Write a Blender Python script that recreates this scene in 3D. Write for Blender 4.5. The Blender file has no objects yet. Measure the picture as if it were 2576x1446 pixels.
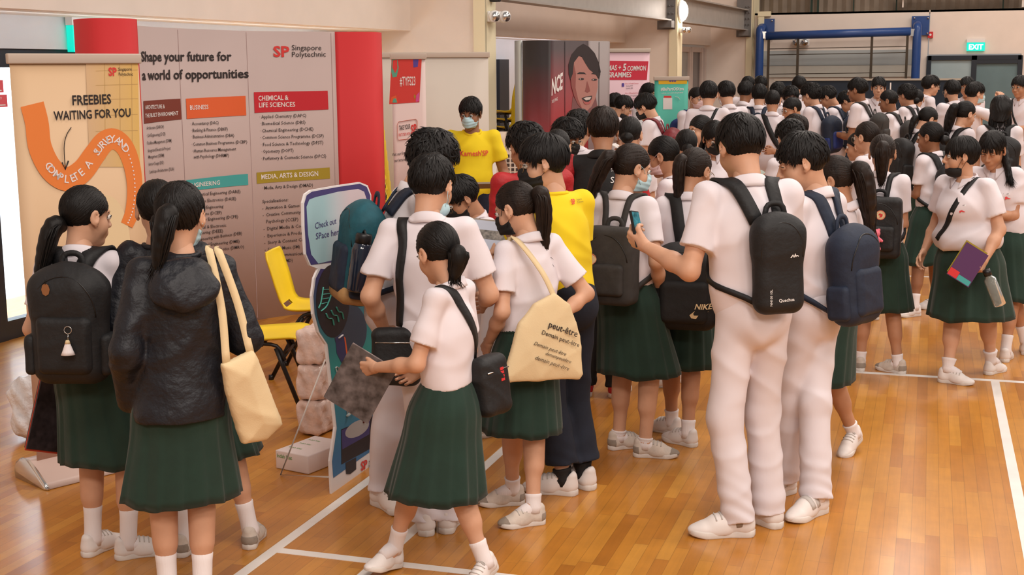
import bpy, math, random
import numpy as np
from mathutils import Matrix, Vector
random.seed(7); np.random.seed(7)
SC = bpy.context.scene
COL = SC.collection

# ------------------------------------------------------------------ camera
F, CX, CY, CAMH = 3284.0, 1288.0, 723.0, 1.95
RW = np.array([[0.95313704, 0.04324189, -0.29943267],
               [0.30245379, -0.15966813, 0.93969559],
               [-0.00717564, -0.98622321, -0.16526428]])
CAM = np.array([0, 0, CAMH])
cd = bpy.data.cameras.new('camera'); cd.sensor_width = 36; cd.lens = F / 2576 * 36
cd.clip_end = 200
cam = bpy.data.objects.new('camera', cd); COL.objects.link(cam)
mm = Matrix.Identity(4)
for i in range(3):
    mm[i][0] = RW[i, 0]; mm[i][1] = -RW[i, 1]; mm[i][2] = -RW[i, 2]; mm[i][3] = CAM[i]
cam.matrix_world = mm
SC.camera = cam

# ------------------------------------------------------------------ light, exposure
SC.view_settings.view_transform = 'Standard'
SC.view_settings.look = 'None'
SC.view_settings.gamma = 1
SC.view_settings.use_curve_mapping = False
SC.view_settings.exposure = 0.0
wd = bpy.data.worlds.new('daylight'); SC.world = wd; wd.use_nodes = True
bgn = wd.node_tree.nodes['Background']
bgn.inputs[0].default_value = (1.0, 0.95, 0.92, 1); bgn.inputs[1].default_value = 0.25

def area(name, loc, size, power, col, aim=(0, 0, -1)):
    l = bpy.data.lights.new(name, 'AREA'); l.shape = 'RECTANGLE'
    l.size, l.size_y = size; l.energy = power; l.color = col
    o = bpy.data.objects.new(name, l); COL.objects.link(o); o.location = loc
    o.rotation_euler = Vector(aim).to_track_quat('-Z', 'Y').to_euler()
    return o
WARM = (1.0, 0.88, 0.79)
for hy, hp in ((-5.0, 470), (1.5, 240), (9.0, 230), (16.5, 230), (24.0, 190)):
    for hx in (0.2, 4.8, 9.4):
        area('high_bay_lamp', (hx, hy, 7.6), (2.2, 2.2), hp, WARM)
area('yard_daylight', (-8.2, 9.8, 3.9), (7.0, 1.6), 900, (0.82, 0.92, 1.0), (-.35, 0, -1))
area('bay_fill', (-5.92, 9.0, 2.345), (7.0, .2), 13, (0.84, 0.93, 1.0), (-1, .06, -.45))  # unseen cool fill added under the soffit to brighten the rear wall
area('bay_fill', (-5.40, 17.2, 2.37), (5.0, .2), 16, (0.88, 0.90, 1.0), (-1, .06, -.45))  # second added fill, hidden by the lintel, lifts the next bay's recess

# ------------------------------------------------------------------ pixel helpers (floor and depth look-ups)
def ray(px, py): return RW @ np.array([px - CX, py - CY, F])
def ground(px, py, z=0.0):
    r = ray(px, py); return CAM + r * ((z - CAMH) / r[2])
def atdepth(px, py, d): return CAM + ray(px, py) * (d / F)
def onplane(px, py, p0, n):
    r = ray(px, py); n = np.asarray(n, float)
    return CAM + r * (((np.asarray(p0) - CAM) @ n) / (r @ n))
def proj(P):
    v = RW.T @ (np.asarray(P, float) - CAM)
    return CX + F * v[0] / v[2], CY + F * v[1] / v[2], v[2]

# ------------------------------------------------------------------ materials
_M = {}
def nd(nt, t, x=None, **kw):
    n = nt.nodes.new(t)
    for k, v in kw.items(): setattr(n, k, v)
    return n
def mat(name, col, rough=0.6, bump=None, var=0.0, vscale=8.0, metal=0.0, coat=0.0, emit=None, trans=0.0, alpha=1.0, spec=0.5, sheen=0.0, stretch=None, ior=1.45):
    if name in _M: return _M[name]
    m = bpy.data.materials.new(name); m.use_nodes = True; nt = m.node_tree
    b = nt.nodes['Principled BSDF']
    b.inputs['Base Color'].default_value = (*col, 1); b.inputs['Roughness'].default_value = rough
    b.inputs['Metallic'].default_value = metal; b.inputs['Coat Weight'].default_value = coat
    b.inputs['Specular IOR Level'].default_value = spec; b.inputs['IOR'].default_value = ior
    b.inputs['Sheen Weight'].default_value = sheen
    b.inputs['Transmission Weight'].default_value = trans; b.inputs['Alpha'].default_value = alpha
    if emit:
        b.inputs['Emission Color'].default_value = (*emit[0], 1); b.inputs['Emission Strength'].default_value = emit[1]
    tc = nd(nt, 'ShaderNodeTexCoord')
    vec = tc.outputs['Object']
    if stretch:
        mp = nd(nt, 'ShaderNodeMapping'); mp.inputs['Scale'].default_value = stretch
        nt.links.new(vec, mp.inputs['Vector']); vec = mp.outputs['Vector']
    if var:
        ns = nd(nt, 'ShaderNodeTexNoise'); ns.inputs['Scale'].default_value = vscale; ns.inputs['Detail'].default_value = 3
        nt.links.new(vec, ns.inputs['Vector'])
        rp = nd(nt, 'ShaderNodeMapRange'); rp.inputs['From Min'].default_value = .3; rp.inputs['From Max'].default_value = .7
        rp.inputs['To Min'].default_value = 1 - var; rp.inputs['To Max'].default_value = 1 + var
        nt.links.new(ns.outputs['Fac'], rp.inputs['Value'])
        mx = nd(nt, 'ShaderNodeVectorMath', operation='SCALE'); mx.inputs[0].default_value = col
        nt.links.new(rp.outputs[0], mx.inputs['Scale']); nt.links.new(mx.outputs[0], b.inputs['Base Color'])
    if bump:
        n2 = nd(nt, 'ShaderNodeTexNoise'); n2.inputs['Scale'].default_value = bump[0]; n2.inputs['Detail'].default_value = bump[3] if len(bump) > 3 else 4
        nt.links.new(vec, n2.inputs['Vector'])
        bp = nd(nt, 'ShaderNodeBump'); bp.inputs['Strength'].default_value = bump[1]; bp.inputs['Distance'].default_value = bump[2] if len(bump) > 2 else .01
        nt.links.new(n2.outputs['Fac'], bp.inputs['Height']); nt.links.new(bp.outputs[0], b.inputs['Normal'])
    _M[name] = m; return m

SKIN = {'l': mat('skin_light', (.60, .335, .215), .5, (60, .12, .004), .06, 12), 'm': mat('skin_tan', (.47, .235, .135), .5, (60, .12, .004), .06, 12),
        'b': mat('skin_brown', (.30, .135, .07), .5, (60, .12, .004), .06, 12), 'd': mat('skin_dark', (.13, .058, .034), .45, (60, .12, .004), .06, 12)}
HAIRM = mat('black_hair', (.0065, .0052, .0048), .48, (220, .35, .004), .4, 40, stretch=(1, 1, .12), spec=.28)
HAIRB = mat('brown_black_hair', (.016, .0095, .007), .48, (220, .35, .004), .4, 40, stretch=(1, 1, .12), spec=.28)
SHIRT = mat('white_shirt_cloth', (.74, .685, .725), .85, (7, .38, .030, 1.2), .025, 6)
SHIRTB = mat('white_shirt_cool', (.73, .70, .73), .85, (7, .38, .030, 1.2), .025, 6)
WTROU = mat('white_trouser_cloth', (.72, .665, .70), .85, (6, .35, .030, 1.2), .025, 6)
GREEN = mat('green_skirt_cloth', (.0085, .031, .0205), .85, (50, .15, .006), .10, 14, sheen=.12)
YELLOW = mat('yellow_tshirt_cloth', (.84, .62, .012), .85, (7, .38, .030, 1.2), .03, 6)
JEANS = mat('navy_denim', (.016, .024, .050), .85, (90, .2, .006), .2, 30)
NAVYT = mat('navy_trouser_cloth', (.011, .015, .028), .85, (50, .15, .006), .1, 20)
JACKET = mat('black_windbreaker', (.0065, .0075, .012), .52, (18, .45, .03), .15, 12)
BLACKC = mat('black_cloth', (.010, .0095, .010), .75, (40, .25, .01), .15, 20)
BLACKN = mat('black_nylon', (.0085, .0085, .0095), .62, (60, .25, .008), .15, 30)
GREYN = mat('charcoal_nylon', (.036, .033, .031), .8, (60, .2, .006), .12, 30)
NAVYN = mat('navy_nylon', (.012, .020, .042), .7, (60, .2, .008), .12, 30)
BLUEN = mat('blue_nylon', (.010, .024, .14), .6, (60, .2, .008), .12, 30)
TEALN = mat('teal_nylon', (.008, .085, .115), .7, (60, .2, .008), .12, 30)
TANN = mat('tan_nylon', (.42, .235, .09), .7, (60, .2, .008), .10, 30)
REDN = mat('red_cloth', (.42, .012, .016), .6, (22, .35, .02), .10, 20)
MAROON = mat('maroon_nylon', (.17, .012, .018), .5, (30, .35, .02), .15, 20)
CANVAS = mat('cream_canvas', (.72, .565, .335), .9, (200, .25, .003), .04, 6)
SOCKM = mat('white_rib_sock', (.80, .74, .74), .9, (160, .3, .004), .03, 10, stretch=(1, 1, .05))
SHOEM = mat('white_shoe_leather', (.76, .70, .67), .5, (40, .12, .004), .05, 14)
SHOEC = mat('worn_canvas_shoe', (.62, .54, .47), .8, (80, .25, .004), .14, 16)
SOLEM = mat('off_white_rubber', (.66, .60, .55), .6, (60, .15, .003), .08, 20)
GREYS = mat('grey_suede', (.30, .25, .205), .85, (120, .25, .003), .1, 30)
DARKSH = mat('dark_shoe_leather', (.025, .018, .016), .5, (60, .2, .004), .2, 20)
MASKW = mat('white_mask_fibre', (.78, .77, .78), .8, (90, .15, .003))
MASKP = mat('pink_mask_fibre', (.76, .55, .55), .8, (90, .15, .003))
MASKB = mat('blue_mask_fibre', (.46, .66, .72), .8, (90, .15, .003))
MASKK = mat('black_mask_fibre', (.010, .009, .009), .75, (90, .15, .003))
EYEW = mat('eye_white', (.70, .66, .62), .3); IRIS = mat('dark_iris', (.012, .007, .005), .2)
LIPM = mat('lip_skin', (.40, .13, .11), .45); BROW = mat('eyebrow_hair', (.014, .010, .008), .7)
METAL = mat('polished_metal', (.72, .70, .68), .22, metal=1.0); BRASS = mat('thin_metal_frame', (.45, .36, .25), .3, metal=1.0)
PLASTK = mat('black_plastic', (.012, .012, .013), .35)
WHITEP = mat('white_paint_print', (.82, .80, .78), .6); REDP = mat('red_print', (.62, .028, .030), .6)

# ------------------------------------------------------------------ mesh building
class MB:
    def __init__(s): s.V = []; s.F = []; s.n = 0; s.mats = []
    def mi(s, m):
        if m not in s.mats: s.mats.append(m)
        return s.mats.index(m)
    def add(s, V, F, m, flat=False):
        V = np.asarray(V, float).reshape(-1, 3); i = s.mi(m)
        if isinstance(F, np.ndarray): s.F.append((F + s.n, i, flat))
        else:
            by = {}
            for f in F: by.setdefault(len(f), []).append(f)
            for k in by: s.F.append((np.array(by[k]) + s.n, i, flat))
        s.V.append(V); s.n += len(V); return s
    def box(s, c, h, m, R=None, bev=0.0):
        h = np.asarray(h, float); c = np.asarray(c, float); R = np.eye(3) if R is None else R
        if bev <= 0:
            V = np.array([[x, y, z] for x in (-1, 1) for y in (-1, 1) for z in (-1, 1)]) * h
            Fq = [(0, 1, 3, 2), (4, 6, 7, 5), (0, 4, 5, 1), (2, 3, 7, 6), (0, 2, 6, 4), (1, 5, 7, 3)]
            return s.add(V @ R.T + c, np.array(Fq), m, True)
        bm = __import__('bmesh').new(); import bmesh
        bmesh.ops.create_cube(bm, size=2)
        for v in bm.verts: v.co = Vector((v.co.x * h[0], v.co.y * h[1], v.co.z * h[2]))
        bmesh.ops.bevel(bm, geom=list(bm.edges), offset=bev, segments=2, affect='EDGES', profile=.6)
        bm.verts.index_update(); V = np.array([v.co[:] for v in bm.verts]); Fq = [tuple(v.index for v in f.verts) for f in bm.faces]; bm.free()
        return s.add(V @ R.T + c, Fq, m)
    def tube(s, pts, rad, m, n=8, cap=True, flat=None, up=None):
        V, Fq = tube(pts, rad, n, cap, flat, up); return s.add(V, Fq, m)
    def build(s, name, parent=None, origin=None, kind=None):
        V = np.concatenate(s.V).astype(np.float32)
        if origin is not None: V = V - np.asarray(origin, np.float32)
        me = bpy.data.meshes.new(name)
        me.vertices.add(len(V)); me.vertices.foreach_set('co', V.ravel())
        lens = np.concatenate([np.full(len(f), f.shape[1]) for f, _, _ in s.F])
        loops = np.concatenate([f.ravel() for f, _, _ in s.F]).astype(np.int32)
        mis = np.concatenate([np.full(len(f), i) for f, i, _ in s.F]).astype(np.int32)
        sm = np.concatenate([np.full(len(f), not fl) for f, _, fl in s.F])
        me.loops.add(len(loops)); me.loops.foreach_set('vertex_index', loops)
        st = np.zeros(len(lens), np.int32); st[1:] = np.cumsum(lens)[:-1]
        me.polygons.add(len(lens)); me.polygons.foreach_set('loop_start', st)
        me.update(calc_edges=True)
        me.polygons.foreach_set('material_index', mis); me.polygons.foreach_set('use_smooth', sm)
        for m in s.mats: me.materials.append(m)
        me.validate()
        o = bpy.data.objects.new(name, me); COL.objects.link(o)
        if parent is not None: o.parent = parent
        if origin is not None and parent is None: o.location = Vector(origin)
        if kind: o['kind'] = kind
        return o

def tube(pts, rad, n=8, cap=True, flat=None, up=None):
    pts = np.asarray(pts, float); N = len(pts)
    rad = np.full(N, rad) if np.isscalar(rad) else np.asarray(rad, float)
    T = np.gradient(pts, axis=0); T /= np.linalg.norm(T, axis=1)[:, None] + 1e-9
    u = np.array(up if up is not None else ((0, 0, 1) if abs(T[0][2]) < .9 else (1, 0, 0)), float)
    V = []
    for i in range(N):
        b = np.cross(T[i], u); b /= np.linalg.norm(b) + 1e-9; u = np.cross(b, T[i])
        f = flat if flat else 1.0
        a = np.arange(n) * 2 * math.pi / n
        V.append(pts[i] + rad[i] * (np.outer(np.cos(a), b) + f * np.outer(np.sin(a), u)))
    V = np.concatenate(V); Fq = []
    for i in range(N - 1):
        for j in range(n):
            k = (j + 1) % n; Fq.append((i * n + j, i * n + k, (i + 1) * n + k, (i + 1) * n + j))
    if cap: Fq.append(tuple(range(n - 1, -1, -1))); Fq.append(tuple(range((N - 1) * n, N * n)))
    return V, Fq

def ribbon(pts, nrm, w, t):
    """flat strap: a thin rectangular section swept along pts with given outward normals"""
    pts = np.asarray(pts); N = len(pts); T = np.gradient(pts, axis=0); T /= np.linalg.norm(T, axis=1)[:, None] + 1e-9
    nrm = nrm - (nrm * T).sum(1)[:, None] * T; nrm /= np.linalg.norm(nrm, axis=1)[:, None] + 1e-9
    S = np.cross(T, nrm); w = np.full(N, w) if np.isscalar(w) else w
    V = []
    for i in range(N):
        a = S[i] * w[i] / 2; b = nrm[i] * t / 2
        V += [pts[i] - a - b, pts[i] + a - b, pts[i] + a + b, pts[i] - a + b]
    Fq = [(i * 4 + j, i * 4 + (j + 1) % 4, i * 4 + 4 + (j + 1) % 4, i * 4 + 4 + j) for i in range(N - 1) for j in range(4)]
    Fq += [(3, 2, 1, 0), (N * 4 - 4, N * 4 - 3, N * 4 - 2, N * 4 - 1)]
    return np.array(V), Fq

def crom(P, n):
    P = np.asarray(P, float); Q = np.vstack([2 * P[0] - P[1], P, 2 * P[-1] - P[-2]]); out = []
    seg = len(P) - 1
    for u in np.linspace(0, seg, n):
        i = min(int(u), seg - 1); t = u - i; a, b, c, d = Q[i:i + 4]
        out.append(.5 * ((2 * b) + (c - a) * t + (2 * a - 5 * b + 4 * c - d) * t * t + (-a + 3 * b - 3 * c + d) * t ** 3))
    return np.array(out)

# ------------------------------------------------------------------ signed distance modelling
class RC:
    def __init__(s, a, b, ra, rb):
        s.a = np.asarray(a, float); s.b = np.asarray(b, float); s.ra, s.rb = ra, rb
        s.lo = np.minimum(s.a - ra, s.b - rb); s.hi = np.maximum(s.a + ra, s.b + rb)
    def f(s, x, y, z):
        ba = s.b - s.a; bb = ba @ ba + 1e-12; px, py, pz = x - s.a[0], y - s.a[1], z - s.a[2]
        t = np.clip((px * ba[0] + py * ba[1] + pz * ba[2]) / bb, 0, 1)
        return np.sqrt((px - t * ba[0]) ** 2 + (py - t * ba[1]) ** 2 + (pz - t * ba[2]) ** 2) - (s.ra + t * (s.rb - s.ra))
class EL:
    def __init__(s, c, r, R=None):
        s.c = np.asarray(c, float); s.r = np.asarray(r, float); s.R = R
        m = np.full(3, s.r.max()) if R is not None else s.r
        s.lo = s.c - m; s.hi = s.c + m
    def f(s, x, y, z):
        q = [x - s.c[0], y - s.c[1], z - s.c[2]]
        if s.R is not None: q = [s.R[0, k] * q[0] + s.R[1, k] * q[1] + s.R[2, k] * q[2] for k in range(3)]
        k0 = np.sqrt(sum((q[k] / s.r[k]) ** 2 for k in range(3))); k1 = np.sqrt(sum((q[k] / s.r[k] ** 2) ** 2 for k in range(3))) + 1e-9
        return k0 * (k0 - 1) / k1
class BX:
    def __init__(s, c, h, R=None, rd=.01):
        s.c = np.asarray(c, float); s.h = np.asarray(h, float); s.R = R; s.rd = rd
        m = np.full(3, np.linalg.norm(s.h)) if R is not None else s.h
        s.lo = s.c - m; s.hi = s.c + m
    def f(s, x, y, z):
        q = [x - s.c[0], y - s.c[1], z - s.c[2]]
        if s.R is not None: q = [s.R[0, k] * q[0] + s.R[1, k] * q[1] + s.R[2, k] * q[2] for k in range(3)]
        q = [np.abs(q[k]) - s.h[k] + s.rd for k in range(3)]
        o = np.sqrt(sum(np.maximum(a, 0) ** 2 for a in q)); return o + np.minimum(np.maximum(np.maximum(q[0], q[1]), q[2]), 0) - s.rd
class PG:
    """pillow: polygon outline in the plane (ex, ez) through c, thickness along ey"""
    def __init__(s, c, pts, R, t0, t1, fall=.09):
        s.c = np.asarray(c, float); s.p = np.asarray(pts, float); s.R = R; s.t0, s.t1, s.fall = t0, t1, fall
        m = np.abs(s.p).max() * 1.2 + t0 + t1; s.lo = s.c - m; s.hi = s.c + m
    def f(s, x, y, z):
        q = [x - s.c[0], y - s.c[1], z - s.c[2]]
        u, w, v = [s.R[0, k] * q[0] + s.R[1, k] * q[1] + s.R[2, k] * q[2] for k in range(3)]
        d = np.full(np.broadcast(u, v).shape, 1e9); sg = np.ones_like(d); n = len(s.p)
        for i in range(n):
            a, b = s.p[i], s.p[i - 1]; ex, ey = b - a; wx, wy = u - a[0], v - a[1]
            t = np.clip((wx * ex + wy * ey) / (ex * ex + ey * ey), 0, 1)
            d = np.minimum(d, (wx - ex * t) ** 2 + (wy - ey * t) ** 2)
            c1 = v >= a[1]; c2 = v < b[1]; c3 = ex * wy > ey * wx
            sg = np.where((c1 & c2 & c3) | (~c1 & ~c2 & ~c3), -sg, sg)
        d2 = sg * np.sqrt(d); th = s.t0 + s.t1 * np.sqrt(np.clip(-d2 / s.fall, 0, 1))
        dz = np.abs(w) - th
        return np.maximum(d2, dz) * .8 + .2 * np.sqrt(np.maximum(d2, 0) ** 2 + np.maximum(dz, 0) ** 2)

def fld(ops, P):
    x, y, z = P[:, 0], P[:, 1], P[:, 2]; D = np.full(len(P), 1.0)
    for op in ops: D = _ap(op, D, x, y, z)
    return D
def _ap(op, D, x, y, z):
    if op[0] == 'u':
        d = op[1].f(x, y, z); k = op[2]; h = np.maximum(k - np.abs(D - d), 0) / k; return np.minimum(D, d) - h * h * k / 4
    if op[0] == 's':
        d = -op[1].f(x, y, z); k = op[2]; h = np.maximum(k - np.abs(D - d), 0) / k; return np.maximum(D, d) + h * h * k / 4
    if op[0] == 'h':
        p, n = op[1], op[2]; return np.maximum(D, (x - p[0]) * n[0] + (y - p[1]) * n[1] + (z - p[2]) * n[2])
    if op[0] == 'i': return np.maximum(D, op[1].f(x, y, z))
def fgrad(ops, P, e=.004):
    g = np.stack([fld(ops, P + np.eye(3)[k] * e) - fld(ops, P - np.eye(3)[k] * e) for k in range(3)], 1)
    return g / (np.linalg.norm(g, axis=1)[:, None] + 1e-9)

def sdfmesh(ops, vox, disp=None):
    lo = np.min([o[1].lo for o in ops if o[0] == 'u'], 0) - 3 * vox; hi = np.max([o[1].hi for o in ops if o[0] == 'u'], 0) + 3 * vox
    n = np.ceil((hi - lo) / vox).astype(int) + 1
    ax = [(lo[k] + vox * np.arange(n[k])).astype(np.float32) for k in range(3)]
    D = np.full(n, 1.0, np.float32)
    for op in ops:
        if op[0] in 'us':
            m = op[2] * .6 + 2.6 * vox
            a = np.maximum(np.floor((op[1].lo - m - lo) / vox).astype(int), 0); b = np.minimum(np.ceil((op[1].hi + m - lo) / vox).astype(int) + 1, n)
            if (b <= a).any(): continue
        else: a = np.zeros(3, int); b = n
        sl = tuple(slice(a[k], b[k]) for k in range(3))
        D[sl] = _ap(op, D[sl], ax[0][sl[0], None, None], ax[1][None, sl[1], None], ax[2][None, None, sl[2]])
    if disp is not None:
        ii = np.nonzero(np.abs(D) < .05)
        D[ii] += disp(ax[0][ii[0]], ax[1][ii[1]], ax[2][ii[2]])
    return snets(D, lo, vox)

def snets(D, lo, vox):
    S = D < 0
    cnt = np.zeros(np.array(D.shape) - 1, np.int8)
    for a in (0, 1):
        for b in (0, 1):
            for c in (0, 1): cnt += S[a:a + cnt.shape[0], b:b + cnt.shape[1], c:c + cnt.shape[2]]
    act = (cnt > 0) & (cnt < 8); I = np.stack(np.nonzero(act), 1); N = len(I)
    idx = np.full(cnt.shape, -1, np.int32); idx[act] = np.arange(N)
    co = {(a, b, c): D[I[:, 0] + a, I[:, 1] + b, I[:, 2] + c] for a in (0, 1) for b in (0, 1) for c in (0, 1)}
    acc = np.zeros((N, 3)); w = np.zeros(N)
    ks = list(co)
    for p in ks:
        for k in range(3):
            if p[k] == 0:
                q = list(p); q[k] = 1; q = tuple(q); A, B = co[p], co[q]; m = (A < 0) != (B < 0)
                t = np.where(m, A / np.where(A - B == 0, 1, A - B), 0)
                pt = np.tile(np.array(p, float), (N, 1)); pt[:, k] += t
                acc[m] += pt[m]; w[m] += 1
    V = lo + vox * (I + acc / w[:, None])
    Fs = []
    for k in range(3):
        u, v = (k + 1) % 3, (k + 2) % 3
        sl0 = [slice(None)] * 3; sl1 = [slice(None)] * 3; sl0[k] = slice(0, -1); sl1[k] = slice(1, None)
        A = S[tuple(sl0)]; B = S[tuple(sl1)]; E = np.stack(np.nonzero(A != B), 1)
        E = E[(E[:, u] > 0) & (E[:, v] > 0) & (E[:, u] < cnt.shape[u]) & (E[:, v] < cnt.shape[v])]
        if not len(E): continue
        def g(du, dv):
            e = E.copy(); e[:, u] -= du; e[:, v] -= dv; return idx[e[:, 0], e[:, 1], e[:, 2]]
        q = np.stack([g(1, 1), g(0, 1), g(0, 0), g(1, 0)], 1)
        fl = ~S[E[:, 0], E[:, 1], E[:, 2]]
        q[fl] = q[fl][:, ::-1]; Fs.append(q[(q >= 0).all(1)])
    return V, np.concatenate(Fs)

def rx(d): a = math.radians(d); c, s = math.cos(a), math.sin(a); return np.array([[1, 0, 0], [0, c, -s], [0, s, c]])
def ry(d): a = math.radians(d); c, s = math.cos(a), math.sin(a); return np.array([[c, 0, s], [0, 1, 0], [-s, 0, c]])
def rz(d): a = math.radians(d); c, s = math.cos(a), math.sin(a); return np.array([[c, -s, 0], [s, c, 0], [0, 0, 1]])
def unit(v): v = np.asarray(v, float); return v / (np.linalg.norm(v) + 1e-9)
def M4(R, t, s=1.0):
    m = Matrix.Identity(4)
    for i in range(3):
        for j in range(3): m[i][j] = R[i][j] * s
        m[i][3] = t[i]
    return m
def tag(o, label, cat, group=None, kind=None):
    o['label'] = label; o['category'] = cat
    if group: o['group'] = group
    if kind: o['kind'] = kind
    return o
def empty(name, loc, rotz=0.0):
    o = bpy.data.objects.new(name, None); COL.objects.link(o); o.location = Vector(loc); o.rotation_euler = (0, 0, rotz); o.empty_display_size = .1
    return o

_T = {}
def textgeo(body, bold=0.0, align='LEFT', res=2, spacing=1.0, extr=0.0, shear=0.0):
    """lettering of size 1 as (verts, tris) in the XY plane"""
    k = (body, bold, align, res, spacing, shear)
    if k in _T: return _T[k]
    c = bpy.data.curves.new('lettering', 'FONT'); c.body = body; c.size = 1; c.align_x = align; c.resolution_u = res
    c.offset = bold; c.space_character = spacing; c.shear = shear
    o = bpy.data.objects.new('lettering', c); me = bpy.data.meshes.new_from_object(o)
    V = np.array([v.co[:] for v in me.vertices]).reshape(-1, 3); Fq = [tuple(p.vertices) for p in me.polygons]
    bpy.data.objects.remove(o); bpy.data.curves.remove(c); bpy.data.meshes.remove(me)
    _T[k] = (V, Fq); return _T[k]

# ================================================================== people: prototypes in the head frame (forward +Y, up +Z, ear level at the origin)
_P = {}
CAPC = np.array([0, -.013, .030])
def head_proto(fem):
    k = ('head', fem)
    if k in _P: return _P[k]
    j = .93 if fem else 1.0
    ops = [('u', EL((0, -.013, .028), (.073, .090, .086)), .02),
           ('u', EL((0, .022, -.045), (.056 * j, .064, .072)), .03),
           ('u', EL((0, .066, -.097), (.021 * j, .018, .016)), .03),
           ('u', EL((.034, .048, -.036), (.026, .026, .030)), .025), ('u', EL((-.034, .048, -.036), (.026, .026, .030)), .025),
           ('u', RC((-.034, .070, .024), (.034, .070, .024), .011, .011), .02),
           ('s', EL((.031, .096, .005), (.017, .014, .011)), .012), ('s', EL((-.031, .096, .005), (.017, .014, .011)), .012),
           ('u', RC((0, .084, .010), (0, .104, -.027), .007, .0105), .012),
           ('u', EL((.011, .096, -.031), (.0085, .010, .008)), .008), ('u', EL((-.011, .096, -.031), (.0085, .010, .008)), .008),
           ('u', EL((0, .083, -.060), (.026, .012, .018)), .014)]
    for s in (1, -1):
        E_ = rz(-s * 24)
        ops += [('u', EL((s * .080, -.008, -.002), (.007, .020, .031), E_), .006), ('s', EL((s * .088, -.002, .002), (.006, .011, .019), E_), .006),
                ('u', EL((s * .076, .002, -.030), (.007, .009, .010)), .006)]
    ops += [('u', RC((0, -.022, -.055), (0, -.030, -.120), .050 * j, .047 * j), .03)]
    V, Fq = sdfmesh(ops, .0042)
    _P[k] = (V, Fq); return _P[k]

def face_parts():
    """eyes, lids, brows and lips as (V, F, key) in the head frame"""
    if 'face' in _P: return _P['face']
    out = []
    def ball(c, r, u0, u1, n=12, m=8):
        V, Fq = [], []
        for i in range(m + 1):
            th = u0 + (u1 - u0) * i / m
            for k in range(n):
                a = 2 * math.pi * k / n; V.append((c[0] + r * math.sin(th) * math.cos(a), c[1] + r * math.cos(th), c[2] + r * math.sin(th) * math.sin(a)))
        for i in range(m):
            for k in range(n): Fq.append((i * n + k, i * n + (k + 1) % n, (i + 1) * n + (k + 1) % n, (i + 1) * n + k))
        return np.array(V), Fq
    for s in (1, -1):
        c = (s * .031, .0775, .005)
        V, Fq = ball(c, .0125, 0.0, 2.2); out.append((V, Fq, 'w'))
        V, Fq = ball(c, .0129, 0.0, .50, 12, 3); out.append((V, Fq, 'i'))
        lid = [(s * (.031 + .0145 * math.cos(a)), .0775 + .0135 * abs(math.sin(a)) ** .5 - .002, .0062 + .0062 * math.sin(a)) for a in np.linspace(0.05, math.pi - .05, 8)]
        V, Fq = tube(lid, .0016, 5); out.append((V, Fq, 'b'))
        br = [(s * x, y, z) for x, y, z in ((.014, .0835, .0225), (.026, .0835, .0275), (.038, .0775, .0270), (.049, .066, .0215))]
        V, Fq = tube(crom(br, 8), [.0022, .0034, .0036, .0036, .0034, .003, .0024, .0012], 6); out.append((V, Fq, 'b'))
    up = [(x, .0915 - abs(x) * .28, -.0545 + (.0012 if abs(x) < .008 and abs(x) > .002 else -.0005) - abs(x) * .10) for x in np.linspace(-.022, .022, 9)]
    V, Fq = tube(up, [.001, .0026, .0036, .0042, .0038, .0042, .0036, .0026, .001], 6); out.append((V, Fq, 'l'))
    dn = [(x, .0905 - abs(x) * .26, -.0625 + abs(x) * .12) for x in np.linspace(-.019, .019, 9)]
    V, Fq = tube(dn, [.001, .003, .0042, .005, .0052, .005, .0042, .003, .001], 6); out.append((V, Fq, 'l'))
    _P['face'] = out; return out

def cap_clip(P):  # > 0 on the bare side of the hairline
    return .645 * (P[:, 1] - .006) - .764 * (P[:, 2] + .008)

def strands(N, seed, r, flow, L, w, lift, fringe=.0, napez=-.075, steps=6, spread=.0):
    rs = np.random.RandomState(seed)
    d = rs.normal(size=(N * 4, 3)); d /= np.linalg.norm(d, axis=1)[:, None]
    P = CAPC + d * r; ok = (cap_clip(P) < .0) & (P[:, 2] > -.062); P = P[ok][:N]; N = len(P)
    Ls = L * rs.uniform(.7, 1.25, N); tr = [P.copy()]; off = rs.uniform(.0, lift, N); out = np.zeros(N)
    jit = rs.normal(size=(N, 3)) * spread
    for i in range(steps):
        nr = (P - CAPC) / r ** 2; nr /= np.linalg.norm(nr, axis=1)[:, None]
        f = flow(P) + jit; f -= (f * nr).sum(1)[:, None] * nr; f /= np.linalg.norm(f, axis=1)[:, None] + 1e-9
        P = P + f * (Ls / steps)[:, None]
        q = (P - CAPC) / r; ql = np.linalg.norm(q, axis=1)[:, None]
        P = CAPC + q / ql * r * (1 + off[:, None] * (i + 1) / steps / r[0])
        tr.append(P.copy())
    tr = np.stack(tr, 1); V, Fq = [], []
    c = np.stack([cap_clip(tr[:, i]) for i in range(steps + 1)], 1)
    for k in range(N):
        p = tr[k]; lim = fringe if p[-1][1] > .03 else .004
        m = steps + 1
        for i in range(steps + 1):
            if c[k, i] > lim * 0.75 or p[i][2] < (napez if p[i][1] < .0 else -.075) or (abs(p[i][0]) > .052 and -.034 < p[i][1] < .026 and p[i][2] < .026): m = i + 1; break
        if m < 3: continue
        p = p[:m]; T = np.gradient(p, axis=0); nr = (p - CAPC) / r ** 2; nr /= np.linalg.norm(nr, axis=1)[:, None]
        S = np.cross(T, nr); S /= np.linalg.norm(S, axis=1)[:, None] + 1e-9; b = len(V)
        for i in range(m):
            ww = w * (1 - (i / (m - 1)) ** 2) * (.45 if i == 0 else 1) + .0003
            V += [p[i] - S[i] * ww, p[i] + nr[i] * ww * .7, p[i] + S[i] * ww]
        for i in range(m - 1):
            a = b + i * 3; Fq += [(a, a + 1, a + 4, a + 3), (a + 1, a + 2, a + 5, a + 4)]
    return np.array(V), Fq

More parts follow.
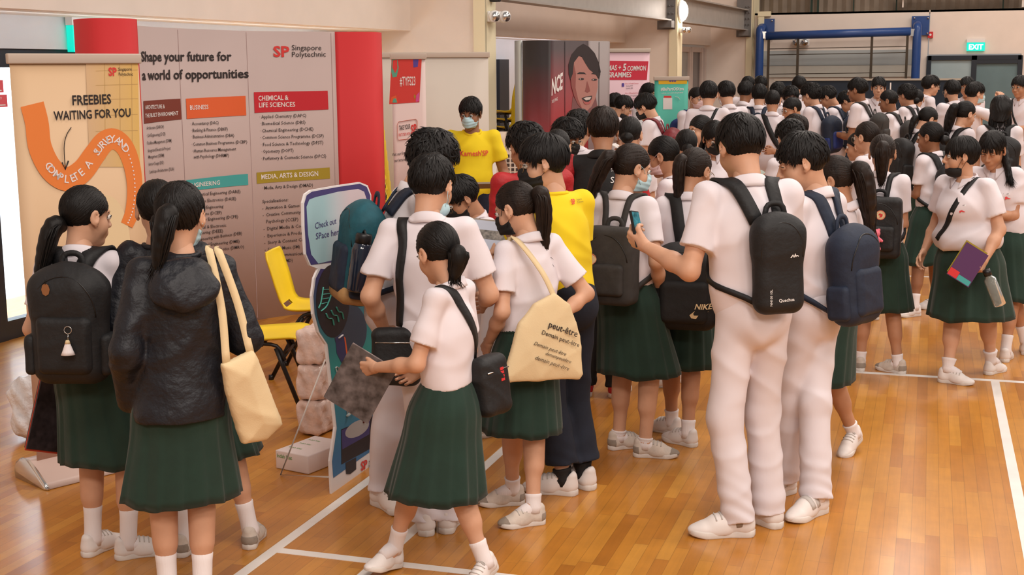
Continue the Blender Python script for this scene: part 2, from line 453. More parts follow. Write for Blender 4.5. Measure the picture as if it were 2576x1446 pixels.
def hair_proto(style, hair):
    k = ('hair', style, hair.name)
    if k in _P: return _P[k]
    mb = MB()
    thick = {'short': .012, 'crop': .006, 'messy': .018, 'bowl': .016, 'pony': .006, 'low': .006, 'bun': .006, 'long': .012, 'bang': .010, 'tied': .008}[style]
    r = np.array([.0735 + thick, .091 + thick * (1.0 if style in ('pony', 'low', 'bun') else 1.15), .0865 + thick * 1.1])
    ops = [('u', EL(CAPC, r), .01)]
    n = np.array([0, .645, -.764])
    boy = style in ('short', 'crop', 'messy', 'bowl')
    if style == 'long': ops += [('u', RC((0, -.055, -.02), (0, -.055, -.17), .078, .070), .05)]
    ops += [('h', (0, .006, -.008), n)]
    if style in ('short', 'bowl'): ops += [('s', RC((-.12, -.130, -.078), (.12, -.130, -.078), .036, .036), .045)]
    if style in ('crop', 'messy'): ops += [('s', RC((-.1, -.075, -.095), (.1, -.075, -.095), .036, .036), .03)]
    ops += [('s', EL((.090, .002, -.012), (.024, .022, .032)), .008), ('s', EL((-.090, .002, -.012), (.024, .022, .032)), .008)]
    def disp(x, y, z):
        a = np.arctan2(x, -(y - .0)); return .0011 * np.sin(a * 34 + 3 * np.sin(z * 40)) + .0008 * np.sin(a * 71 + 1)
    V, Fq = sdfmesh(ops, .0048, disp); mb.add(V, Fq, hair)
    if boy:
        crown = np.array([0.012, -.055, .11])
        def flow(P): d = P - crown; d[:, 2] -= .05; d[:, 1] += .02 * (P[:, 1] > 0); return unit_rows(d)
        L, w, lf, fr, sp = {'short': (.075, .0048, .010, .022, .25), 'crop': (.03, .0035, .003, .004, .3), 'messy': (.065, .0055, .016, .030, .5), 'bowl': (.09, .005, .010, .028, .12)}[style]
        V, Fq = strands(520, 3, r * .985, flow, L, w, lf, fr, -.022 if style in ('short', 'bowl') else -.06, spread=sp); mb.add(V, Fq, hair)
    elif style in ('pony', 'low', 'bun', 'tied'):
        tie = np.array({'pony': (0, -.112, .020), 'low': (0, -.105, -.05), 'bun': (0, -.105, -.035), 'tied': (0, -.112, .0)}[style])
        def flow(P): return unit_rows(tie - P)
        V, Fq = strands(420, 5, r * .99, flow, .10, .0042, .003, .004, spread=.08); mb.add(V, Fq, hair)
        if style == 'tied':
            fl = lambda P: unit_rows(np.stack([P[:, 0] * 1.5, np.full(len(P), .05), np.full(len(P), -.2)], 1))
            V, Fq = strands(260, 6, r * 1.0, fl, .09, .005, .006, .040, spread=.1); mb.add(V, Fq, hair)
    else:
        fl = lambda P: unit_rows(np.stack([P[:, 0] * 1.2, (P[:, 1] > .02) * .06 - .02, np.full(len(P), -.2)], 1))
        V, Fq = strands(480, 6, r * 1.0, fl, .11, .005, .006, .046 if style == 'bang' else .012, spread=.1); mb.add(V, Fq, hair)
        if style == 'long':
            rs = np.random.RandomState(2)
            for q in range(90):
                a = rs.uniform(-1.9, 1.9); x0 = .083 * math.sin(a); y0 = -.035 - .072 * math.cos(a)
                p = crom([(x0 * .9, y0 * .9, .04), (x0, y0, -.04), (x0 * .98 + rs.normal() * .006, y0 * .98, -.12), (x0 * .85 + rs.normal() * .01, y0 * .95, -.19 - rs.uniform(0, .03))], 9)
                mb.tube(p, [.004, .006, .007, .007, .007, .007, .006, .004, .001], hair, 5, flat=.6)
    _P[k] = mb; return mb
def unit_rows(d): return d / (np.linalg.norm(d, axis=1)[:, None] + 1e-9)

def mask_proto(chin=False):
    k = ('mask', chin)
    if k in _P: return _P[k]
    if not chin:
        ops = [('u', EL((0, .034, -.052), (.061, .070, .066)), .02), ('u', RC((0, .100, -.022), (0, .094, -.075), .017, .015), .035),
               ('h', (0, 0, -.010), unit((0, -.10, 1))), ('h', (0, 0, -.108), unit((0, .2, -1))), ('h', (0, .018, 0), (0, -1, 0))]
        lo = [((.050, .058, -.018), (.074, .030, .008), (.084, -.010, .026)), ((.048, .050, -.080), (.070, .020, -.050), (.083, -.016, -.024))]
        dsp = lambda x, y, z: .0012 * np.sin(z * 260)
    else:
        ops = [('u', EL((0, .034, -.088), (.063, .062, .042)), .02), ('h', (0, 0, -.074), unit((0, -.35, 1))), ('h', (0, .006, 0), (0, -1, 0))]
        lo = [((.056, .036, -.078), (.073, .018, -.030), (.084, -.010, .024)), ((.054, .020, -.095), (.072, .004, -.06), (.083, -.016, -.024))]
        dsp = None
    V, Fq = sdfmesh(ops, .004, dsp); loops = []
    for p in lo:
        for s in (1, -1): loops.append([(s * a, b, c) for a, b, c in p])
    _P[k] = (V, Fq, loops); return _P[k]

def glasses_proto():
    if 'gl' in _P: return _P['gl']
    mb = MB()
    for s in (1, -1):
        a = np.linspace(0, 2 * math.pi, 19)
        mb.tube(np.stack([s * .034 + .0245 * np.cos(a), .101 - .010 * ((s * .034 + .0245 * np.cos(a)) / .058) ** 2, -.002 + .020 * np.sin(a)], 1), .0013, BRASS, 5, False)
        mb.tube([(s * .058, .091, .003), (s * .074, .040, .010), (s * .081, -.012, .014)], .0012, BRASS, 5)
    mb.tube([(-.0095, .100, .002), (0, .104, .006), (.0095, .100, .002)], .0013, BRASS, 5)
    _P['gl'] = mb; return mb

def hand_proto(curl):
    """right hand: wrist at the origin, fingers along +Y, thumb on -X, palm towards -Z; length .185"""
    k = ('hand', curl)
    if k in _P: return _P[k]
    ops = []; kn = [(-.030, .082, .002), (-.010, .088, .004), (.011, .084, .003), (.030, .075, .0)]
    for q in kn: ops.append(('u', RC((q[0] * .45, .004, 0), q, .0155, .0115), .012))
    ops.append(('u', EL((-.022, .030, -.009), (.016, .026, .013)), .012))
    ln = [(.042, .024, .020), (.046, .028, .021), (.043, .026, .020), (.034, .019, .018)]
    cu = {'relax': (22, 28, 20), 'grip': (58, 72, 45), 'flat': (8, 10, 6), 'hold': (38, 45, 30)}[curl]
    for i, q in enumerate(kn):
        p = np.array(q); ang = 0; sp = (-5, -1, 3, 8)[i]
        for j in range(3):
            ang += cu[j] * (1 + .10 * (i - 1)); dr = rz(-sp) @ np.array([0, math.cos(math.radians(ang)), -math.sin(math.radians(ang))])
            e = p + dr * ln[i][j]; ra = (.0092, .0083, .0074, .0064)
            ops.append(('u', RC(p, e, ra[j] * (1, 1, 1, .88)[i], ra[j + 1] * (1, 1, 1, .88)[i]), .004)); p = e
    t0 = np.array((-.022, .020, -.008)); t1 = t0 + np.array((-.026, .034, -.012)); g = {'relax': .35, 'grip': 1.0, 'flat': .2, 'hold': .7}[curl]
    t2 = t1 + unit((-.5 + g * .9, 1, -.25 - g * .6)) * .032; t3 = t2 + unit((-.2 + g * 1.1, 1, -.3 - g * .8)) * .026
    for a, b, ra, rb in ((t0, t1, .0135, .0108), (t1, t2, .0105, .0092), (t2, t3, .0092, .0072)): ops.append(('u', RC(a, b, ra, rb), .006))
    ops.append(('u', RC((0, -.045, 0), (0, .012, 0), .0245, .0225), .014))
    V, Fq = sdfmesh(ops, .0031); _P[k] = (V, Fq); return _P[k]

LACEM = mat('grey_white_lace', (.52, .48, .45), .9)
def shoe_protos(style):
    """heel at y = -.065, toe at y = +.20, ankle over the origin, ground at z = 0"""
    k = ('shoe', style)
    if k in _P: return _P[k]
    um = {'leather': SHOEM, 'canvas': SHOEC, 'velcro': SHOEM, 'dark': DARKSH, 'red': REDN}[style]
    ops = [('u', RC((0, -.028, .044), (0, -.032, .084), .034, .030), .03), ('u', RC((0, -.022, .042), (0, .075, .040), .034, .036), .03),
           ('u', EL((.002, .115, .026), (.043, .080, .030)), .03), ('u', RC((0, .06, .040), (.003, .12, .030), .034, .028), .03), ('u', RC((0, .02, .078), (0, .085, .058), .026, .024), .03),
           ('h', (0, 0, .012), (0, 0, -1)), ('s', RC((0, -.012, .085), (0, -.006, .16), .026, .034), .008)]
    V, Fq = sdfmesh(ops, .0045); up = MB(); up.add(V, Fq, um)
    y = np.linspace(-.068, .192, 26); hw = []
    for q in y:
        t = (q + .068) / .26; hw.append((.036 + .010 * np.clip((t - .3) / .4, 0, 1) - .006 * math.exp(-((t - .42) / .14) ** 2)) * min(1, math.sqrt(max(0, 1 - ((.12 - t) / .12) ** 2)) if t < .12 else 1) * (math.sqrt(max(0, 1 - ((t - .74) / .26) ** 2)) if t > .74 else 1))
    hw = np.maximum(hw, .002); L = [(-h, q) for q, h in zip(y, hw)] + [(h + .003 * (q > .1), q) for q, h in zip(y[::-1], hw[::-1])]
    n = len(L); Vs = []
    for z, s in ((0, .96), (.004, 1.0), (.024, 1.0), (.028, .93)):
        for a, b in L: Vs.append((a * s, (b - .06) * (1 + (s - 1) * .4) + .06, z + (.010 * max(0, (b - .13) / .06) if z < .01 else .004 * max(0, (b - .13) / .06))))
    Fs = [(i * n + j, i * n + (j + 1) % n, (i + 1) * n + (j + 1) % n, (i + 1) * n + j) for i in range(3) for j in range(n)] + [tuple(range(n))[::-1], tuple(range(3 * n, 4 * n))]
    so = MB(); so.add(Vs, Fs, SOLEM if style != 'dark' else BLACKC)
    la = MB()
    def pj(Q, off=.0015):
        Q = np.array(Q, float)
        for _ in range(5): Q = Q + fgrad(ops, Q) * (off - fld(ops, Q))[:, None] * .9
        return Q
    if style == 'velcro':
        for q in (.040, .078):
            Q = pj([(-.045, q - .006, .050), (-.036, q - .003, .066), (-.020, q, .090), (0, q, .100), (.020, q, .090), (.036, q - .003, .066), (.045, q - .006, .050)], .001); V, Fq = ribbon(Q, fgrad(ops, Q), .024, .005); la.add(V, Fq, LACEM)
    else:
        lm = {'dark': BLACKC}.get(style, LACEM)
        for q in (.030, .050, .070, .090): la.tube(pj([(-.024, q - .004, .09 - q * .3), (-.013, q, .11 - q * .35), (0, q + .003, .1135 - q * .355), (.013, q, .11 - q * .35), (.024, q - .002, .09 - q * .3)]), .003, lm, 5)
        la.tube(pj(crom([(0, .03, .106), (.016, .036, .108), (.028, .03, .095), (.018, .024, .10), (0, .028, .106), (-.018, .038, .103), (-.028, .034, .092), (-.018, .028, .10), (0, .03, .106)], 20), .004), .0022, lm, 4)
    pt = MB()
    if style == 'canvas':
        ops2 = [('u', EL((.002, .115, .026), (.0445, .0812, .0315)), .03), ('u', RC((0, .06, .040), (.003, .12, .030), .0352, .0292), .03), ('h', (0, .128, 0), (0, -1, .35)), ('h', (0, 0, .014), (0, 0, -1))]
        V, Fq = sdfmesh(ops2, .0045); pt.add(V, Fq, GREYS)
        ops2 = [('u', RC((0, -.028, .044), (0, -.032, .070), .0352, .0322), .03), ('u', RC((0, -.022, .042), (0, .03, .041), .0352, .0355), .03), ('h', (0, -.026, .0), (0, 1, .1)), ('h', (0, 0, .066), (0, 0, 1)), ('h', (0, 0, .014), (0, 0, -1))]
        V, Fq = sdfmesh(ops2, .0045); pt.add(V, Fq, GREYS)
    res = []
    for nm, b in (('shoe', up), ('sole', so), ('shoelace' if style != 'velcro' else 'velcro_strap', la), ('suede_patch', pt)):
        if not b.V: continue
        o = b.build(nm); res.append((nm, o.data)); bpy.data.objects.remove(o)
    _P[k] = res; return res

# ------------------------------------------------------------------ skeleton
def two_bone(a, t, l1, l2, hint):
    a, t = np.asarray(a, float), np.asarray(t, float); d = t - a; L = np.linalg.norm(d)
    L2 = min(L, (l1 + l2) * .999); d = d / (L + 1e-9); t = a + d * L2
    c = (l1 * l1 + L2 * L2 - l2 * l2) / (2 * L2); h = math.sqrt(max(l1 * l1 - c * c, 0))
    hn = np.asarray(hint, float); hn = unit(hn - (hn @ d) * d)
    return a + d * c + hn * h, t

ARMS = {'hang': (.035, .035, -.52), 'hang2': (.07, .06, -.50), 'hold': (-.10, .27, -.27), 'front': (-.13, .20, -.36), 'read': (-.12, .29, -.17), 'behind': (-.17, -.15, -.40), 'strap': (-.05, .15, -.14), 'point': (-.02, .50, -.12), 'raise': (.05, .22, .06), 'hip': (.05, .12, -.44), 'swing': (.05, .22, -.46), 'swingb': (.07, -.20, -.46)}
class S: pass
def skel(p, H, sw=(0., 0.)):
    k = S(); k.s = s = H / 1.7; fem = p['sex'] == 'f'; k.fat = p.get('fat', 1.0)
    sw = np.array([sw[0], sw[1], 0.])
    feet = p['feet']; k.ft = []
    drop = p.get('drop', 0.0)
    R1 = rx(-p.get('lean', 3)) @ ry(p.get('side', 0)); k.R0 = rz(p.get('hipyaw', 0)); tw = rz(p.get('twist', 0)); k.R1 = R1 @ tw
    k.pel = np.array([0, p.get('pely', 0) * s, .525 * H - drop]) + sw * .35
    def sp(x, y, z, f=1.0): return k.pel + sw * .65 * min(z / .40, 1) + R1 @ tw @ (np.array([x, y, z]) * H)
    k.sp = sp
    k.N = sp(0, -.006, .296); shw = (.083 if fem else .092) * p.get('broad', 1.0) * (1 + (k.fat - 1) * .45); k.sh = {1: sp(shw, -.006, .268), -1: sp(-shw, -.006, .268)}
    hs = k.hs = (.228 / .228) * (.985 if fem else 1.0) * (H / 1.68) ** .45 * p.get('big', 1.05)
    k.Rh = rx(-p.get('lean', 3) * .45) @ rz(-p.get('hyaw', 0)) @ rx(-p.get('hpit', 8)) @ ry(p.get('hroll', 0))
    nk = unit(rx(-p.get('lean', 3) * .6 - 10 - max(p.get('hpit', 8), 0) * .28) @ rz(-p.get('hyaw', 0) * .3) @ np.array([0, 0, 1.]))
    k.J = k.N + nk * .058 * s; k.hc = k.J + k.Rh @ (np.array([0, .020, .088]) * hs)
    k.top = k.hc + k.Rh @ (np.array([0, -.013, .131]) * hs); k.top = k.hc + np.array([0, 0, 1.]) * 0.128 * hs + k.Rh @ (np.array([0, -.013, .01]) * hs)
    k.hip = {1: k.pel + k.R0 @ np.array([.043 * H * k.fat ** .5, 0, -.008 * H]), -1: k.pel + k.R0 @ np.array([-.043 * H * k.fat ** .5, 0, -.008 * H])}
    k.kn, k.an = {}, {}
    for sgn, f in zip((-1, 1), feet):
        fy = f[2] if len(f) > 2 else -sgn * -12; lift = f[3] if len(f) > 3 else 0
        Rf = rz(-fy); a = np.array([f[0], f[1], 0.]) if p.get('abs') else np.array([f[0] * s, f[1] * s, 0])
        an = a + np.array([0, 0, .072 * s])
        if lift > 0:
            pv = a + Rf @ np.array([0, .13 * s, 0]); an = pv + Rf @ rx(-lift) @ np.array([0, -.13 * s, .072 * s])
        elif lift < 0:
            pv = a + Rf @ np.array([0, -.05 * s, 0]); an = pv + Rf @ rx(-lift) @ np.array([0, .05 * s, .072 * s])
        hint = Rf @ np.array([0, 1, 0.]) * .8 + np.array([0, .4, 0])
        k.kn[sgn], k.an[sgn] = two_bone(k.hip[sgn], an, .243 * H, .236 * H, hint)
        k.ft.append((sgn, a, fy, lift))
    k.el, k.wr, k.hd = {}, {}, {}
    for sgn, a in zip((-1, 1), p.get('arms', ('hang', 'hang'))):
        spec = a if isinstance(a, dict) else {'at': a}
        at = spec['at']; at = ARMS[at] if isinstance(at, str) else at
        t = k.sh[sgn] + rz(p.get('twist', 0)) @ (np.array([sgn * at[0], at[1], at[2]]) * s)
        hint = np.array(spec.get('hint', (.35, -.6, -.5))) * np.array([sgn, 1, 1])
        k.el[sgn], k.wr[sgn] = two_bone(k.sh[sgn], t, .176 * H, .150 * H, hint)
        fd = unit(k.wr[sgn] - k.el[sgn]); hdv = unit(fd + np.array(spec.get('bend', (0, 0, 0))) * np.array([sgn, 1, 1]))
        pn = np.array(spec.get('palm', (-1, 0, 0))) * np.array([sgn, 1, 1]); pn = unit(pn - (pn @ hdv) * hdv)
        k.hd[sgn] = (hdv, pn, spec.get('curl', 'relax'))
    return k

def folds(seed, A, sc=1.0):
    r = np.random.RandomState(seed); ph = r.uniform(0, 6.28, 8)
    def d(x, y, z):
        x, y, z = x * sc, y * sc, z * sc
        w = np.sin(7 * z + 6 * x + ph[0]) * 1.1 + np.sin(5 * y - 8 * z + 3 * x + ph[1])
        c = lambda u: 1.15 * (1.03 - np.sqrt(np.sin(u) ** 2 + .06)) ** 2
        a = c(9 * x + 6.5 * z + .9 * w + ph[2]) + .9 * c(8 * x - 11 * z + 4 * y + .8 * w + ph[3]) + .7 * c(12 * y + 5 * z + .8 * w + ph[4])
        return A * (.16 - a)
    return d

def shirt_ops(k, p, H):
    s, ft = k.s, k.fat; fem = p['sex'] == 'f'; loose = p.get('loose', 1.0); R = k.R1
    lw = 1.0 if fem else 1.05; fd = ft ** 1.25
    ops = [('u', EL(k.sp(0, -.006, .180), np.array([.088 * ft * lw, .066 * fd, .112]) * H * loose, R), .05 * s),
           ('u', EL(k.sp(0, .002, .060), np.array([.086 * ft * lw, .067 * fd, .125]) * H * loose, R), .06 * s),
           ('u', RC(k.sp(0, -.012, .270), k.sh[1], .046 * s, .047 * s), .04 * s), ('u', RC(k.sp(0, -.012, .270), k.sh[-1], .046 * s, .047 * s), .04 * s)]
    if fem: ops.append(('u', EL(k.sp(0, .036 * ft, .175), np.array([.062 * ft, .040 * ft, .045]) * H, R), .05 * s))
    if p.get('hem', 0) < -.06: ops.append(('u', EL(k.sp(0, -.004, -.05), np.array([.096, .078, .16]) * H, R), .05 * s))
    if ft > 1.2: ops.append(('u', EL(k.sp(0, .012, .06), np.array([.098 * ft, .078 * fd, .075]) * H, R), .05 * s))
    return ops
class SLV:
    """short sleeve: a tube cut square at the hem and hollow at its end"""
    def __init__(s, sh, e, d, r0, r1):
        s.o = RC(sh, e + d * r1, r0, r1); s.c = RC(e - d * .07, e + d * .14, r1 * .55, r1 * .74); s.e, s.d = e, d; s.lo, s.hi = s.o.lo, s.o.hi
    def f(s, x, y, z):
        t = (x - s.e[0]) * s.d[0] + (y - s.e[1]) * s.d[1] + (z - s.e[2]) * s.d[2]
        return np.maximum(np.maximum(s.o.f(x, y, z), t), -s.c.f(x, y, z))
def sleeve_len(p): return p.get('sleeve', .66)

def collar(mb, k, H, m, open_=22, hgt=1.0):
    s = k.s; c0 = k.sp(0, -.008, .296); A = 44; rows = []
    th = np.radians(np.linspace(open_, 360 - open_, A))
    ax = unit(k.J - k.N); Rn = k.R1
    def ring(r, dz, fz, wing=0):
        P = []
        for t in th:
            f = (1 + math.cos(t)) / 2; wg = wing * math.exp(-((min(t, 2 * math.pi - t) - math.radians(open_)) / .35) ** 2)
            P.append(c0 + Rn @ np.array([math.sin(t) * (r * 1.02 + wg * .3), math.cos(t) * (r * .98 + wg) - .004, dz + fz * f - wg * 1.1]) )
        return P
    r0 = .055 * s * p_neck(k); d = -.034 * s
    for r, dz, fz, wg in ((r0 + .004, -.020 * s, d * .9, 0), (r0 + .001, .030 * s * hgt, d, 0), (r0 + .004, .037 * s * hgt, d, 0), (r0 + .010, .034 * s * hgt, d, .003), (r0 + .018 * s, .004 * s, d, .020 * s), (r0 + .021 * s, -.010 * s, d, .030 * s), (r0 + .015 * s, -.012 * s, d, .026 * s), (r0 + .008 * s, .004, d, .010 * s)) if True else ((r0 + .006, -.020 * s, d * .9, 0), (r0 + .002, .024 * s * hgt, d, 0), (r0 + .005, .030 * s * hgt, d, 0), (r0 + .012, .026 * s * hgt, d, .004), (r0 + .026 * s, -.010 * s, d, .022 * s), (r0 + .030 * s, -.020 * s, d, .030 * s), (r0 + .022 * s, -.020 * s, d, .026 * s), (r0 + .012 * s, .0, d, .010 * s)):
        rows.append(ring(r, dz, fz, wg))
    for i in range(3, len(rows)):
        P = np.array(rows[i])
        for _ in range(3):
            dd = fld(k.sops, P); P = P + fgrad(k.sops, P) * np.maximum((.004, .010, .008, .004, .002)[i - 3] - dd, 0)[:, None]
        rows[i] = P
    n = len(th); V = np.concatenate(rows); Fq = [(i * n + j, (i + 1) * n + j, (i + 1) * n + j + 1, i * n + j + 1) for i in range(len(rows) - 1) for j in range(n - 1)]
    mb.add(V, Fq, m)
def p_neck(k): return k.fat ** .5

PEOPLE = {}
LIM = []
def person(key, label, p):
    """p: body, pose and clothing of one figure; see the list of people below"""
    fem = p['sex'] == 'f'
    # -------- placing: feet (or depth) give the spot, the head height in the photo gives the stature
    tx, ty = p['top']
    if 'd' in p:
        q = atdepth(tx, ty, p['d']); root = np.array([q[0], q[1], 0.])
        p.setdefault('feet', [(-.09, 0, -10), (.09, 0, 10)])
        az = math.degrees(math.atan2(root[0], root[1])); A = az + p['phi']
    else:
        fp = [ground(*f[:2]) for f in p['fpx']]; root = (fp[0] + fp[1]) / 2
        az = math.degrees(math.atan2(root[0], root[1])); A = az + p['phi']
        Rl = rz(A); p['abs'] = True
        p['feet'] = [tuple((Rl @ (fp[i] - root))[:2]) + tuple(p['fpx'][i][2:]) for i in (0, 1)]
    H = 1.62; sw = np.zeros(2)
    Rw = rz(-A)
    for it in range(9):
        k = skel(p, H, sw); tw = root + Rw @ k.top; x, y, d = proj(tw)
        H = float(np.clip(H + (y - ty) * d / F * .95, p.get('hmin', 1.30), p.get('hmax', 1.90)))
        e = (tx - x) * d / F; cr = np.array([math.cos(math.radians(az)), -math.sin(math.radians(az)), 0]) * e
        if 'd' in p: root = root + cr
        else: sw = np.clip(sw + (Rw.T @ cr)[:2] * .9, -.34, .34)
    if 'H' in p: H = p['H']
    k = skel(p, H, sw); s = k.s; dist = proj(root + np.array([0, 0, 1.2]))[2]
    LIM.append((key, round(H, 2), [round(float(v), 2) for v in sw], round(float(dist), 1)))
    vx = float(np.clip(dist * .00135, .0065, .019)); k.A = A
    sk = SKIN[p.get('skin', 'l')]; hair = HAIRB if p.get('brown') else HAIRM
    # -------- body: one mesh
    b = MB(); ft = k.fat; af = ft ** .5 * (1.0 if fem else 1.08); R = k.R1
    ops = [('u', EL(k.sp(0, 0, .19), np.array([.076 * ft, .053 * ft, .105]) * H, R), .05), ('u', EL(k.sp(0, 0, .08), np.array([.072 * ft, .052 * ft, .10]) * H, R), .05),
           ('u', EL(k.pel, np.array([.078 * ft, .058 * ft, .070]) * H, k.R0), .05), ('u', RC(k.sp(0, -.01, .255), k.N, .040 * s, .050 * s), .04),
           ('u', RC(k.N, k.hc + k.Rh @ np.array([0, -.02, -.03]), .052 * s, .040 * s), .02)]
    for g in (1, -1):
        el, wr, kn, an = k.el[g], k.wr[g], k.kn[g], k.an[g]
        ops += [('u', RC(k.sp(0, -.012, .262), k.sh[g], .033 * s, .033 * s), .03), ('u', RC(k.sh[g], el, .038 * s * af, .036 * s * af), .02),
                ('u', RC(el, el * .62 + wr * .38, .0355 * s * af, .0345 * s * af), .02), ('u', RC(el * .62 + wr * .38, wr, .0345 * s * af, .0235 * s), .02),
                ('u', RC(k.hip[g], kn, .068 * s * ft, .050 * s * af * (.86 if p.get('bottom', 'skirt' if fem else 'trousers') == 'trousers' else 1)), .03), ('u', RC(kn, an, .047 * s * af, .033 * s), .03)]
        lg = .80 if p.get('bottom', 'skirt' if fem else 'trousers') == 'trousers' else 1.0
        cb = unit(np.cross(np.cross(an - kn, [1, 0, 0]), an - kn)); bk = kn * .68 + an * .32
        back = unit(kn - (k.hip[g] + an) / 2); back = -back if np.linalg.norm(kn - (k.hip[g] + an) / 2) > .01 else np.array([0, -1, 0.])
        ops += [('u', RC(kn * .80 + an * .20 + back * .014 * s, kn * .50 + an * .50 + back * .012 * s, .046 * s * af * lg, .041 * s * af * lg), .035)]
    for g, a, fy, lf in k.ft:
        ops.append(('u', RC(k.an[g], a + np.array([0, 0, .05 * s]) + rz(-fy) @ np.array([0, .05 * s, 0]), .033 * s, .028 * s), .02))
    V, Fq = sdfmesh(ops, vx); b.add(V, Fq, sk)
    HV, HF = head_proto(fem); T = lambda P: P * k.hs @ k.Rh.T + k.hc
    b.add(T(HV), HF, sk)
    for V, Fq, t in face_parts():
        if p.get('closed') and t == 'i': continue
        b.add(T(V), Fq, {'w': EYEW if not p.get('closed') else sk, 'i': IRIS, 'b': BROW, 'l': LIPM if p.get('skin', 'l') in 'lm' else sk}[t])
    for g in (1, -1):
        dv, pn, cu = k.hd[g]; HVv, HFf = hand_proto(cu); q = HVv.copy() * s * (.93 if fem else 1.0)
        Fh = HFf
        if g == -1: q[:, 0] *= -1; Fh = HFf[:, ::-1]
        Rm = np.stack([np.cross(dv, -pn), dv, -pn], 1); b.add(q @ Rm.T + k.wr[g], Fh, sk)
    o = b.build('person'); o.location = Vector(root); o.rotation_euler = (0, 0, math.radians(-A))
    tag(o, label, 'person', p.get('group'))
    k.o = o; k.root = root; k.H = H; k.Rw = Rw; k.p = p; PEOPLE[key] = k
    # -------- hair
    st = p.get('hair', 'short'); hp = hair_proto(st, hair)
    if not hasattr(hp, 'me'):
        t = hp.build('hair'); hp.me = t.data; bpy.data.objects.remove(t)
    ho = bpy.data.objects.new('hair', hp.me); COL.objects.link(ho); ho.parent = o; ho.matrix_local = M4(k.Rh, k.hc, k.hs)
    if st in ('pony', 'low', 'tied', 'bun'):
        tie = k.hc + k.Rh @ (np.array({'pony': (0, -.110, .020), 'low': (0, -.102, -.05), 'bun': (0, -.100, -.035), 'tied': (0, -.110, .0)}[st]) * k.hs)
        bk = k.Rh @ np.array([0, -1, .15]); L = p.get('tail', .26); tb = MB(); rs = np.random.RandomState(len(PEOPLE))
        if st == 'bun' and not p.get('tail'):
            V, Fq = sdfmesh([('u', EL(tie + bk * .022, np.array([.042, .036, .040]) * k.hs, k.Rh), .01)], .005, lambda x, y, z: .0015 * np.sin(60 * (x + z) + 5 * np.sin(40 * y))); tb.add(V, Fq, hair)
        else:
            sx = np.array(p.get('tailto', (0, -.06, 0))); e = tie + bk * .03 + sx + np.array([0, 0, -L])
            P = crom([tie - bk * .006, tie + bk * .028 + np.array([0, 0, .004]), tie + bk * .040 + sx * .3 + np.array([0, 0, -L * .28]), tie + bk * .030 + sx * .75 + np.array([0, 0, -L * .66]), e], 12)
            W = p.get('tailw', .030) * np.array([.5, .62, .85, .98, 1.02, 1.0, .94, .84, .70, .52, .32, .10])
            tops = [('u', RC(P[i], P[i + 1], W[i], W[i + 1]), .01) for i in range(11)]
            V, Fq = sdfmesh(tops, .005, lambda x, y, z: .0013 * np.sin(130 * x + 90 * y + 4 * np.sin(18 * z))); tb.add(V, Fq, hair)
            for q in range(84 if dist < 9 else 40):
                a = rs.uniform(0, 6.28); rr = rs.uniform(.6, 1.12); le = rs.uniform(.70, 1.12)
                o1 = k.Rh @ np.array([math.cos(a), 0, 0]) + np.array([0, math.sin(a), 0])
                Q = [P[i] + o1 * W[i] * rr + rs.normal(size=3) * .002 for i in range(1, 12, 2)]; Q[-1] = P[11] * le + P[9] * (1 - le) + o1 * .020 + rs.normal(size=3) * .010
                tb.tube(crom(Q, 9), [.0025, .0034, .0038, .0038, .0036, .0032, .0028, .002, .0005], hair, 4)
        tb.build('ponytail' if st != 'bun' or p.get('tail') else 'hair_bun', o)
        if dist < 12:
            t2 = MB(); u1 = k.Rh[:, 0]; u2 = k.Rh[:, 2]; a = np.linspace(0, 2 * math.pi, 15)
            t2.tube([tie + bk * .010 + (u1 * math.cos(q) + u2 * math.sin(q)) * .021 for q in a], .0055, p.get('tie', BLACKC), 6, False); t2.build('hair_tie', o)
    if st == 'long' and p.get('tail'):
        pass
    # -------- mask, glasses
    if p.get('mask'):
        mm_, chin = p['mask']; V, Fq, lp = mask_proto(chin); mo = MB().add(T(V), Fq, mm_).build('face_mask', o)
        lb = MB()
        for q in lp: lb.tube(T(np.array(q)), .0014, mm_, 4)
        lb.build('ear_loop', mo)
    if p.get('glasses'):
        gp = glasses_proto()
        if not hasattr(gp, 'me'):
            t = gp.build('glasses'); gp.me = t.data; bpy.data.objects.remove(t)
        go = bpy.data.objects.new('glasses', gp.me); COL.objects.link(go); go.parent = o; go.matrix_local = M4(k.Rh, k.hc, k.hs)
    # -------- upper garment
    kind = p.get('top_', 'shirt'); cm = p.get('cloth', SHIRT); svx = float(np.clip(vx * .82, .0055, .015))
    ops = shirt_ops(k, p, H); k.sops = list(ops); sl = p.get('sleeve', {'shirt': .68, 'tee': .60, 'jacket': 1.9, 'polo': .62}[kind])
    hemz = p.get('hem', .022 if kind in ('shirt',) else -.045)
    nrm = k.R1 @ np.array([0, 0, -1.]); carve = []
    ops.append(('h', k.sp(0, 0, hemz), nrm))
    sm = p.get('sleeve_mat', cm); sops = ops if sm is cm else []
    k.sops = list(ops)
    for g in (1, -1):
        el, sh, wr = k.el[g], k.sh[g], k.wr[g]; ud = unit(el - sh); r0, r1 = .049 * s * af, .061 * s * af * p.get('flare', 1.0)
        if sl <= 1:
            e = sh + (el - sh) * sl; sops += [('u', SLV(sh, e, ud, r0, r1), .022 * s)]; k.sops.append(('u', RC(sh, e, r0, r1), .022 * s))
        else:
            fw = unit(wr - el); sops += [('u', RC(sh, el, r0 * 1.06, .054 * s * af), .025 * s), ('u', RC(el, wr, .054 * s * af, .043 * s), .025 * s)]; carve += [('s', RC(wr - fw * .03, wr + fw * .10, .034 * s, .037 * s), .006)]
            k.sops += sops[-2:] if sops is ops else []
    cv = []
    cv = carve
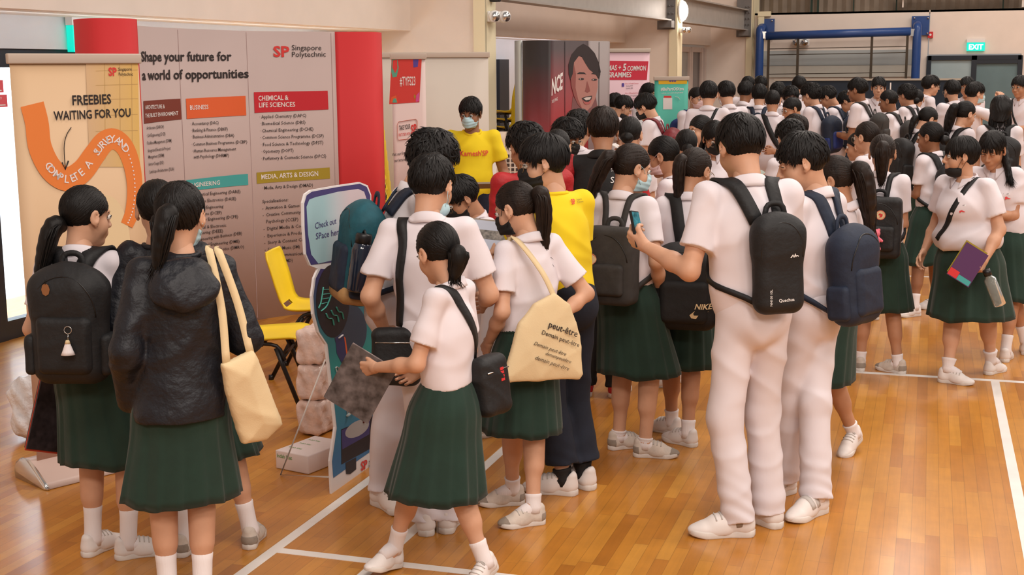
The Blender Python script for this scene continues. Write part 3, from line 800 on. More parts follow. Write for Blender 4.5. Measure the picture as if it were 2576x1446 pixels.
    neck = [('s', RC(k.N - unit(k.J - k.N) * .005, k.J + unit(k.J - k.N) * .06, .049 * s, .060 * s), .008)]
    fo = folds(sum(map(ord, key)), .0088 * p.get('fold', 1.0) * (1.25 if kind == 'jacket' else 1.0))
    V, Fq = sdfmesh(ops + (cv if sops is ops else []) + neck, svx, fo)
    to = MB().add(V, Fq, cm).build({'shirt': 'shirt', 'tee': 'tshirt', 'jacket': 'jacket', 'polo': 'polo_shirt'}[kind], o); k.top_o = to
    if sops is not ops:
        V, Fq = sdfmesh(sops + cv, svx, fo); MB().add(V, Fq, sm).build('sleeves', to)
    if kind in ('shirt', 'polo') or (kind == 'jacket' and p.get('collar')):
        c2 = MB(); collar(c2, k, H, cm, p.get('copen', 16)); c2.build('collar', to)
    else:
        c2 = MB(); a = np.linspace(0, 2 * math.pi, 25); ax = unit(k.J - k.N)
        ring_ = np.array([k.sp(0, -.006, .296) + k.R1 @ np.array([.062 * s * math.sin(q), .060 * s * math.cos(q), -.030 * s * (1 + math.cos(q)) / 2 + .004 * s]) for q in a])
        for _ in range(3): ring_ = ring_ + fgrad(k.sops, ring_) * np.clip(.002 - fld(k.sops, ring_), -.03, .03)[:, None]
        c2.tube(ring_, (.009 if kind == 'tee' else .013) * s, cm, 8, False); c2.build('neckband', to)
    # -------- lower garment
    bt = p.get('bottom', 'skirt' if fem else 'trousers')
    if bt == 'skirt':
        sk_ = MB(); n = 120; npl = p.get('pleats', 16); rows = []; m = 15; hz = p.get('skirt', .262) * H; wz = k.pel[2] + .040 * H
        kc = (k.kn[1] + k.kn[-1]) / 2; wc = k.sp(0, 0, .045)
        spread = np.abs(k.kn[1] - k.kn[-1]); rs = np.random.RandomState(sum(map(ord, key))); ph = rs.uniform(0, 6.28, 6)
        a = np.linspace(0, 2 * math.pi, n, endpoint=False)
        for i in range(m):
            t = i / (m - 1); z = wz + (hz - wz) * t; c = wc * (1 - t) + np.array([kc[0], kc[1], 0]) * t; c = c * 1.0
            e = t ** .75; rx_ = (.078 * ft * H) * (1 - e) + (.116 * H * ft ** .8 + spread[0] * .22) * e; ry_ = (.061 * ft * H) * (1 - e) + (.098 * H * ft ** .8 + spread[1] * .36) * e
            hipb = math.exp(-((t - .24) / .17) ** 2) * .010 * H; rx_ += hipb; ry_ += hipb
            u = (a * npl / (2 * math.pi)) % 1.0; saw = np.where(u < .78, u / .78, (1 - u) / .22) - .5
            big = .5 * np.sin(3 * a + ph[0]) + .6 * np.sin(5 * a + ph[1]) + .4 * np.sin(8 * a + ph[2])
            dr = 1 + (.020 + .045 * t) * saw * p.get('pleat', 1.0) + .050 * t ** 1.3 * big
            rows.append(np.stack([c[0] + rx_ * dr * np.cos(a), c[1] + ry_ * dr * np.sin(a), np.full(n, z) + (.010 * t * big if i else 0)], 1))
        for i in range(m - 1, m - 4, -1): rows.append(np.stack([rows[i][:, 0] * .985 + .015 * c[0], rows[i][:, 1] * .985 + .015 * c[1], rows[i][:, 2] + .001], 1))
        V = np.concatenate(rows); nr = len(rows); Fq = np.array([(i * n + (j + 1) % n, i * n + j, (i + 1) * n + j, (i + 1) * n + (j + 1) % n) for i in range(nr - 1) for j in range(n)])
        sk_.add(V, Fq, GREEN); so = sk_.build('skirt', o); k.skirt = so
        wb = MB(); rr = []
        for z, gk in ((.028, 1.0), (.030, 1.035), (.050, 1.03), (.052, .98)): rr.append([k.sp(.080 * ft * gk * math.cos(q), .063 * ft * gk * math.sin(q), z) for q in a[::3]])
        nn = len(a[::3]); wb.add(np.concatenate(rr), [(i * nn + j, i * nn + (j + 1) % nn, (i + 1) * nn + (j + 1) % nn, (i + 1) * nn + j) for i in range(3) for j in range(nn)], GREEN); wb.build('waistband', so)
    else:
        tm = p.get('tmat', WTROU); crop = p.get('crop', 0.0)
        ops = [('u', EL(k.pel + np.array([0, -.004 * H, .004 * H]), np.array([.080 * ft, .064 * ft, .078]) * H, k.R0), .05), ('u', EL(k.sp(0, 0, .03), np.array([.080 * ft, .062 * ft, .045]) * H, R), .04), ('u', EL(k.pel + k.R0 @ np.array([0, -.030 * H, -.020 * H]), np.array([.062, .040, .050]) * H, k.R0), .04)]
        cut = []
        for g in (1, -1):
            hp_, kn, an = k.hip[g], k.kn[g], k.an[g]; dn = unit(an - kn); e = an + (kn - an) * crop + dn * .012
            ops += [('u', RC(hp_, kn, .078 * s * ft, .066 * s), .03), ('u', SLV(kn, e, dn, .066 * s, p.get('cuff', .062) * s), .03)]
        f1 = folds(sum(map(ord, key)) + 5, .0075)
        def f2(x, y, z): return f1(x, y, z) - .0028 * np.exp(-np.maximum(z - .12, 0) / .09) * np.sin(z * 80 + 26 * x + 21 * y + 2.5 * np.sin(17 * x + 9 * z))
        V, Fq = sdfmesh(ops + cut, svx, f2); MB().add(V, Fq, tm).build('jeans' if tm is JEANS else 'trousers', o)
    # -------- shoes and socks
    sst = p.get('shoe', 'canvas' if (sum(map(ord, key)) % 2) else 'leather')
    for g, a, fy, lf in k.ft:
        Rf = rz(-fy)
        if lf > 0: pv = a + Rf @ np.array([0, .13 * s, 0]); Rs = Rf @ rx(-lf); t = pv + Rs @ np.array([0, -.13 * s, 0])
        elif lf < 0: pv = a + Rf @ np.array([0, -.05 * s, 0]); Rs = Rf @ rx(-lf); t = pv + Rs @ np.array([0, .05 * s, 0])
        else: Rs, t = Rf, a
        base = None
        for nm, me in shoe_protos(sst):
            so_ = bpy.data.objects.new(nm, me); COL.objects.link(so_)
            if base is None: so_.parent = o; so_.matrix_local = M4(Rs, t, s * (.95 if fem else 1.03)); base = so_
            else: so_.parent = base
        kn, an = k.kn[g], k.an[g]; dn = unit(kn - an); q = p.get('sock', .11)
        fw = Rs @ np.array([0, 1., 0]); dnn = Rs @ np.array([0, 0, -1.])
        sb = MB(); sm_ = p.get('sockm', SOCKM)
        V, Fq = tube([an + (fw * .085 + dnn * .034) * s, an + (fw * .045 + dnn * .018) * s, an + (fw * .0 + dnn * .002) * s, an - fw * .02 * s + dnn * .01 * s], np.array([.028, .034, .038, .034]) * s, 16, True, None, (1, 0, 0)); sb.add(V, Fq, sm_)
        P = [an - dn * .030 * s, an, an + dn * q * .3 * s, an + dn * q * .8 * s, an + dn * q * s, an + dn * (q + .004) * s]
        V, Fq = tube(P, np.array([.038, .0405, .0375, .0395 * af, .0425 * af, .040 * af]) * s, 20, True); sb.add(V, Fq, sm_).build('sock', o)
    return k

def child_to(k, name, mb, parent=None):
    return mb.build(name, parent or k.o)
def carried(k, name, parts, label, cat, group=None, base=None):
    """a thing carried by figure k: parts are (name, MB in the figure's frame); the first is the body of the thing"""
    allv = np.concatenate([v for _, m in parts for v in m.V]); c = (allv.min(0) + allv.max(0)) / 2; c[2] = allv[:, 2].min() if base is None else base
    if len(parts) == 1:
        ob = parts[0][1].build(name, None, c)
        ob.location = Vector(k.root + k.Rw @ c); ob.rotation_euler = (0, 0, math.radians(-k.A)); return tag(ob, label, cat, group)
    e = empty(name, k.root + k.Rw @ c, math.radians(-k.A)); tag(e, label, cat, group)
    last = {}
    for nm, m in parts:
        up = None
        if '>' in nm: up, nm = nm.split('>')
        V0 = m.V; m.V = [v - c for v in V0]; ob = m.build(nm, last.get(up, e)); last[nm] = ob
    return e
def onshirt(k, P, off):
    P = np.array(P, float)
    for _ in range(4):
        d = fld(k.sops, P); g = fgrad(k.sops, P); P = P + g * np.clip(off - d, -.05, .05)[:, None]
    return P, fgrad(k.sops, P)
def strap(k, pts, w, t, m, off=.010, n=34, free=0, ends=(None, None), mbx=None):
    """pts are spine coordinates (x, y, z in body heights); laid onto the shirt surface"""
    P = crom([k.sp(*q) for q in pts], n); Q, N = onshirt(k, P, off)
    wgt = np.ones(n)
    for i in range(free): wgt[n - 1 - i] = i / free
    Q = P * (1 - wgt[:, None]) + Q * wgt[:, None]
    for _ in range(2): Q[1:-1] = (Q[:-2] + Q[1:-1] * 2 + Q[2:]) / 4
    for _ in range(3): Q = Q + fgrad(k.sops, Q) * np.clip(off - fld(k.sops, Q), 0, .05)[:, None] * wgt[:, None]
    mb = mbx or MB(); V, Fq = ribbon(Q, N, w, t); mb.add(V, Fq, m); return mb

def backpack(k, label, m, w=.29, h=.42, d=.15, z=.13, x=0.0, style='plain', m2=None, sw=.058, group=None, strapm=None, roll=0, one=None):
    """worn on the back; z is the bag centre along the spine (body heights), x sideways"""
    m2 = m2 or m; sm = strapm or m; s = k.s; R = k.R1 @ ry(roll); up = R @ np.array([0, 0, 1.]); rt = R @ np.array([1., 0, 0]); bk = R @ np.array([0, -1., 0])
    c0 = k.sp(x, -.03, z); probe = [c0 + up * q * h * .3 + bk * .25 for q in (-1, 0, 1)]
    sf, _ = onshirt(k, np.array(probe), .0); bd = max((q - c0) @ bk for q in sf)
    c = c0 + bk * (bd + d / 2 + .004)
    vx = float(np.clip(k.dist * .0012, .0055, .014)) if hasattr(k, 'dist') else .007
    rd = min(.07, d * .46)
    ops = [('u', BX(c - up * h * .04, (w / 2, d / 2, h * .46), R, rd), .02), ('u', EL(c + up * h * .26, (w * .47, d * .46, h * .25), R), .06)]
    pk = []
    if style in ('plain', 'daypack', 'small'):
        pk = [('u', BX(c + bk * (d * .42) - up * h * .16, (w * .36, d * .22, h * .24), R, .03), .02)]
    if style == 'box':
        ops = [('u', BX(c, (w / 2, d / 2, h / 2), R, .035), .02)]
        pk = [('u', BX(c + bk * (d * .5) - up * h * .17, (w * .38, .028, h * .20), R, .02), .02)]
    fo = folds(sum(map(ord, label)), .0035, 1.3)
    body = MB(); V, Fq = sdfmesh(ops, vx, fo); body.add(V, Fq, m)
    parts = [('bag_body', body)]
    if pk: V, Fq = sdfmesh(pk, vx, fo); parts.append(('front_pocket', MB().add(V, Fq, m2)))
    if style in ('plain', 'daypack'):
        for g in (1, -1):
            V, Fq = sdfmesh([('u', BX(c + rt * g * w * .50 - up * h * .25, (.022, d * .36, h * .17), R, .02), .02)], vx, fo); parts.append(('side_pocket', MB().add(V, Fq, m2)))
    # zip lines
    zl = MB(); a = np.linspace(-1, 1, 17)
    zp = np.array([c + bk * (d * .43) + rt * (w * .43 * math.sin(q * 1.45)) + up * (h * (-.12 + .52 * math.cos(q * 1.2))) for q in a])
    for _ in range(3):
        dd = fld(ops, zp); gg = fgrad(ops, zp); zp = zp + gg * (.001 - dd)[:, None]
    zl.tube(zp, .0028, PLASTK, 5); parts.append(('bag_body>zip', zl))
    # haul loop
    hl = MB(); ht = c + up * h * .47 - bk * d * .30
    P = crom([ht + rt * .045 - up * .03, ht + rt * .034 + up * .035, ht + up * .050, ht - rt * .034 + up * .035, ht - rt * .045 - up * .03], 14)
    V, Fq = ribbon(P, np.tile(bk, (14, 1)), .022, .006); hl.add(V, Fq, sm); parts.append(('haul_loop', hl))
    loc = R.T @ (c - k.pel) / k.H
    tz = loc[2] + h * .40 / k.H; by = loc[1] + d * .2 / k.H; bz = loc[2] - h * .40 / k.H; bx = w * .36 / k.H
    for g in (1, -1):
        if one is not None and g != one: continue
        pts = [(loc[0] + g * .028, by + .02, tz), (g * .045, -.055, .30), (g * .062, -.010, .325), (g * .068, .055, .275), (g * .078, .075, .19), (g * .095, .045, .10), (loc[0] + g * bx, by, bz)]
        mb = strap(k, pts, np.concatenate([np.full(22, sw), np.linspace(sw, .024, 4), np.full(10, .024)]), .012, sm, .013, 36, 2)
        parts.append(('shoulder_strap', mb))
    k.bag = (c, R, w, h, d, bk, up, rt, ops + pk)
    return carried(k, 'backpack', parts, label, 'backpack', group)
def decal_on(k, mb, V2, m, size, u, v, ang=0, off=.003, ops=None):
    """a flat print (verts in XY) laid on the back face of the bag k.bag at (u, v) metres from its centre, right and up as seen from behind"""
    c, R, w, h, d, bk, up, rt, ops0 = k.bag; V, Fq = V2
    a = math.radians(ang); X = V[:, 0] * math.cos(a) - V[:, 1] * math.sin(a); Y = V[:, 0] * math.sin(a) + V[:, 1] * math.cos(a)
    P = c + np.outer(u + X * size, rt) + np.outer(v + Y * size, up) + bk * (d / 2 + .12)
    for _ in range(5):
        dd = fld(ops0, P); P = P - bk * (dd - off)[:, None] * .9
    # keep it flat enough: average the depth
    mb.add(P, Fq, m); return mb
def disc2(r, n=28, r0=0.0):
    a = np.linspace(0, 2 * math.pi, n, endpoint=False)
    if r0 == 0: return np.stack([r * np.cos(a), r * np.sin(a), 0 * a], 1), [tuple(range(n))]
    V = np.concatenate([np.stack([q * np.cos(a), q * np.sin(a), 0 * a], 1) for q in (r0, r)]); return V, [(j, (j + 1) % n, n + (j + 1) % n, n + j) for j in range(n)]
def poly2(pts): return np.array([(a, b, 0) for a, b in pts], float), [tuple(range(len(pts)))]

# ================================================================== the hall
FR = rz(-3.5); WU = FR @ np.array([0, 1., 0]); WN = FR @ np.array([1., 0, 0])   # along the left wall, out of it
def wp(u, n, z): return WU * u + WN * n + np.array([0, 0, z])
def wbox(mb, u0, u1, n0, n1, z0, z1, m): mb.box(wp((u0 + u1) / 2, (n0 + n1) / 2, (z0 + z1) / 2), ((n1 - n0) / 2, (u1 - u0) / 2, (z1 - z0) / 2), m, FR); return mb
PAINT = mat('cream_wall_paint', (.78, .68, .60), .8, (30, .06, .004), .03, 3)
PALE = mat('pale_wall_paint', (.72, .72, .72), .8, (30, .06, .004), .03, 3)
TRIMY = mat('ivory_trim_paint', (.80, .72, .50), .7, (30, .05, .004))
STEEL = mat('grey_painted_steel', (.36, .33, .30), .55, (40, .1, .004), .06, 6)
STEELD = mat('dark_grey_steel', (.17, .16, .155), .55, (40, .1, .004), .06, 6)
FRAMEB = mat('blue_black_frame', (.014, .020, .030), .4, (40, .05, .003))
GLASSF = mat('frosted_door_glass', (.33, .42, .44), .35, (6, .05, .01), .06, 3)
GLASST = mat('teal_door_glass', (.13, .20, .215), .25, (6, .05, .01), .08, 3)
CLEAR = mat('clear_glass', (.95, .98, 1.0), .02, trans=1.0, ior=1.1)
LOUV = mat('louvre_glass', (.28, .28, .26), .25, var=.15, vscale=3)
OUTW = mat('outdoor_white_wall', (.85, .88, .90), .8)

def floor_mat():
    m = bpy.data.materials.new('varnished_plank_floor'); m.use_nodes = True; nt = m.node_tree; L = nt.links
    b = nt.nodes['Principled BSDF']; tc = nd(nt, 'ShaderNodeTexCoord'); sp = nd(nt, 'ShaderNodeSeparateXYZ'); L.new(tc.outputs['Object'], sp.inputs[0])
    def mth(op, a, b_=None, c=None):
        n = nd(nt, 'ShaderNodeMath', operation=op)
        for i, v in enumerate((a, b_, c)):
            if v is None: continue
            if isinstance(v, (int, float)): n.inputs[i].default_value = v
            else: L.new(v, n.inputs[i])
        return n.outputs[0]
    W = .0575; xr = mth('DIVIDE', sp.outputs[0], W); row = mth('FLOOR', xr); fx = mth('FRACT', xr)
    wn = nd(nt, 'ShaderNodeTexWhiteNoise', noise_dimensions='1D'); L.new(row, wn.inputs['W'])
    yo = mth('ADD', mth('DIVIDE', sp.outputs[1], .62), mth('MULTIPLY', wn.outputs['Value'], 7.3)); colm = mth('FLOOR', yo); fy = mth('FRACT', yo)
    cb = nd(nt, 'ShaderNodeCombineXYZ'); L.new(row, cb.inputs[0]); L.new(colm, cb.inputs[1])
    w2 = nd(nt, 'ShaderNodeTexWhiteNoise', noise_dimensions='2D'); L.new(cb.outputs[0], w2.inputs['Vector'])
    rp = nd(nt, 'ShaderNodeValToRGB'); L.new(w2.outputs['Value'], rp.inputs[0])
    cr = rp.color_ramp; cr.elements[0].position = 0; cr.elements[0].color = (.37, .132, .014, 1); cr.elements[1].position = 1; cr.elements[1].color = (.56, .255, .038, 1)
    for p, c in ((.12, (.45, .170, .019, 1)), (.55, (.50, .203, .024, 1)), (.9, (.54, .232, .031, 1))): e = cr.elements.new(p); e.color = c
    mp = nd(nt, 'ShaderNodeMapping'); mp.inputs['Scale'].default_value = (60, 3.2, 1); L.new(tc.outputs['Object'], mp.inputs[0])
    gr = nd(nt, 'ShaderNodeTexNoise'); gr.inputs['Scale'].default_value = 1; gr.inputs['Detail'].default_value = 4; gr.inputs['Distortion'].default_value = .6; L.new(mp.outputs[0], gr.inputs['Vector'])
    bl = nd(nt, 'ShaderNodeTexNoise'); bl.inputs['Scale'].default_value = 9; bl.inputs['Detail'].default_value = 3; L.new(tc.outputs['Object'], bl.inputs['Vector'])
    v = mth('ADD', mth('MULTIPLY', gr.outputs['Fac'], .30), mth('ADD', mth('MULTIPLY', bl.outputs['Fac'], .34), .70))
    ex = mth('MINIMUM', fx, mth('SUBTRACT', 1.0, fx)); gx = mth('GREATER_THAN', ex, .022)
    ey = mth('MINIMUM', fy, mth('SUBTRACT', 1.0, fy)); gy = mth('GREATER_THAN', ey, .0022)
    gap = mth('ADD', mth('MULTIPLY', mth('MULTIPLY', gx, gy), .30), .70)
    sc = nd(nt, 'ShaderNodeVectorMath', operation='SCALE'); L.new(rp.outputs[0], sc.inputs[0]); L.new(mth('MULTIPLY', v, gap), sc.inputs['Scale']); L.new(sc.outputs[0], b.inputs['Base Color'])
    b.inputs['Roughness'].default_value = .36; b.inputs['Coat Weight'].default_value = .32; b.inputs['Coat Roughness'].default_value = .16
    wv = nd(nt, 'ShaderNodeTexNoise'); wv.inputs['Scale'].default_value = 1.6; L.new(tc.outputs['Object'], wv.inputs['Vector'])
    bp = nd(nt, 'ShaderNodeBump'); bp.inputs['Strength'].default_value = .25; bp.inputs['Distance'].default_value = .003
    L.new(mth('ADD', mth('MULTIPLY', gap, .5), wv.outputs['Fac']), bp.inputs['Height']); L.new(bp.outputs[0], b.inputs['Normal'])
    return m
fm = floor_mat()
fb = MB(); fb.add([(-7.6, -4, 0), (12, -4, 0), (12, 30, 0), (-7.6, 30, 0)], [(0, 1, 2, 3)], fm, True); fb.build('floor', kind='structure')
YD = mat('pale_yard_concrete', (.55, .55, .54), .8, (20, .2, .004), .08, 2)
fb = MB(); fb.add([(-12, -4, -.002), (-7.59, -4, -.002), (-7.59, 30, -.002), (-12, 30, -.002)], [(0, 1, 2, 3)], YD, True); fb.build('floor_yard', kind='structure')
LINEP = mat('white_court_line_paint', (.80, .76, .72), .45, (30, .1, .002), .06, 5, coat=.3)
lb = MB()
def line(x0, y0, x1, y1): z = .0006 if y1 - y0 > 1 else .0009; lb.box(((x0 + x1) / 2, (y0 + y1) / 2, z), ((x1 - x0) / 2, (y1 - y0) / 2, z), LINEP)
line(-2.525, -3, -2.475, 27); line(-2.06, -3, -2.01, 27); line(-2.475, 4.565, 3, 4.615); line(.435, 4.615, .485, 8.49); line(-2.475, 8.49, 3, 8.54); line(-2.475, 12.655, 3, 12.705); line(.435, 12.705, .485, 16.6)
lb.build('trim_1', kind='structure')

mb = MB()                                       # the wall behind the bays, with its door openings
for a in ((-6, 6.95, 0, 3), (6.95, 12.7, 2.12, 3), (12.7, 24, 0, 3)): wbox(mb, a[0], a[1], -7.0, -6.85, a[2], a[3], PALE)
mb.build('wall_left_rear', kind='structure')
mb = MB()
wbox(mb, -6, 21.4, -6.30, -6.15, 2.36, 8.2, PAINT); wbox(mb, 21.4, 28.3, -6.30, -6.15, 2.40, 8.2, PAINT); wbox(mb, 27.7, 28.3, -6.3, -6.15, 0, 2.4, PAINT)
wbox(mb, -6, 24.5, -6.86, -6.301, 2.361, 2.45, mat('white_soffit_paint', (.86, .86, .84), .7))
mb.build('wall_left', kind='structure')
for i, (u0, u1) in enumerate(((12.92, 13.17), (21.15, 21.45), (27.55, 28.2))):
    mb = MB(); wbox(mb, u0, u1, -6.85, -5.3, 0, 8.2, PAINT); mb.build('wall_fin_%s' % ('near', 'middle', 'far')[i], kind='structure')
    mb = MB(); wbox(mb, u0 - .045, u1 + .01, -5.299, -5.27, 0, 8.2, TRIMY); wbox(mb, u0 - .046, u0 - .0005, -5.40, -5.27, 0, 8.2, TRIMY); mb.build('trim_%d' % (i + 2), kind='structure')
def girder(u0, u1, nm):
    e = empty(nm, wp(u0, -5.45, 2.7)); e['kind'] = 'structure'; e.rotation_euler = (0, 0, math.radians(-3.5))
    g = MB(); L = u1 - u0
    g.box((0, L / 2, .21), (.008, L / 2, .20), STEEL); g.box((0, L / 2, .01), (.10, L / 2, .012), STEEL); g.box((0, L / 2, .41), (.10, L / 2, .012), STEEL); g.build('beam', e)
    p = MB(); p.box((0, L - .01, .26), (.15, .012, .40), STEELD); p.box((.04, L - .12, -.06), (.10, .11, .055), STEELD)
    for z in (.0, .12, .24, .36, .48):
        for x in (.05, .11): p.tube([(x, L - .05, z), (x, L - .02, z)], .016, STEELD, 6)
    p.build('end_plate', e); return e
girder(13.18, 21.12, 'trim_5'); girder(21.46, 27.5, 'trim_6')
# far wall
YF = 28.0; mb = MB()
mb.box((-1.85, YF + .1, 1.525), (1.75, .1, 1.525), PAINT); mb.box((.795, YF + .1, 2.61), (.875, .1, .44), PAINT); mb.box((6.8, YF + .1, 1.525), (5.13, .1, 1.525), PAINT)
mb.build('wall_far', kind='structure')
mb = MB(); cl = mat('brown_corrugated_cladding', (.20, .155, .115), .7, var=.12, vscale=4)
n = 150; V = []
for i in range(n + 1):
    x = -4 + 14 * i / n; y = YF + .55 + (.05 if i % 2 else 0); V += [(x, y, 3.0), (x, y, 8.2)]
mb.add(V, [(2 * i, 2 * i + 2, 2 * i + 3, 2 * i + 1) for i in range(n)], cl, True); mb.box((3, YF + .3, 3.03), (7, .3, .02), PAINT)
mb.build('wall_far_upper', kind='structure')
mb = MB(); dg = mat('dark_green_steel', (.012, .030, .018), .6)
for x in (-2.45, -2.32): mb.box((x, YF + .40, 3.5), (.02, .03, .45), dg)
mb.box((-2.4, YF + .38, 3.34), (.05, .02, .02), dg); mb.box((-1.6, YF + .42, 3.5), (.012, .02, .45), dg); mb.box((1.3, YF + .42, 3.5), (.014, .02, .45), dg); mb.box((-.75, YF + .42, 3.5), (.014, .02, .45), dg)
mb.box((.55, YF + .2, 3.42), (1.35, .12, .05), PAINT); mb.box((-.62, YF + .25, 3.28), (.015, .03, .16), PAINT); mb.box((1.66, YF + .25, 3.28), (.02, .03, .2), PAINT)
mb.build('trim_7', kind='structure')
mb = MB(); mb.box((-3.42, YF - .06, 2.55), (.06, .06, .52), TRIMY); mb.box((-3.36, YF - .06, 3.03), (.13, .07, .05), TRIMY); mb.build('trim_8', kind='structure')
mb = MB(); mb.box((-1.9, YF - .02, 2.12), (1.6, .018, .155), mat('grey_blue_band', (.42, .45, .45), .7)); mb.box((-1.9, YF - .02, 1.85), (1.6, .018, .12), mat('pale_band', (.60, .57, .50), .7)); mb.build('window_1', kind='structure')
# far doors
e = empty('door_1', (.795, YF - .02, 0)); e['kind'] = 'structure'
mb = MB()
for x in (-.86, -.0, .86): mb.box((x, 0, 1.07), (.045 if x else .05, .04, 1.07), FRAMEB)
mb.box((0, 0, 2.10), (.88, .04, .045), FRAMEB); mb.box((.43, 0, 2.03), (.43, .035, .05), FRAMEB); mb.build('door_frame', e)
mb = MB(); mb.box((-.43, .01, 1.03), (.385, .008, 1.03), GLASSF); mb.build('frosted_pane', e)
mb = MB(); mb.box((.43, .01, .99), (.385, .008, .99), GLASST); mb.build('teal_pane', e)
# near door in the rear wall and the yard outside
mb = MB()
for u in (8.74, 10.05, 11.35, 12.65): wbox(mb, u - .05, u + .05, -6.98, -6.88, 0, 2.12, FRAMEB)
wbox(mb, 8.7, 12.7, -6.98, -6.88, 2.0, 2.12, FRAMEB); mb.build('window_2', kind='structure')
e = empty('door_2', wp(7.83, -6.93, 0), math.radians(-3.5)); e['kind'] = 'structure'
mb = MB()
for y, hw in ((-.84, .045), (-.46, .09), (.84, .045)): mb.box((0, y, 1.07), (.06, hw, 1.07), FRAMEB)
mb.box((0, 0, 2.07), (.06, .88, .085), FRAMEB); mb.box((.0, .0, .07), (.05, .84, .07), FRAMEB); mb.box((.03, -.65, 1.0), (.02, .2, 1.0), FRAMEB); mb.build('door_frame', e)
mb = MB(); mb.box((-.02, .19, 1.06), (.004, .62, .93), CLEAR); mb.build('glass_pane', e)
st = mat('red_sticker_print', (.75, .10, .12), .6)
def sticker(dy, z):
    mb = MB(); mb.box((-.012, dy, z), (.003, .085, .045), st)
    V, F_ = textgeo('EMERGENCY', .01); mb.add(np.stack([np.full(len(V), .0), dy - .07 + V[:, 0] * .016, z + .012 + V[:, 1] * .022], 1), F_, WHITEP)
    mb.box((-.008, dy, z - .03), (.003, .06, .004), WHITEP); mb.build('sticker', e)
sticker(-.255, 1.85); sticker(-.225, 1.745)
mb = MB(); wbox(mb, 4.0, 15.5, -9.7, -9.5, 0, 3.6, OUTW); mb.build('wall_yard', kind='structure')
mb = MB(); wbox(mb, 17.14, 17.5, -6.849, -6.80, 0, 2.08, FRAMEB); mb.build('door_3', kind='structure')
# louvred doors in the last bay
e = empty('door_4', wp(25.9, -6.2, 0), math.radians(-3.5)); e['kind'] = 'structure'
DF = mat('beige_door_frame', (.55, .45, .40), .6)
mb = MB()
for y in (-1.2, -.1, .05, .95, 1.25): mb.box((0, y, 1.17), (.04, .06 if y > -1 else .04, 1.17), DF)
for z in (1.58, 2.30): mb.box((0, -.6, z), (.03, .55, .05), DF)
mb.box((0, .5, 2.3), (.03, .45, .05), DF); mb.build('door_frame', e)
mb = MB(); mb.box((-.01, -.62, 1.15), (.006, .52, 1.12), LOUV); mb.box((-.01, .5, 1.15), (.006, .42, 1.12), mat('dark_glass', (.06, .055, .06), .15)); mb.build('glass_pane', e)

# ---- fittings on the walls
LITG = mat('lit_green_sign', (.0, .45, .36), .5, emit=((.0, .62, .48), 1.0)); LITW = mat('lit_white_letters', (.9, .95, .92), .5, emit=((.85, 1.0, .95), 1.1))
def exit_sign(c, R, w, h, label, txt='EXIT'):
    e = empty('exit_sign', c); e.rotation_euler = Matrix(R.tolist()).to_euler()
    b = MB(); b.box((0, .0, 0), (w / 2, .03, h / 2), LITG); b.build('sign_box', e)
    b = MB(); b.box((0, 0, h / 2 + .035), (w / 2 * 1.02, .032, .033), WHITEP); b.build('lamp_housing', e)
    V, F_ = textgeo(txt, .03, 'CENTER'); b = MB(); b.add(np.stack([V[:, 0] * h * .80, np.full(len(V), -.033), (V[:, 1] - .36) * h * .85], 1), F_, LITW); b.build('lettering', e)
    tag(e, label, 'exit sign'); return e
exit_sign((.81, YF - .04, 2.315), np.eye(3), .34, .165, 'lit green EXIT sign above the far glass doors')
exit_sign(wp(8.43, -6.80, 2.20), FR @ rz(90), .36, .20, 'green EXIT sign half hidden behind the red booth end, left wall')
mb = MB(); mb.box((-.06, YF - .03, 2.56), (.05, .03, .06), REDP); V, F_ = disc2(.022); mb.add(np.stack([V[:, 0] - .06, np.full(len(V), YF - .062), V[:, 1] + 2.56], 1), F_, WHITEP)
tag(mb.build('fire_alarm', origin=(-.06, YF - .03, 2.5)), 'small red fire alarm box on the far wall', 'alarm')
def twin_light(c, R, sc, label):
    e = empty('emergency_light', c); e.rotation_euler = Matrix(R.tolist()).to_euler(); b = MB(); b.box((0, 0, 0), (.13 * sc, .035 * sc, .055 * sc), WHITEP, bev=.012); b.build('housing', e)
    for s in (-1, 1):
        a = np.linspace(0, 2 * math.pi, 25); b = MB()
        b.tube([(s * .066 * sc, -.02 * sc, .0), (s * .066 * sc, -.075 * sc, .0)], .062 * sc, WHITEP, 20)
        b.tube([(s * .066 * sc, -.074 * sc, .0), (s * .066 * sc, -.085 * sc, .0)], .050 * sc, METAL, 20)
        b.tube([(s * .066 * sc, -.083 * sc, .0), (s * .066 * sc, -.090 * sc, .0)], .018 * sc, CLEAR, 12); b.build('lamp_head', e)
    tag(e, label, 'emergency light'); return e
twin_light(wp(13.04, -5.20, 2.49), FR @ rz(55), 1.0, 'white twin head emergency light on the near fin beside the cream partition')
twin_light(wp(21.3, -5.20, 2.55), FR @ rz(55), .8, 'white twin head emergency light on the middle fin under the bright lamp')
twin_light((-2.6, YF - .08, 2.44), np.eye(3), 1.3, 'clear twin head emergency light on the far wall behind the blue frame')
LAMPM = mat('lit_lamp_glass', (1, .95, .8), .4, emit=((1.0, .93, .74), 5.0))
def bulkhead(u, z, label, r=.17):
    e = empty('wall_lamp', wp(u, -5.26, z), math.radians(-3.5)); b = MB()
    P = [(x, 0, 0) for x in (0, .03, .07, .10, .12)]; b.tube(P, [r, r, r * .85, r * .55, r * .1], LAMPM, 24); b.build('lamp_glass', e)
    b = MB(); b.tube([(-.005, 0, 0), (.02, 0, 0)], r * 1.08, WHITEP, 24); b.build('lamp_base', e); tag(e, label, 'wall lamp')
    l = bpy.data.lights.new('wall_lamp_light', 'POINT'); l.energy = 22; l.color = WARM; l.shadow_soft_size = .12; o = bpy.data.objects.new('wall_lamp_light', l); COL.objects.link(o); o.location = Vector(wp(u, -5.0, z))
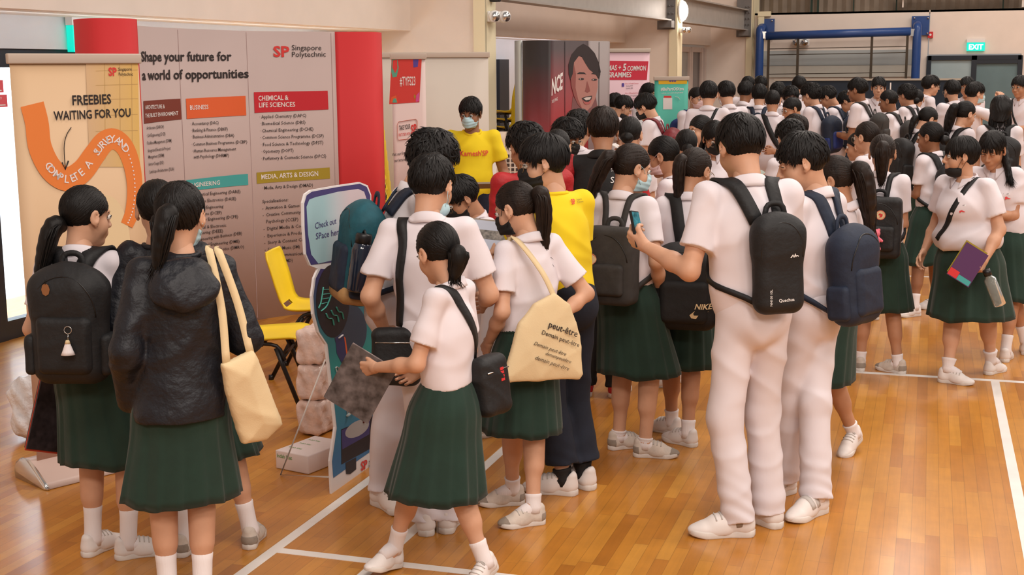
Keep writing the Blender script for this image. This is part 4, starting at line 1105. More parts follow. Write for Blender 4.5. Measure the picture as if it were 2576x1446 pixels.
bulkhead(21.3, 2.86, 'round lit wall lamp high on the middle fin')
mb = MB(); mb.box(wp(13.05, -5.22, 2.70), (.05, .05, .055), GREYN, FR, bev=.015); mb.tube([wp(13.02, -5.17, 2.7), wp(13.02, -5.14, 2.7)], .035, PLASTK, 14)
tag(mb.build('loudspeaker', origin=wp(13.05, -5.22, 2.64)), 'small grey speaker above the emergency light on the near fin', 'speaker')

# ---- blue wall frame at the far end
e = empty('climbing_frame', (-1.85, YF - .5, 0)); BLUEP = mat('blue_gloss_paint', (.022, .065, .23), .3, (20, .05, .003), .06, 5); BRN = mat('dark_brown_bar', (.055, .038, .022), .6)
for s in (-1, 1):
    mb = MB(); mb.tube(crom([(s * 1.54, .0, 0), (s * 1.54, 0, 1.4), (s * 1.54, 0, 2.55), (s * 1.54, .12, 2.72), (s * 1.54, .44, 2.76)], 24), .085, BLUEP, 14); mb.build('post', e)
    mb = MB(); mb.box((s * 1.54 + (.05 if s > 0 else .07), .44, 2.74), (.17, .02, .19), BLUEP)
    for a in (-1, 1):
        for c in (-1, 1): mb.tube([(s * 1.54 + .06 + a * .13, .41, 2.74 + c * .15), (s * 1.54 + .06 + a * .13, .40, 2.74 + c * .15)], .018, METAL, 8)
    mb.build('wall_plate', e)
mb = MB(); mb.tube([(-1.42, 0, 2.57), (1.42, 0, 2.62)], .085, BLUEP, 14); mb.box((-1.46, 0, 2.59), (.05, .05, .07), METAL); mb.box((1.46, 0, 2.60), (.05, .05, .07), METAL); mb.build('crossbar', e)
mb = MB()
for x in (-1.36, -.77, .68, 1.36): mb.box((x, 0, 1.9), (.024, .03, .64), BRN)
for z in (2.31, 2.19, 1.80): mb.tube([(-1.36, 0, z), (1.36, 0, z + .02)], .009, BRN, 6)
mb.build('ladder_rail', e); tag(e, 'blue tubular climbing frame with dark ladder rails on the far wall', 'gym frame')
mb = MB(); NB = mat('dark_navy_cloth', (.010, .020, .036), .7, (12, .1, .01), .15, 3)
mb.box((-1.15, 26.6, .84), (1.8, .03, .84), NB); mb.box((-1.15, 26.6, 1.69), (1.82, .05, .018), mat('pale_edge', (.42, .38, .32), .6))
for x in (-2.55, -.75): mb.box((x, 26.56, 1.50), (.012, .004, .13), WHITEP)
for x in (-2.51,): mb.box((x, 26.56, 1.625), (.05, .004, .008), WHITEP)
tag(mb.build('pinboard', origin=(-1.15, 26.6, 0)), 'long dark navy pinboard with pale top edge below the climbing frame', 'partition')

# ================================================================== printed stands
class Surf:
    """a vertical printed surface over a plan polyline; s runs along it, z up"""
    def __init__(s, pts):
        s.p = np.asarray(pts, float)[:, :2]; d = np.linalg.norm(np.diff(s.p, axis=0), axis=1); s.c = np.concatenate([[0], np.cumsum(d)]); s.L = s.c[-1]
    def at(s, q, z, off=0.0):
        q = np.asarray(q, float); z = np.asarray(z, float); i = np.clip(np.searchsorted(s.c, q, 'right') - 1, 0, len(s.p) - 2)
        t = (q - s.c[i]) / (s.c[i + 1] - s.c[i]); d = s.p[i + 1] - s.p[i]; x = s.p[i] + d * t[..., None]
        nv = np.stack([d[..., 1], -d[..., 0]], -1); nv = nv / np.linalg.norm(nv, axis=-1)[..., None]
        x = x + nv * off; return np.concatenate([x, z[..., None]], -1)
    def px(s, px, py):
        r = ray(px, py)[:2]; best = None
        for i in range(len(s.p) - 1):
            a, d = s.p[i], s.p[i + 1] - s.p[i]; M = np.array([[r[0], -d[0]], [r[1], -d[1]]])
            try: k, t = np.linalg.solve(M, a)
            except Exception: continue
            lo = -9 if i == 0 else 0; hi = 9 if i == len(s.p) - 2 else 1
            if lo <= t <= hi and k > 0 and (best is None or abs(t - .5) < best[2]): best = (s.c[i] + t * (s.c[i + 1] - s.c[i]), k, abs(t - .5))
        rr = ray(px, py); return best[0], CAMH + rr[2] * best[1]
    def poly(s, mb, pxs, m, off): 
        q = np.array([s.px(*p) for p in pxs]); mb.add(s.at(q[:, 0], q[:, 1], off), [tuple(range(len(q)))], m, True); return mb
    def quad(s, mb, pxs, m, off, n=10):
        """four pixel corners (tl, tr, br, bl), follows the curve"""
        a, b, c, d = [np.array(s.px(*p)) for p in pxs]; V = []
        for i in range(n + 1):
            t = i / n; u, v = a + (b - a) * t, d + (c - d) * t; V += [u, v]
        V = np.array(V); mb.add(s.at(V[:, 0], V[:, 1], off), [(2 * i, 2 * i + 1, 2 * i + 3, 2 * i + 2) for i in range(n)], m, True); return mb
    def text(s, mb, body, p0, p1, hpx, m, off=.004, bold=.0, shear=0.0, res=2):
        """baseline from pixel p0 to p1, capitals hpx pixels tall at p0"""
        V, F_ = textgeo(body, bold, res=res, shear=shear); a, b = np.array(s.px(*p0)), np.array(s.px(*p1)); top = s.px(p0[0], p0[1] - hpx)[1] - a[1]
        W = V[:, 0].max(); t = V[:, 0] / W; q = a[0] + (b[0] - a[0]) * t; z = a[1] + (b[1] - a[1]) * t + V[:, 1] * top / .70
        mb.add(s.at(q, z, off), F_, m, True); return mb
    def tp(s, part, *a, **k): return part(s.text(MB(), *a, **k), 'lettering')
    def pp(s, part, name, *a): return part(s.poly(MB(), *a), name)
    def sheet(s, mb, s0, s1, z0, z1, m, off=0.0, n=24, th=.0):
        q = np.linspace(s0, s1, n + 1); A = s.at(q, np.full(n + 1, z0), off); B = s.at(q, np.full(n + 1, z1), off)
        V = np.concatenate([A, B]); Fq = [(i, i + 1, n + 2 + i, n + 1 + i) for i in range(n)]
        if th:
            C_ = s.at(q, np.full(n + 1, z0), off - th); D_ = s.at(q, np.full(n + 1, z1), off - th); k = n + 1
            V = np.concatenate([A, B, C_, D_]); Fq += [(2 * k + i + 1, 2 * k + i, 3 * k + i, 3 * k + i + 1) for i in range(n)] + [(k + i, k + i + 1, 3 * k + i + 1, 3 * k + i) for i in range(n)] + [(i + 1, i, 2 * k + i, 2 * k + i + 1) for i in range(n)] + [(0, k, 3 * k, 2 * k), (n, 2 * k + n, 3 * k + n, k + n)]
        mb.add(V, Fq, m); return mb
INK = mat('black_ink', (.022, .016, .016), .7); WHITEI = mat('white_ink', (.80, .74, .72), .7); REDI = mat('red_ink', (.66, .045, .04), .7)
BROWNI = mat('brown_ink', (.19, .035, .020), .7); ORANGEI = mat('orange_ink', (.72, .12, .030), .7); CRIMI = mat('crimson_ink', (.55, .018, .030), .7)
TEALI = mat('teal_ink', (.055, .36, .35), .7); OLIVEI = mat('olive_ink', (.36, .26, .020), .7); PINKP = mat('pale_pink_print', (.50, .385, .36), .75, var=.02, vscale=2)
REDB = mat('booth_red_print', (.60, .030, .034), .75)
# ---- the big curved booth wall
e = empty('exhibition_booth', (-4.9, 8.4, 0)); bo = (-4.9, 8.4, 0)
def sub(mb, name, par, o): 
    if not mb.V: return None
    mb.V = [v - np.asarray(o, float) for v in mb.V]; return mb.build(name, par)
bw = Surf(crom([(-4.60, 6.98), (-4.93, 7.36), (-5.063, 7.723), (-5.109, 8.287), (-4.998, 9.089), (-4.554, 9.683)], 40))
mb = MB(); bw.sheet(mb, 0, bw.L, 0, 2.25, PINKP, 0, 60, .03)
w_ = sub(mb, 'curved_wall', e, bo)
cap1 = Surf(crom([(-5.04, 7.10), (-4.98, 6.90), (-4.857, 6.769), (-4.72, 6.71), (-4.636, 6.747), (-4.565, 6.85), (-4.585, 6.975)], 26))
mb = MB(); cap1.sheet(mb, 0, cap1.L, 0, 2.26, REDB, 0, 30, .02); sub(mb, 'end_cap', e, bo)
cap2 = Surf(crom([(-4.554, 9.683), (-4.385, 9.79), (-4.30, 9.90), (-4.32, 10.08)], 14)); mb = MB(); cap2.sheet(mb, 0, cap2.L, 0, 2.25, REDB, 0, 16, .02); sub(mb, 'end_cap', e, bo)
mb = MB(); SEAM = mat('panel_seam', (.42, .30, .29), .8)
for x in (457, 627, 838):
    q = bw.px(x, 300)[0]; bw.sheet(mb, q, q + .005, .02, 2.24, SEAM, .002, 1)
sub(mb, 'panel_seam', w_, (0, 0, 0)) if False else sub(mb, 'panel_seam', e, bo)
bars = [((360, 254), (453, 248), (456, 300), (362, 311), BROWNI), ((467, 248), (617, 241), (619, 290), (469, 299), ORANGEI), ((638, 232), (824, 228), (826, 275), (640, 284), CRIMI), ((468, 453), (623, 437), (624, 465), (469, 481), TEALI), ((645, 434), (829, 421), (830, 449), (646, 462), OLIVEI)]
for a, b, c, d, m in bars: sub(bw.quad(MB(), (a, b, c, d), m, .003), 'heading_bar', e, bo)
T = lambda t, x0, y0, x1, y1, h, m=INK, b=.0: sub(bw.text(MB(), t, (x0, y0), (x1, y1), h, m, .005, b), 'lettering', e, bo)
blocks = [MB() for _ in range(6)]
T('Shape your future for', 354, 154, 582, 152, 25, INK, .022); T('a world of opportunities', 357, 201, 625, 195, 25, INK, .022)
T('SP', 687, 142, 728, 142, 26, REDI, .03); T('Singapore', 733, 126, 808, 126, 13); T('Polytechnic', 733, 143, 819, 142, 13)
T('ARCHITECTURE &', 364, 275, 413, 272, 10, WHITEI, .012); T('THE BUILT ENVIRONMENT', 364, 296, 447, 289, 10, WHITEI, .012); T('BUSINESS', 476, 276, 523, 274, 11, WHITEI, .012)
T('CHEMICAL &', 649, 253, 725, 251, 12, WHITEI, .014); T('LIFE SCIENCES', 650, 270, 742, 268, 12, WHITEI, .014); T('ENGINEERING', 474, 472, 552, 464, 11, WHITEI, .012); T('MEDIA, ARTS & DESIGN', 656, 451, 800, 442, 12, WHITEI, .014)
for t, x0, x1, y0, y1 in (('· Architecture (DARCH)', 366, 411, 326, 322), ('· Civil Engineering (DCE)', 367, 415, 345, 340), ('· Facilities Management (DFM)', 367, 431, 364, 357), ('· Integrated Events & Project', 369, 428, 383, 376), ('  Management (DEPM)', 370, 412, 399, 394), ('· Interior Design (DID)', 371, 411, 417, 412), ('· Landscape Architecture (DLA)', 373, 437, 436, 428),
    ('· Accountancy (DAC)', 478, 549, 315, 312), ('· Banking & Finance (DBKF)', 479, 572, 332, 328), ('· Business Administration (DBA)', 480, 588, 348, 344), ('· Common Business Programme (DCBP)', 480, 621, 367, 360), ('· Human Resource Management', 482, 593, 384, 378), ('  with Psychology (DHRMP)', 482, 575, 399, 394),
    ('· Aeronautical Engineering (DARE)', 473, 604, 495, 485), ('· Aerospace Electronics (DASE)', 474, 593, 512, 503), ('· Common Engineering', 474, 561, 529, 522), ('  Programme (DCEP)', 475, 557, 544, 538), ('· Computer Engineering (DCPE)', 476, 598, 560, 548), ('· Electrical & Electronic', 477, 568, 578, 570), ('  Engineering (DEEE)', 477, 560, 592, 584), ('· Engineering with Business (DEB)', 491, 608, 608, 590), ('· Mechanical Engineering (DME)', 480, 602, 624, 610), ('· Mechatronics & Robotics (DMRO)', 481, 613, 641, 624),
    ('· Applied Chemistry (DAPC)', 652, 770, 298, 294), ('· Biomedical Science (DBS)', 653, 768, 315, 311), ('· Chemical Engineering (DCHE)', 653, 788, 333, 328), ('· Common Science Programme (DCSP)', 654, 814, 350, 345), ('· Food Science & Technology (DFST)', 655, 813, 368, 362), ('· Optometry (DOPT)', 656, 738, 385, 382), ('· Perfumery & Cosmetic Science (DPCS)', 656, 820, 403, 396),
    ('· Media, Arts & Design (DMAD)', 659, 787, 477, 469), ('Specialisations:', 659, 725, 511, 506), ('-  Animation & Games (AG)', 659, 778, 528, 519), ('-  Creative Community', 660, 756, 545, 537), ('   Psychology (CCEP)', 661, 750, 562, 555), ('-  Digital Media & Communication', 662, 815, 580, 568), ('-  Experience & Product Design', 663, 800, 598, 586), ('-  Story & Content Creation', 664, 790, 615, 604), ('-  Sound & Music (SM)', 665, 754, 632, 624), ('-  Visual Communication', 666, 774, 649, 640), ('   Design (VCMD)', 667, 736, 666, 658)):
    c_ = (0 if x0 < 450 else 1 if y0 < 420 else 2) if x0 < 600 else (3 if y0 < 420 else 4 if y0 < 490 else 5)
    bw.text(blocks[c_], t, (x0, y0), (x1, y1), 8.5, INK, .005, .004, res=1)
for b_ in blocks: sub(b_, 'course_list', e, bo)
tag(e, 'large curved pink exhibition booth wall with red end caps and course lists', 'booth')

# ---- roll-up banners
def rollup(p0, p1, top, base_w, face, label, rail=METAL, cap_r=.075, foot=True, cat='banner', low=0.0):
    """p0, p1: plan ends (left, right as seen); returns (root, surface, add-part function)"""
    p0, p1 = np.array([*p0, 0.]), np.array([*p1, 0.]); c = (p0 + p1) / 2; e = empty('rollup_banner', c); tag(e, label, cat)
    sf = Surf([p0, p1]); mb = MB(); sf.sheet(mb, 0, sf.L, .06 + low, top, face, 0, 8, .002); pn = sub(mb, 'banner_sheet', e, c)
    d = unit(p1 - p0); nv = np.array([d[1], -d[0], 0]); mb = MB(); up = np.array([0, 0, 1.])
    R = np.stack([d, -nv, up], 1); mb.box(c + up * (top + .012), (sf.L / 2 + .012, .014, .024), mat('banner_rail', (.52, .43, .36), .45), R, .006); sub(mb, 'top_rail', e, c)
    if foot:
        pr = [(-.11, .0), (-.115, .028), (-.10, .055), (-.06, .078), (-.01, .080), (.05, .052), (.10, .022), (.125, .004), (.12, .0)]
        V = []; n = len(pr)
        for s_ in (-sf.L / 2 - .03, sf.L / 2 + .03): V += [c + d * s_ + nv * (a * base_w) + up * z * base_w for a, z in pr]
        mb = MB(); mb.add(V, [(i, (i + 1) % n, n + (i + 1) % n, n + i) for i in range(n)], mat('banner_cassette', (.66, .50, .44), .35)); 
        for k, s_ in enumerate((-1, 1)):
            mb2 = MB(); W_ = np.array([c + d * s_ * (sf.L / 2 + .03 + q) + nv * a * base_w * g + up * z * base_w * g for q, g in ((0, 1.04), (.012, 1.04), (.02, .92)) for a, z in pr]); mb2.add(W_, [(i * n + j, i * n + (j + 1) % n, (i + 1) * n + (j + 1) % n, (i + 1) * n + j) for i in (0, 1) for j in range(n)] + [tuple(range(2 * n, 3 * n))], METAL); sub(mb2, 'chrome_end', e, c)
        sub(mb, 'cassette', e, c)
        mb = MB(); q = c - nv * .03; mb.tube([q + up * .05, q + up * top], .008, METAL, 8); sub(mb, 'pole', e, c)
    def part(mb_, name): return sub(mb_, name, e, c)
    return e, sf, part
def print_mat(name, c0, c1, axis, a, b, c2=None, rough=.6):
    """printed colour blend across the sheet (object axis between a and b)"""
    m = bpy.data.materials.new(name); m.use_nodes = True; nt = m.node_tree; bs = nt.nodes['Principled BSDF']; tc = nd(nt, 'ShaderNodeTexCoord'); dt = nd(nt, 'ShaderNodeVectorMath', operation='DOT_PRODUCT'); dt.inputs[1].default_value = axis
    nt.links.new(tc.outputs['Object'], dt.inputs[0]); mr = nd(nt, 'ShaderNodeMapRange'); mr.inputs['From Min'].default_value = a; mr.inputs['From Max'].default_value = b; nt.links.new(dt.outputs['Value'], mr.inputs['Value'])
    rp = nd(nt, 'ShaderNodeValToRGB'); rp.color_ramp.elements[0].color = (*c0, 1); rp.color_ramp.elements[1].color = (*c1, 1)
    if c2: x = rp.color_ramp.elements.new(.5); x.color = (*c2, 1)
    nt.links.new(mr.outputs[0], rp.inputs[0]); nt.links.new(rp.outputs[0], bs.inputs['Base Color']); bs.inputs['Roughness'].default_value = rough; return m
_a = ground(94, 1165, .09)[:2]; _d = np.array([.44, .898]); _w = np.linspace(.3, 1, 141); _w = _w[np.argmin([abs(proj([*(_a + _d * q), 2.0])[0] - 347) for q in _w])]; RP0, RP1 = _a, _a + _d * _w
PEACH = print_mat('peach_print', (.60, .36, .27), (.66, .45, .27), (0, 0, 1), .2, 1.1)
e, sf, part = rollup(RP0, RP1, 2.0, 1.35, PEACH, 'peach roll-up banner announcing freebies, chrome base on the floor, left edge')
mb = MB(); YG = print_mat('yellow_fade_print', (.66, .45, .27), (.74, .47, .09), (.44, .9, 0), .02, .42); sf.quad(mb, ((215, 152), (346, 152), (352, 420), (225, 420)), YG, .002)
part(mb, 'yellow_fade'); mb = MB(); GL = mat('thin_grid_ink', (.55, .36, .14), .7)
for y in (178, 214, 250, 290, 330): sf.quad(mb, ((240, y), (346, y - 3), (346, y - 2), (240, y + 1)), GL, .003, 1)
for x in (262, 300, 330): sf.quad(mb, ((x, 155), (x + 1.2, 155), (x + 3, 400), (x + 2, 400)), GL, .003, 1)
part(mb, 'grid_print'); mb = MB(); OR = mat('wave_orange_ink', (.78, .22, .045), .65); pale = mat('pale_circle_ink', (.78, .60, .36), .65)
path = crom([(80, 262), (92, 310), (100, 370), (128, 425), (168, 450), (206, 430), (236, 390), (262, 357), (288, 350), (314, 372), (332, 420), (338, 475), (332, 530), (318, 566)], 70)
q = np.array([sf.px(*p) for p in path]); t = np.gradient(q, axis=0); t /= np.linalg.norm(t, axis=1)[:, None]; nn = np.stack([-t[:, 1], t[:, 0]], 1); wv = .058 * np.clip(1.05 - .45 * np.linspace(0, 1, 70) ** 2, .5, 1)
V = np.concatenate([q + nn * wv[:, None], q - nn * wv[:, None]]); V[:, 0] = np.clip(V[:, 0], .002, sf.L - .002)
mb.add(sf.at(V[:, 0], V[:, 1], .004), [(i, 70 + i, 71 + i, i + 1) for i in range(69)], OR, True); part(mb, 'orange_wave')
mb = MB(); a = np.linspace(0, 6.28, 40); V = np.array([sf.px(265 + 62 * math.cos(u), 620 + 130 * math.sin(u)) for u in a[:-1]]); V[:, 0] = np.clip(V[:, 0], 0, sf.L); mb.add(sf.at(V[:, 0], V[:, 1], .003), [tuple(range(39))], pale, True); part(mb, 'pale_shape')
mb = MB(); sf.tp(part, 'FREEBIES', (180, 264), (279, 260), 24, INK, .005, .02); sf.tp(part, 'WAITING FOR YOU', (135, 302), (328, 293), 22, INK, .005, .02); sf.tp(part, 'SP', (272, 190), (293, 190), 20, REDI, .005, .03); sf.tp(part, 'Singapore', (296, 178), (330, 177), 8, INK, .005); sf.tp(part, 'Polytechnic', (297, 190), (333, 190), 8, INK, .005)
def along(txt, i0, i1, size):
    cs = np.linspace(i0, i1, len(txt))
    for ch, ci in zip(txt, cs):
        if ch == ' ': continue
        k = int(ci); V, F_ = textgeo(ch, .012, 'CENTER'); o = q[k]; dr = t[k]; up = np.array([-dr[1], dr[0]]); W = V[:, :1] * size * dr + (V[:, 1:2] - .35) * size * up + o; mb.add(sf.at(W[:, 0], W[:, 1], .006), F_, WHITEI, True)
along('COMPLETE A SURVEY AND', 15, 48, .052)
for i in range(50, 69, 1): V, F_ = disc2(.004, 8); W = q[i] + V[:, :2]; mb.add(sf.at(W[:, 0], W[:, 1], .006), F_, WHITEI, True)
ar = [sf.px(*p) for p in ((178, 320), (166, 340), (160, 370), (163, 424))]; P = crom([[*sf.at(np.array(a), np.array(b), .005)] for a, b in ar], 14); mb.tube(P, .004, INK, 6, flat=.3); hd = [sf.px(*p) for p in ((155, 408), (163, 426), (171, 404))]; mb.tube(np.array([sf.at(np.array(a), np.array(b), .005) for a, b in hd]), .004, INK, 6, flat=.3)
part(mb, 'lettering')

e, sf, part = rollup((-4.83, 10.74), (-3.86, 11.45), 2.065, 1.0, mat('blank_cream_print', (.60, .53, .46), .7, var=.02, vscale=2), 'blank cream partition screen behind the man in yellow', cat='partition')
TYR = mat('tyfs_red_print', (.62, .045, .035), .6)
e, sf, part = rollup((-4.31, 10.25), (-4.05, 10.36), 2.045, 1.0, mat('blush_print', (.70, .55, .52), .65), 'narrow roll-up banner with red hashtag header beside the cream partition')
mb = MB(); sf.quad(mb, ((985, 147), (1061, 147), (1055, 257), (979, 262)), TYR, .002); part(mb, 'red_header')
mb = MB(); G2 = mat('green_doodle', (.10, .36, .25), .7); B2 = mat('violet_doodle', (.10, .06, .32), .7); P2 = mat('magenta_doodle', (.62, .08, .30), .7)
sf.pp(part, 'doodle_print', ((986, 150), (1000, 148), (1003, 170), (998, 193), (988, 195), (984, 180)), G2, .003); sf.pp(part, 'doodle_print', ((988, 152), (999, 150), (1000, 172), (994, 184), (987, 170)), REDI, .004)
sf.pp(part, 'doodle_print', ((1039, 148), (1053, 148), (1051, 168), (1040, 170)), B2, .003); sf.pp(part, 'doodle_print', ((982, 258), (985, 244), (996, 240), (1001, 258)), ORANGEI, .003); sf.pp(part, 'doodle_print', ((987, 258), (990, 248), (996, 247), (999, 258)), G2, .004)
sf.pp(part, 'doodle_print', ((1046, 256), (1047, 240), (1055, 231), (1054, 255)), P2, .003); sf.pp(part, 'doodle_print', ((1041, 241), (1043, 237), (1046, 243), (1043, 250)), OLIVEI, .003); part(mb, 'doodle_print')
mb = MB(); sf.tp(part, '#TYFS23', (1006, 215), (1045, 214), 22, WHITEI, .005, .012); sf.tp(part, 'TAKE YOUR', (1004, 328), (1032, 323), 12, INK, .005, .012); sf.tp(part, 'SP', (1034, 337), (1048, 333), 22, REDI, .005, .035); sf.tp(part, 'FIRST STEPS WITH', (1003, 343), (1032, 339), 7, REDI, .005, .008)
sf.tp(part, 'Visit our first class for', (986, 393), (1045, 384), 8, INK, .005, .004); sf.tp(part, "our lecturers' lessons", (992, 408), (1045, 400), 8, INK, .005, .004)
bx = [(1003, 306), (1000, 312), (1000, 345), (1003, 352), (1044, 347), (1050, 340), (1050, 304), (1046, 299), (1003, 306)]; P = np.array([sf.at(*[np.array(v) for v in sf.px(*p)], .005) for p in bx]); part(mb, 'lettering'); mb = MB(); mb.tube(P, .004, ORANGEI, 4, flat=.3); part(mb, 'rounded_outline')

# ---- dark booth with a printed portrait
e = empty('photo_booth_wall', (-3.8, 13.8, 0)); bo = (-3.8, 13.8, 0)
DK = print_mat('dark_red_fade', (.22, .010, .012), (.030, .022, .022), (0, 0, 1), 1.25, 2.0, (.10, .010, .012)); RD = print_mat('red_fade', (.30, .012, .016), (.050, .026, .028), (0, 0, 1), 1.45, 2.15, (.20, .012, .016)); GY = print_mat('grey_fade', (.22, .155, .155), (.30, .25, .24), (0, 0, 1), 1.2, 2.2)
b2 = Surf([(-3.80, 13.31), (-3.40, 14.29)]); cp = Surf(crom([(-4.20, 13.80), (-4.19, 13.58), (-4.10, 13.38), (-3.95, 13.29), (-3.80, 13.31)], 20))
mb = MB(); cp.sheet(mb, 0, cp.L, 0, 2.24, DK, 0, 24, .02); sub(mb, 'end_cap', e, bo)
mb = MB(); cp2 = Surf([(-4.38, 13.9), (-4.205, 13.55)]); cp2.sheet(mb, 0, cp2.L, 0, 2.25, mat('white_booth_edge', (.70, .74, .74), .6), 0, 2, .02); sub(mb, 'white_edge', e, bo)
q0 = b2.px(1480, 200)[0]; mb = MB(); b2.sheet(mb, 0, q0, 0, 2.24, RD, 0, 8, .02); b2.sheet(mb, q0, b2.L, 0, 2.24, GY, 0, 8, .02); pn = sub(mb, 'printed_wall', e, bo)
cx = lambda p: (1240 + p[0] / 3.442, p[1] / 3.442)
HRI = mat('portrait_hair_ink', (.035, .026, .027), .7); FCI = mat('portrait_face_ink', (.42, .20, .17), .7); FSI = mat('portrait_shadow_ink', (.27, .085, .075), .7); FNI = mat('portrait_neck_ink', (.20, .085, .085), .7); TEI = mat('portrait_teeth_ink', (.62, .54, .50), .7); LPI = mat('portrait_lip_ink', (.42, .12, .11), .7)
mb = MB(); PO = lambda pts, m, o: b2.poly(mb, [cx(p) for p in pts], m, o)
PO(((690, 830), (740, 900), (790, 950), (850, 930), (890, 840), (900, 900), (930, 1040), (640, 1040), (680, 940)), FNI, .002)
PO(((655, 640), (652, 560), (680, 470), (730, 410), (780, 378), (830, 405), (880, 460), (915, 540), (932, 620), (918, 682), (860, 640), (740, 620), (690, 690), (668, 690)), HRI, .003)
PO(((688, 640), (700, 540), (740, 486), (790, 500), (830, 560), (880, 615), (905, 680), (905, 760), (885, 850), (855, 915), (815, 958), (775, 950), (730, 900), (700, 830), (676, 740), (672, 680)), FCI, .004)
PO(((672, 680), (688, 640), (700, 560), (716, 640), (712, 760), (735, 860), (775, 950), (730, 900), (700, 830), (676, 740)), FSI, .005)
PO(((760, 482), (790, 490), (835, 545), (890, 600), (928, 640), (918, 682), (880, 640), (830, 600), (795, 545)), HRI, .0055)
PO(((722, 640), (745, 624), (785, 626), (806, 644), (785, 640), (745, 640)), HRI, .006); PO(((845, 640), (870, 626), (895, 636), (898, 650), (870, 642)), HRI, .006)
for x, y in ((762, 684), (874, 690)): PO([(x + 24 * math.cos(a), y + 9 * math.sin(a)) for a in np.linspace(0, 6, 14)], HRI, .006); PO([(x - 10 + 6 * math.cos(a), y + 4 * math.sin(a)) for a in np.linspace(0, 6, 8)], TEI, .007)
PO(((812, 700), (832, 760), (838, 790), (815, 802), (792, 790), (800, 770)), FSI, .006); PO(((765, 850), (800, 836), (856, 828), (848, 868), (820, 892), (790, 888)), HRI, .006); PO(((780, 852), (805, 842), (848, 838), (836, 862), (802, 868)), TEI, .007); PO(((772, 862), (790, 880), (822, 882), (850, 858), (838, 896), (805, 906), (785, 895)), LPI, .008)
sub(mb, 'portrait_print', e, bo)
mb = MB(); b2.tp(lambda m_, n_: sub(m_, n_, e, bo), 'NCE', (1386, 240), (1415, 222), 40, WHITEI, .005, .03, .1); b2.tp(lambda m_, n_: sub(m_, n_, e, bo), 'XUE PING', (1387, 260), (1402, 252), 8, WHITEI, .005, .004); sub(mb, 'lettering', e, bo)
mb = MB()
for x in (1420, 1506): q = b2.px(x, 150)[0]; b2.sheet(mb, q, q + .008, 1.4, 2.23, PLASTK, .003, 1)
sub(mb, 'panel_seam', e, bo); tag(e, 'dark red exhibition wall with a smiling portrait, beyond the crowd', 'booth')

PK2 = mat('pink_roll_print', (.70, .47, .52), .65)
e, sf, part = rollup((-3.98, 15.9), (-3.37, 16.31), 2.15, 1.0, PK2, 'pink roll-up banner about common programmes behind the portrait wall')
mb = MB(); sf.quad(mb, ((1500, 152), (1631, 154), (1627, 201), (1500, 201)), mat('rose_ink', (.62, .030, .060), .65), .002); part(mb, 'red_band')
mb = MB(); sf.tp(part, 'DIPLOMAS +', (1492, 178), (1562, 176), 13, WHITEI, .005, .02, .15); sf.tp(part, '5', (1566, 178), (1575, 177), 17, WHITEI, .005, .03, .1); sf.tp(part, 'COMMON', (1577, 178), (1625, 177), 12, WHITEI, .005, .02, .15); sf.tp(part, 'PROGRAMMES', (1500, 195), (1588, 194), 13, WHITEI, .005, .02, .1)
sf.tp(part, 'School of Health Sciences', (1572, 212), (1606, 211), 3.5, CRIMI, .005, .004, res=1); sf.tp(part, '· Nursing (N69)', (1573, 218), (1592, 217), 3.5, INK, .005, res=1); sf.tp(part, '· Optometry (N83)', (1573, 224), (1592, 223), 3.5, INK, .005, res=1); sf.tp(part, 'School of Humanities & Social', (1572, 236), (1608, 235), 3.5, CRIMI, .005, .004, res=1)
for i, y in enumerate((243, 250, 257, 264, 271)): sf.tp(part, '· ' + ('Business', 'Design', 'Engineering', 'Information', 'Science')[i] + ' Programme', (1573, y), (1604 - i, y - 1), 3.5, INK, .005, res=1)
sf.quad(mb, ((1564, 209), (1570, 209), (1570, 218), (1564, 218)), B2, .003, 1); part(mb, 'lettering')
e, sf, part = rollup((-3.13, 15.45), (-2.755, 15.60), 1.81, .8, mat('jade_print', (.07, .40, .31), .65), 'small green roll-up banner with yellow header beyond the crowd')
mb = MB(); sf.quad(mb, ((1656, 197), (1729, 196), (1728, 211), (1657, 212)), mat('banner_yellow_ink', (.80, .47, .02), .65), .002); part(mb, 'yellow_header')
mb = MB(); sf.tp(part, '#BePartOfXtra', (1662, 228), (1720, 227), 8, WHITEI, .005, .02); sf.tp(part, 'and join our social media giveaway!', (1664, 236), (1718, 234), 3.5, WHITEI, .005, .004, res=1)
for x in (1686, 1692, 1698): 
    o = sf.px(x, 203); V, F_ = disc2(.013, 14); mb.add(sf.at(V[:, 0] + o[0], V[:, 1] + o[1], .005), F_, B2, True)
P = np.array([sf.at(*[np.array(v) for v in sf.px(*p)], .005) for p in ((1698, 243), (1706, 245), (1710, 251))]); mb.tube(P, .003, WHITEI, 4); sf.quad(mb, ((1670, 241), (1689, 241), (1689, 246), (1670, 246)), REDI, .003, 1); sf.quad(mb, ((1668, 246), (1691, 246), (1691, 275), (1668, 275)), WHITEI, .002, 1); part(mb, 'lettering')

# ================================================================== the people
def PR(key, label, **p):
    k = person(key, label, p); k.dist = proj(k.root + np.array([0, 0, 1.2]))[2]; return k
GRP = 'students in school uniform'
hold = {'at': 'hold', 'curl': 'hold', 'palm': (-.3, 0, 1)}
read = {'at': 'read', 'curl': 'hold', 'palm': (-.3, -.2, 1), 'hint': (.3, -.3, -.9)}
beh = {'at': 'behind', 'curl': 'relax', 'hint': (.9, -.4, 0), 'palm': (0, -1, 0)}

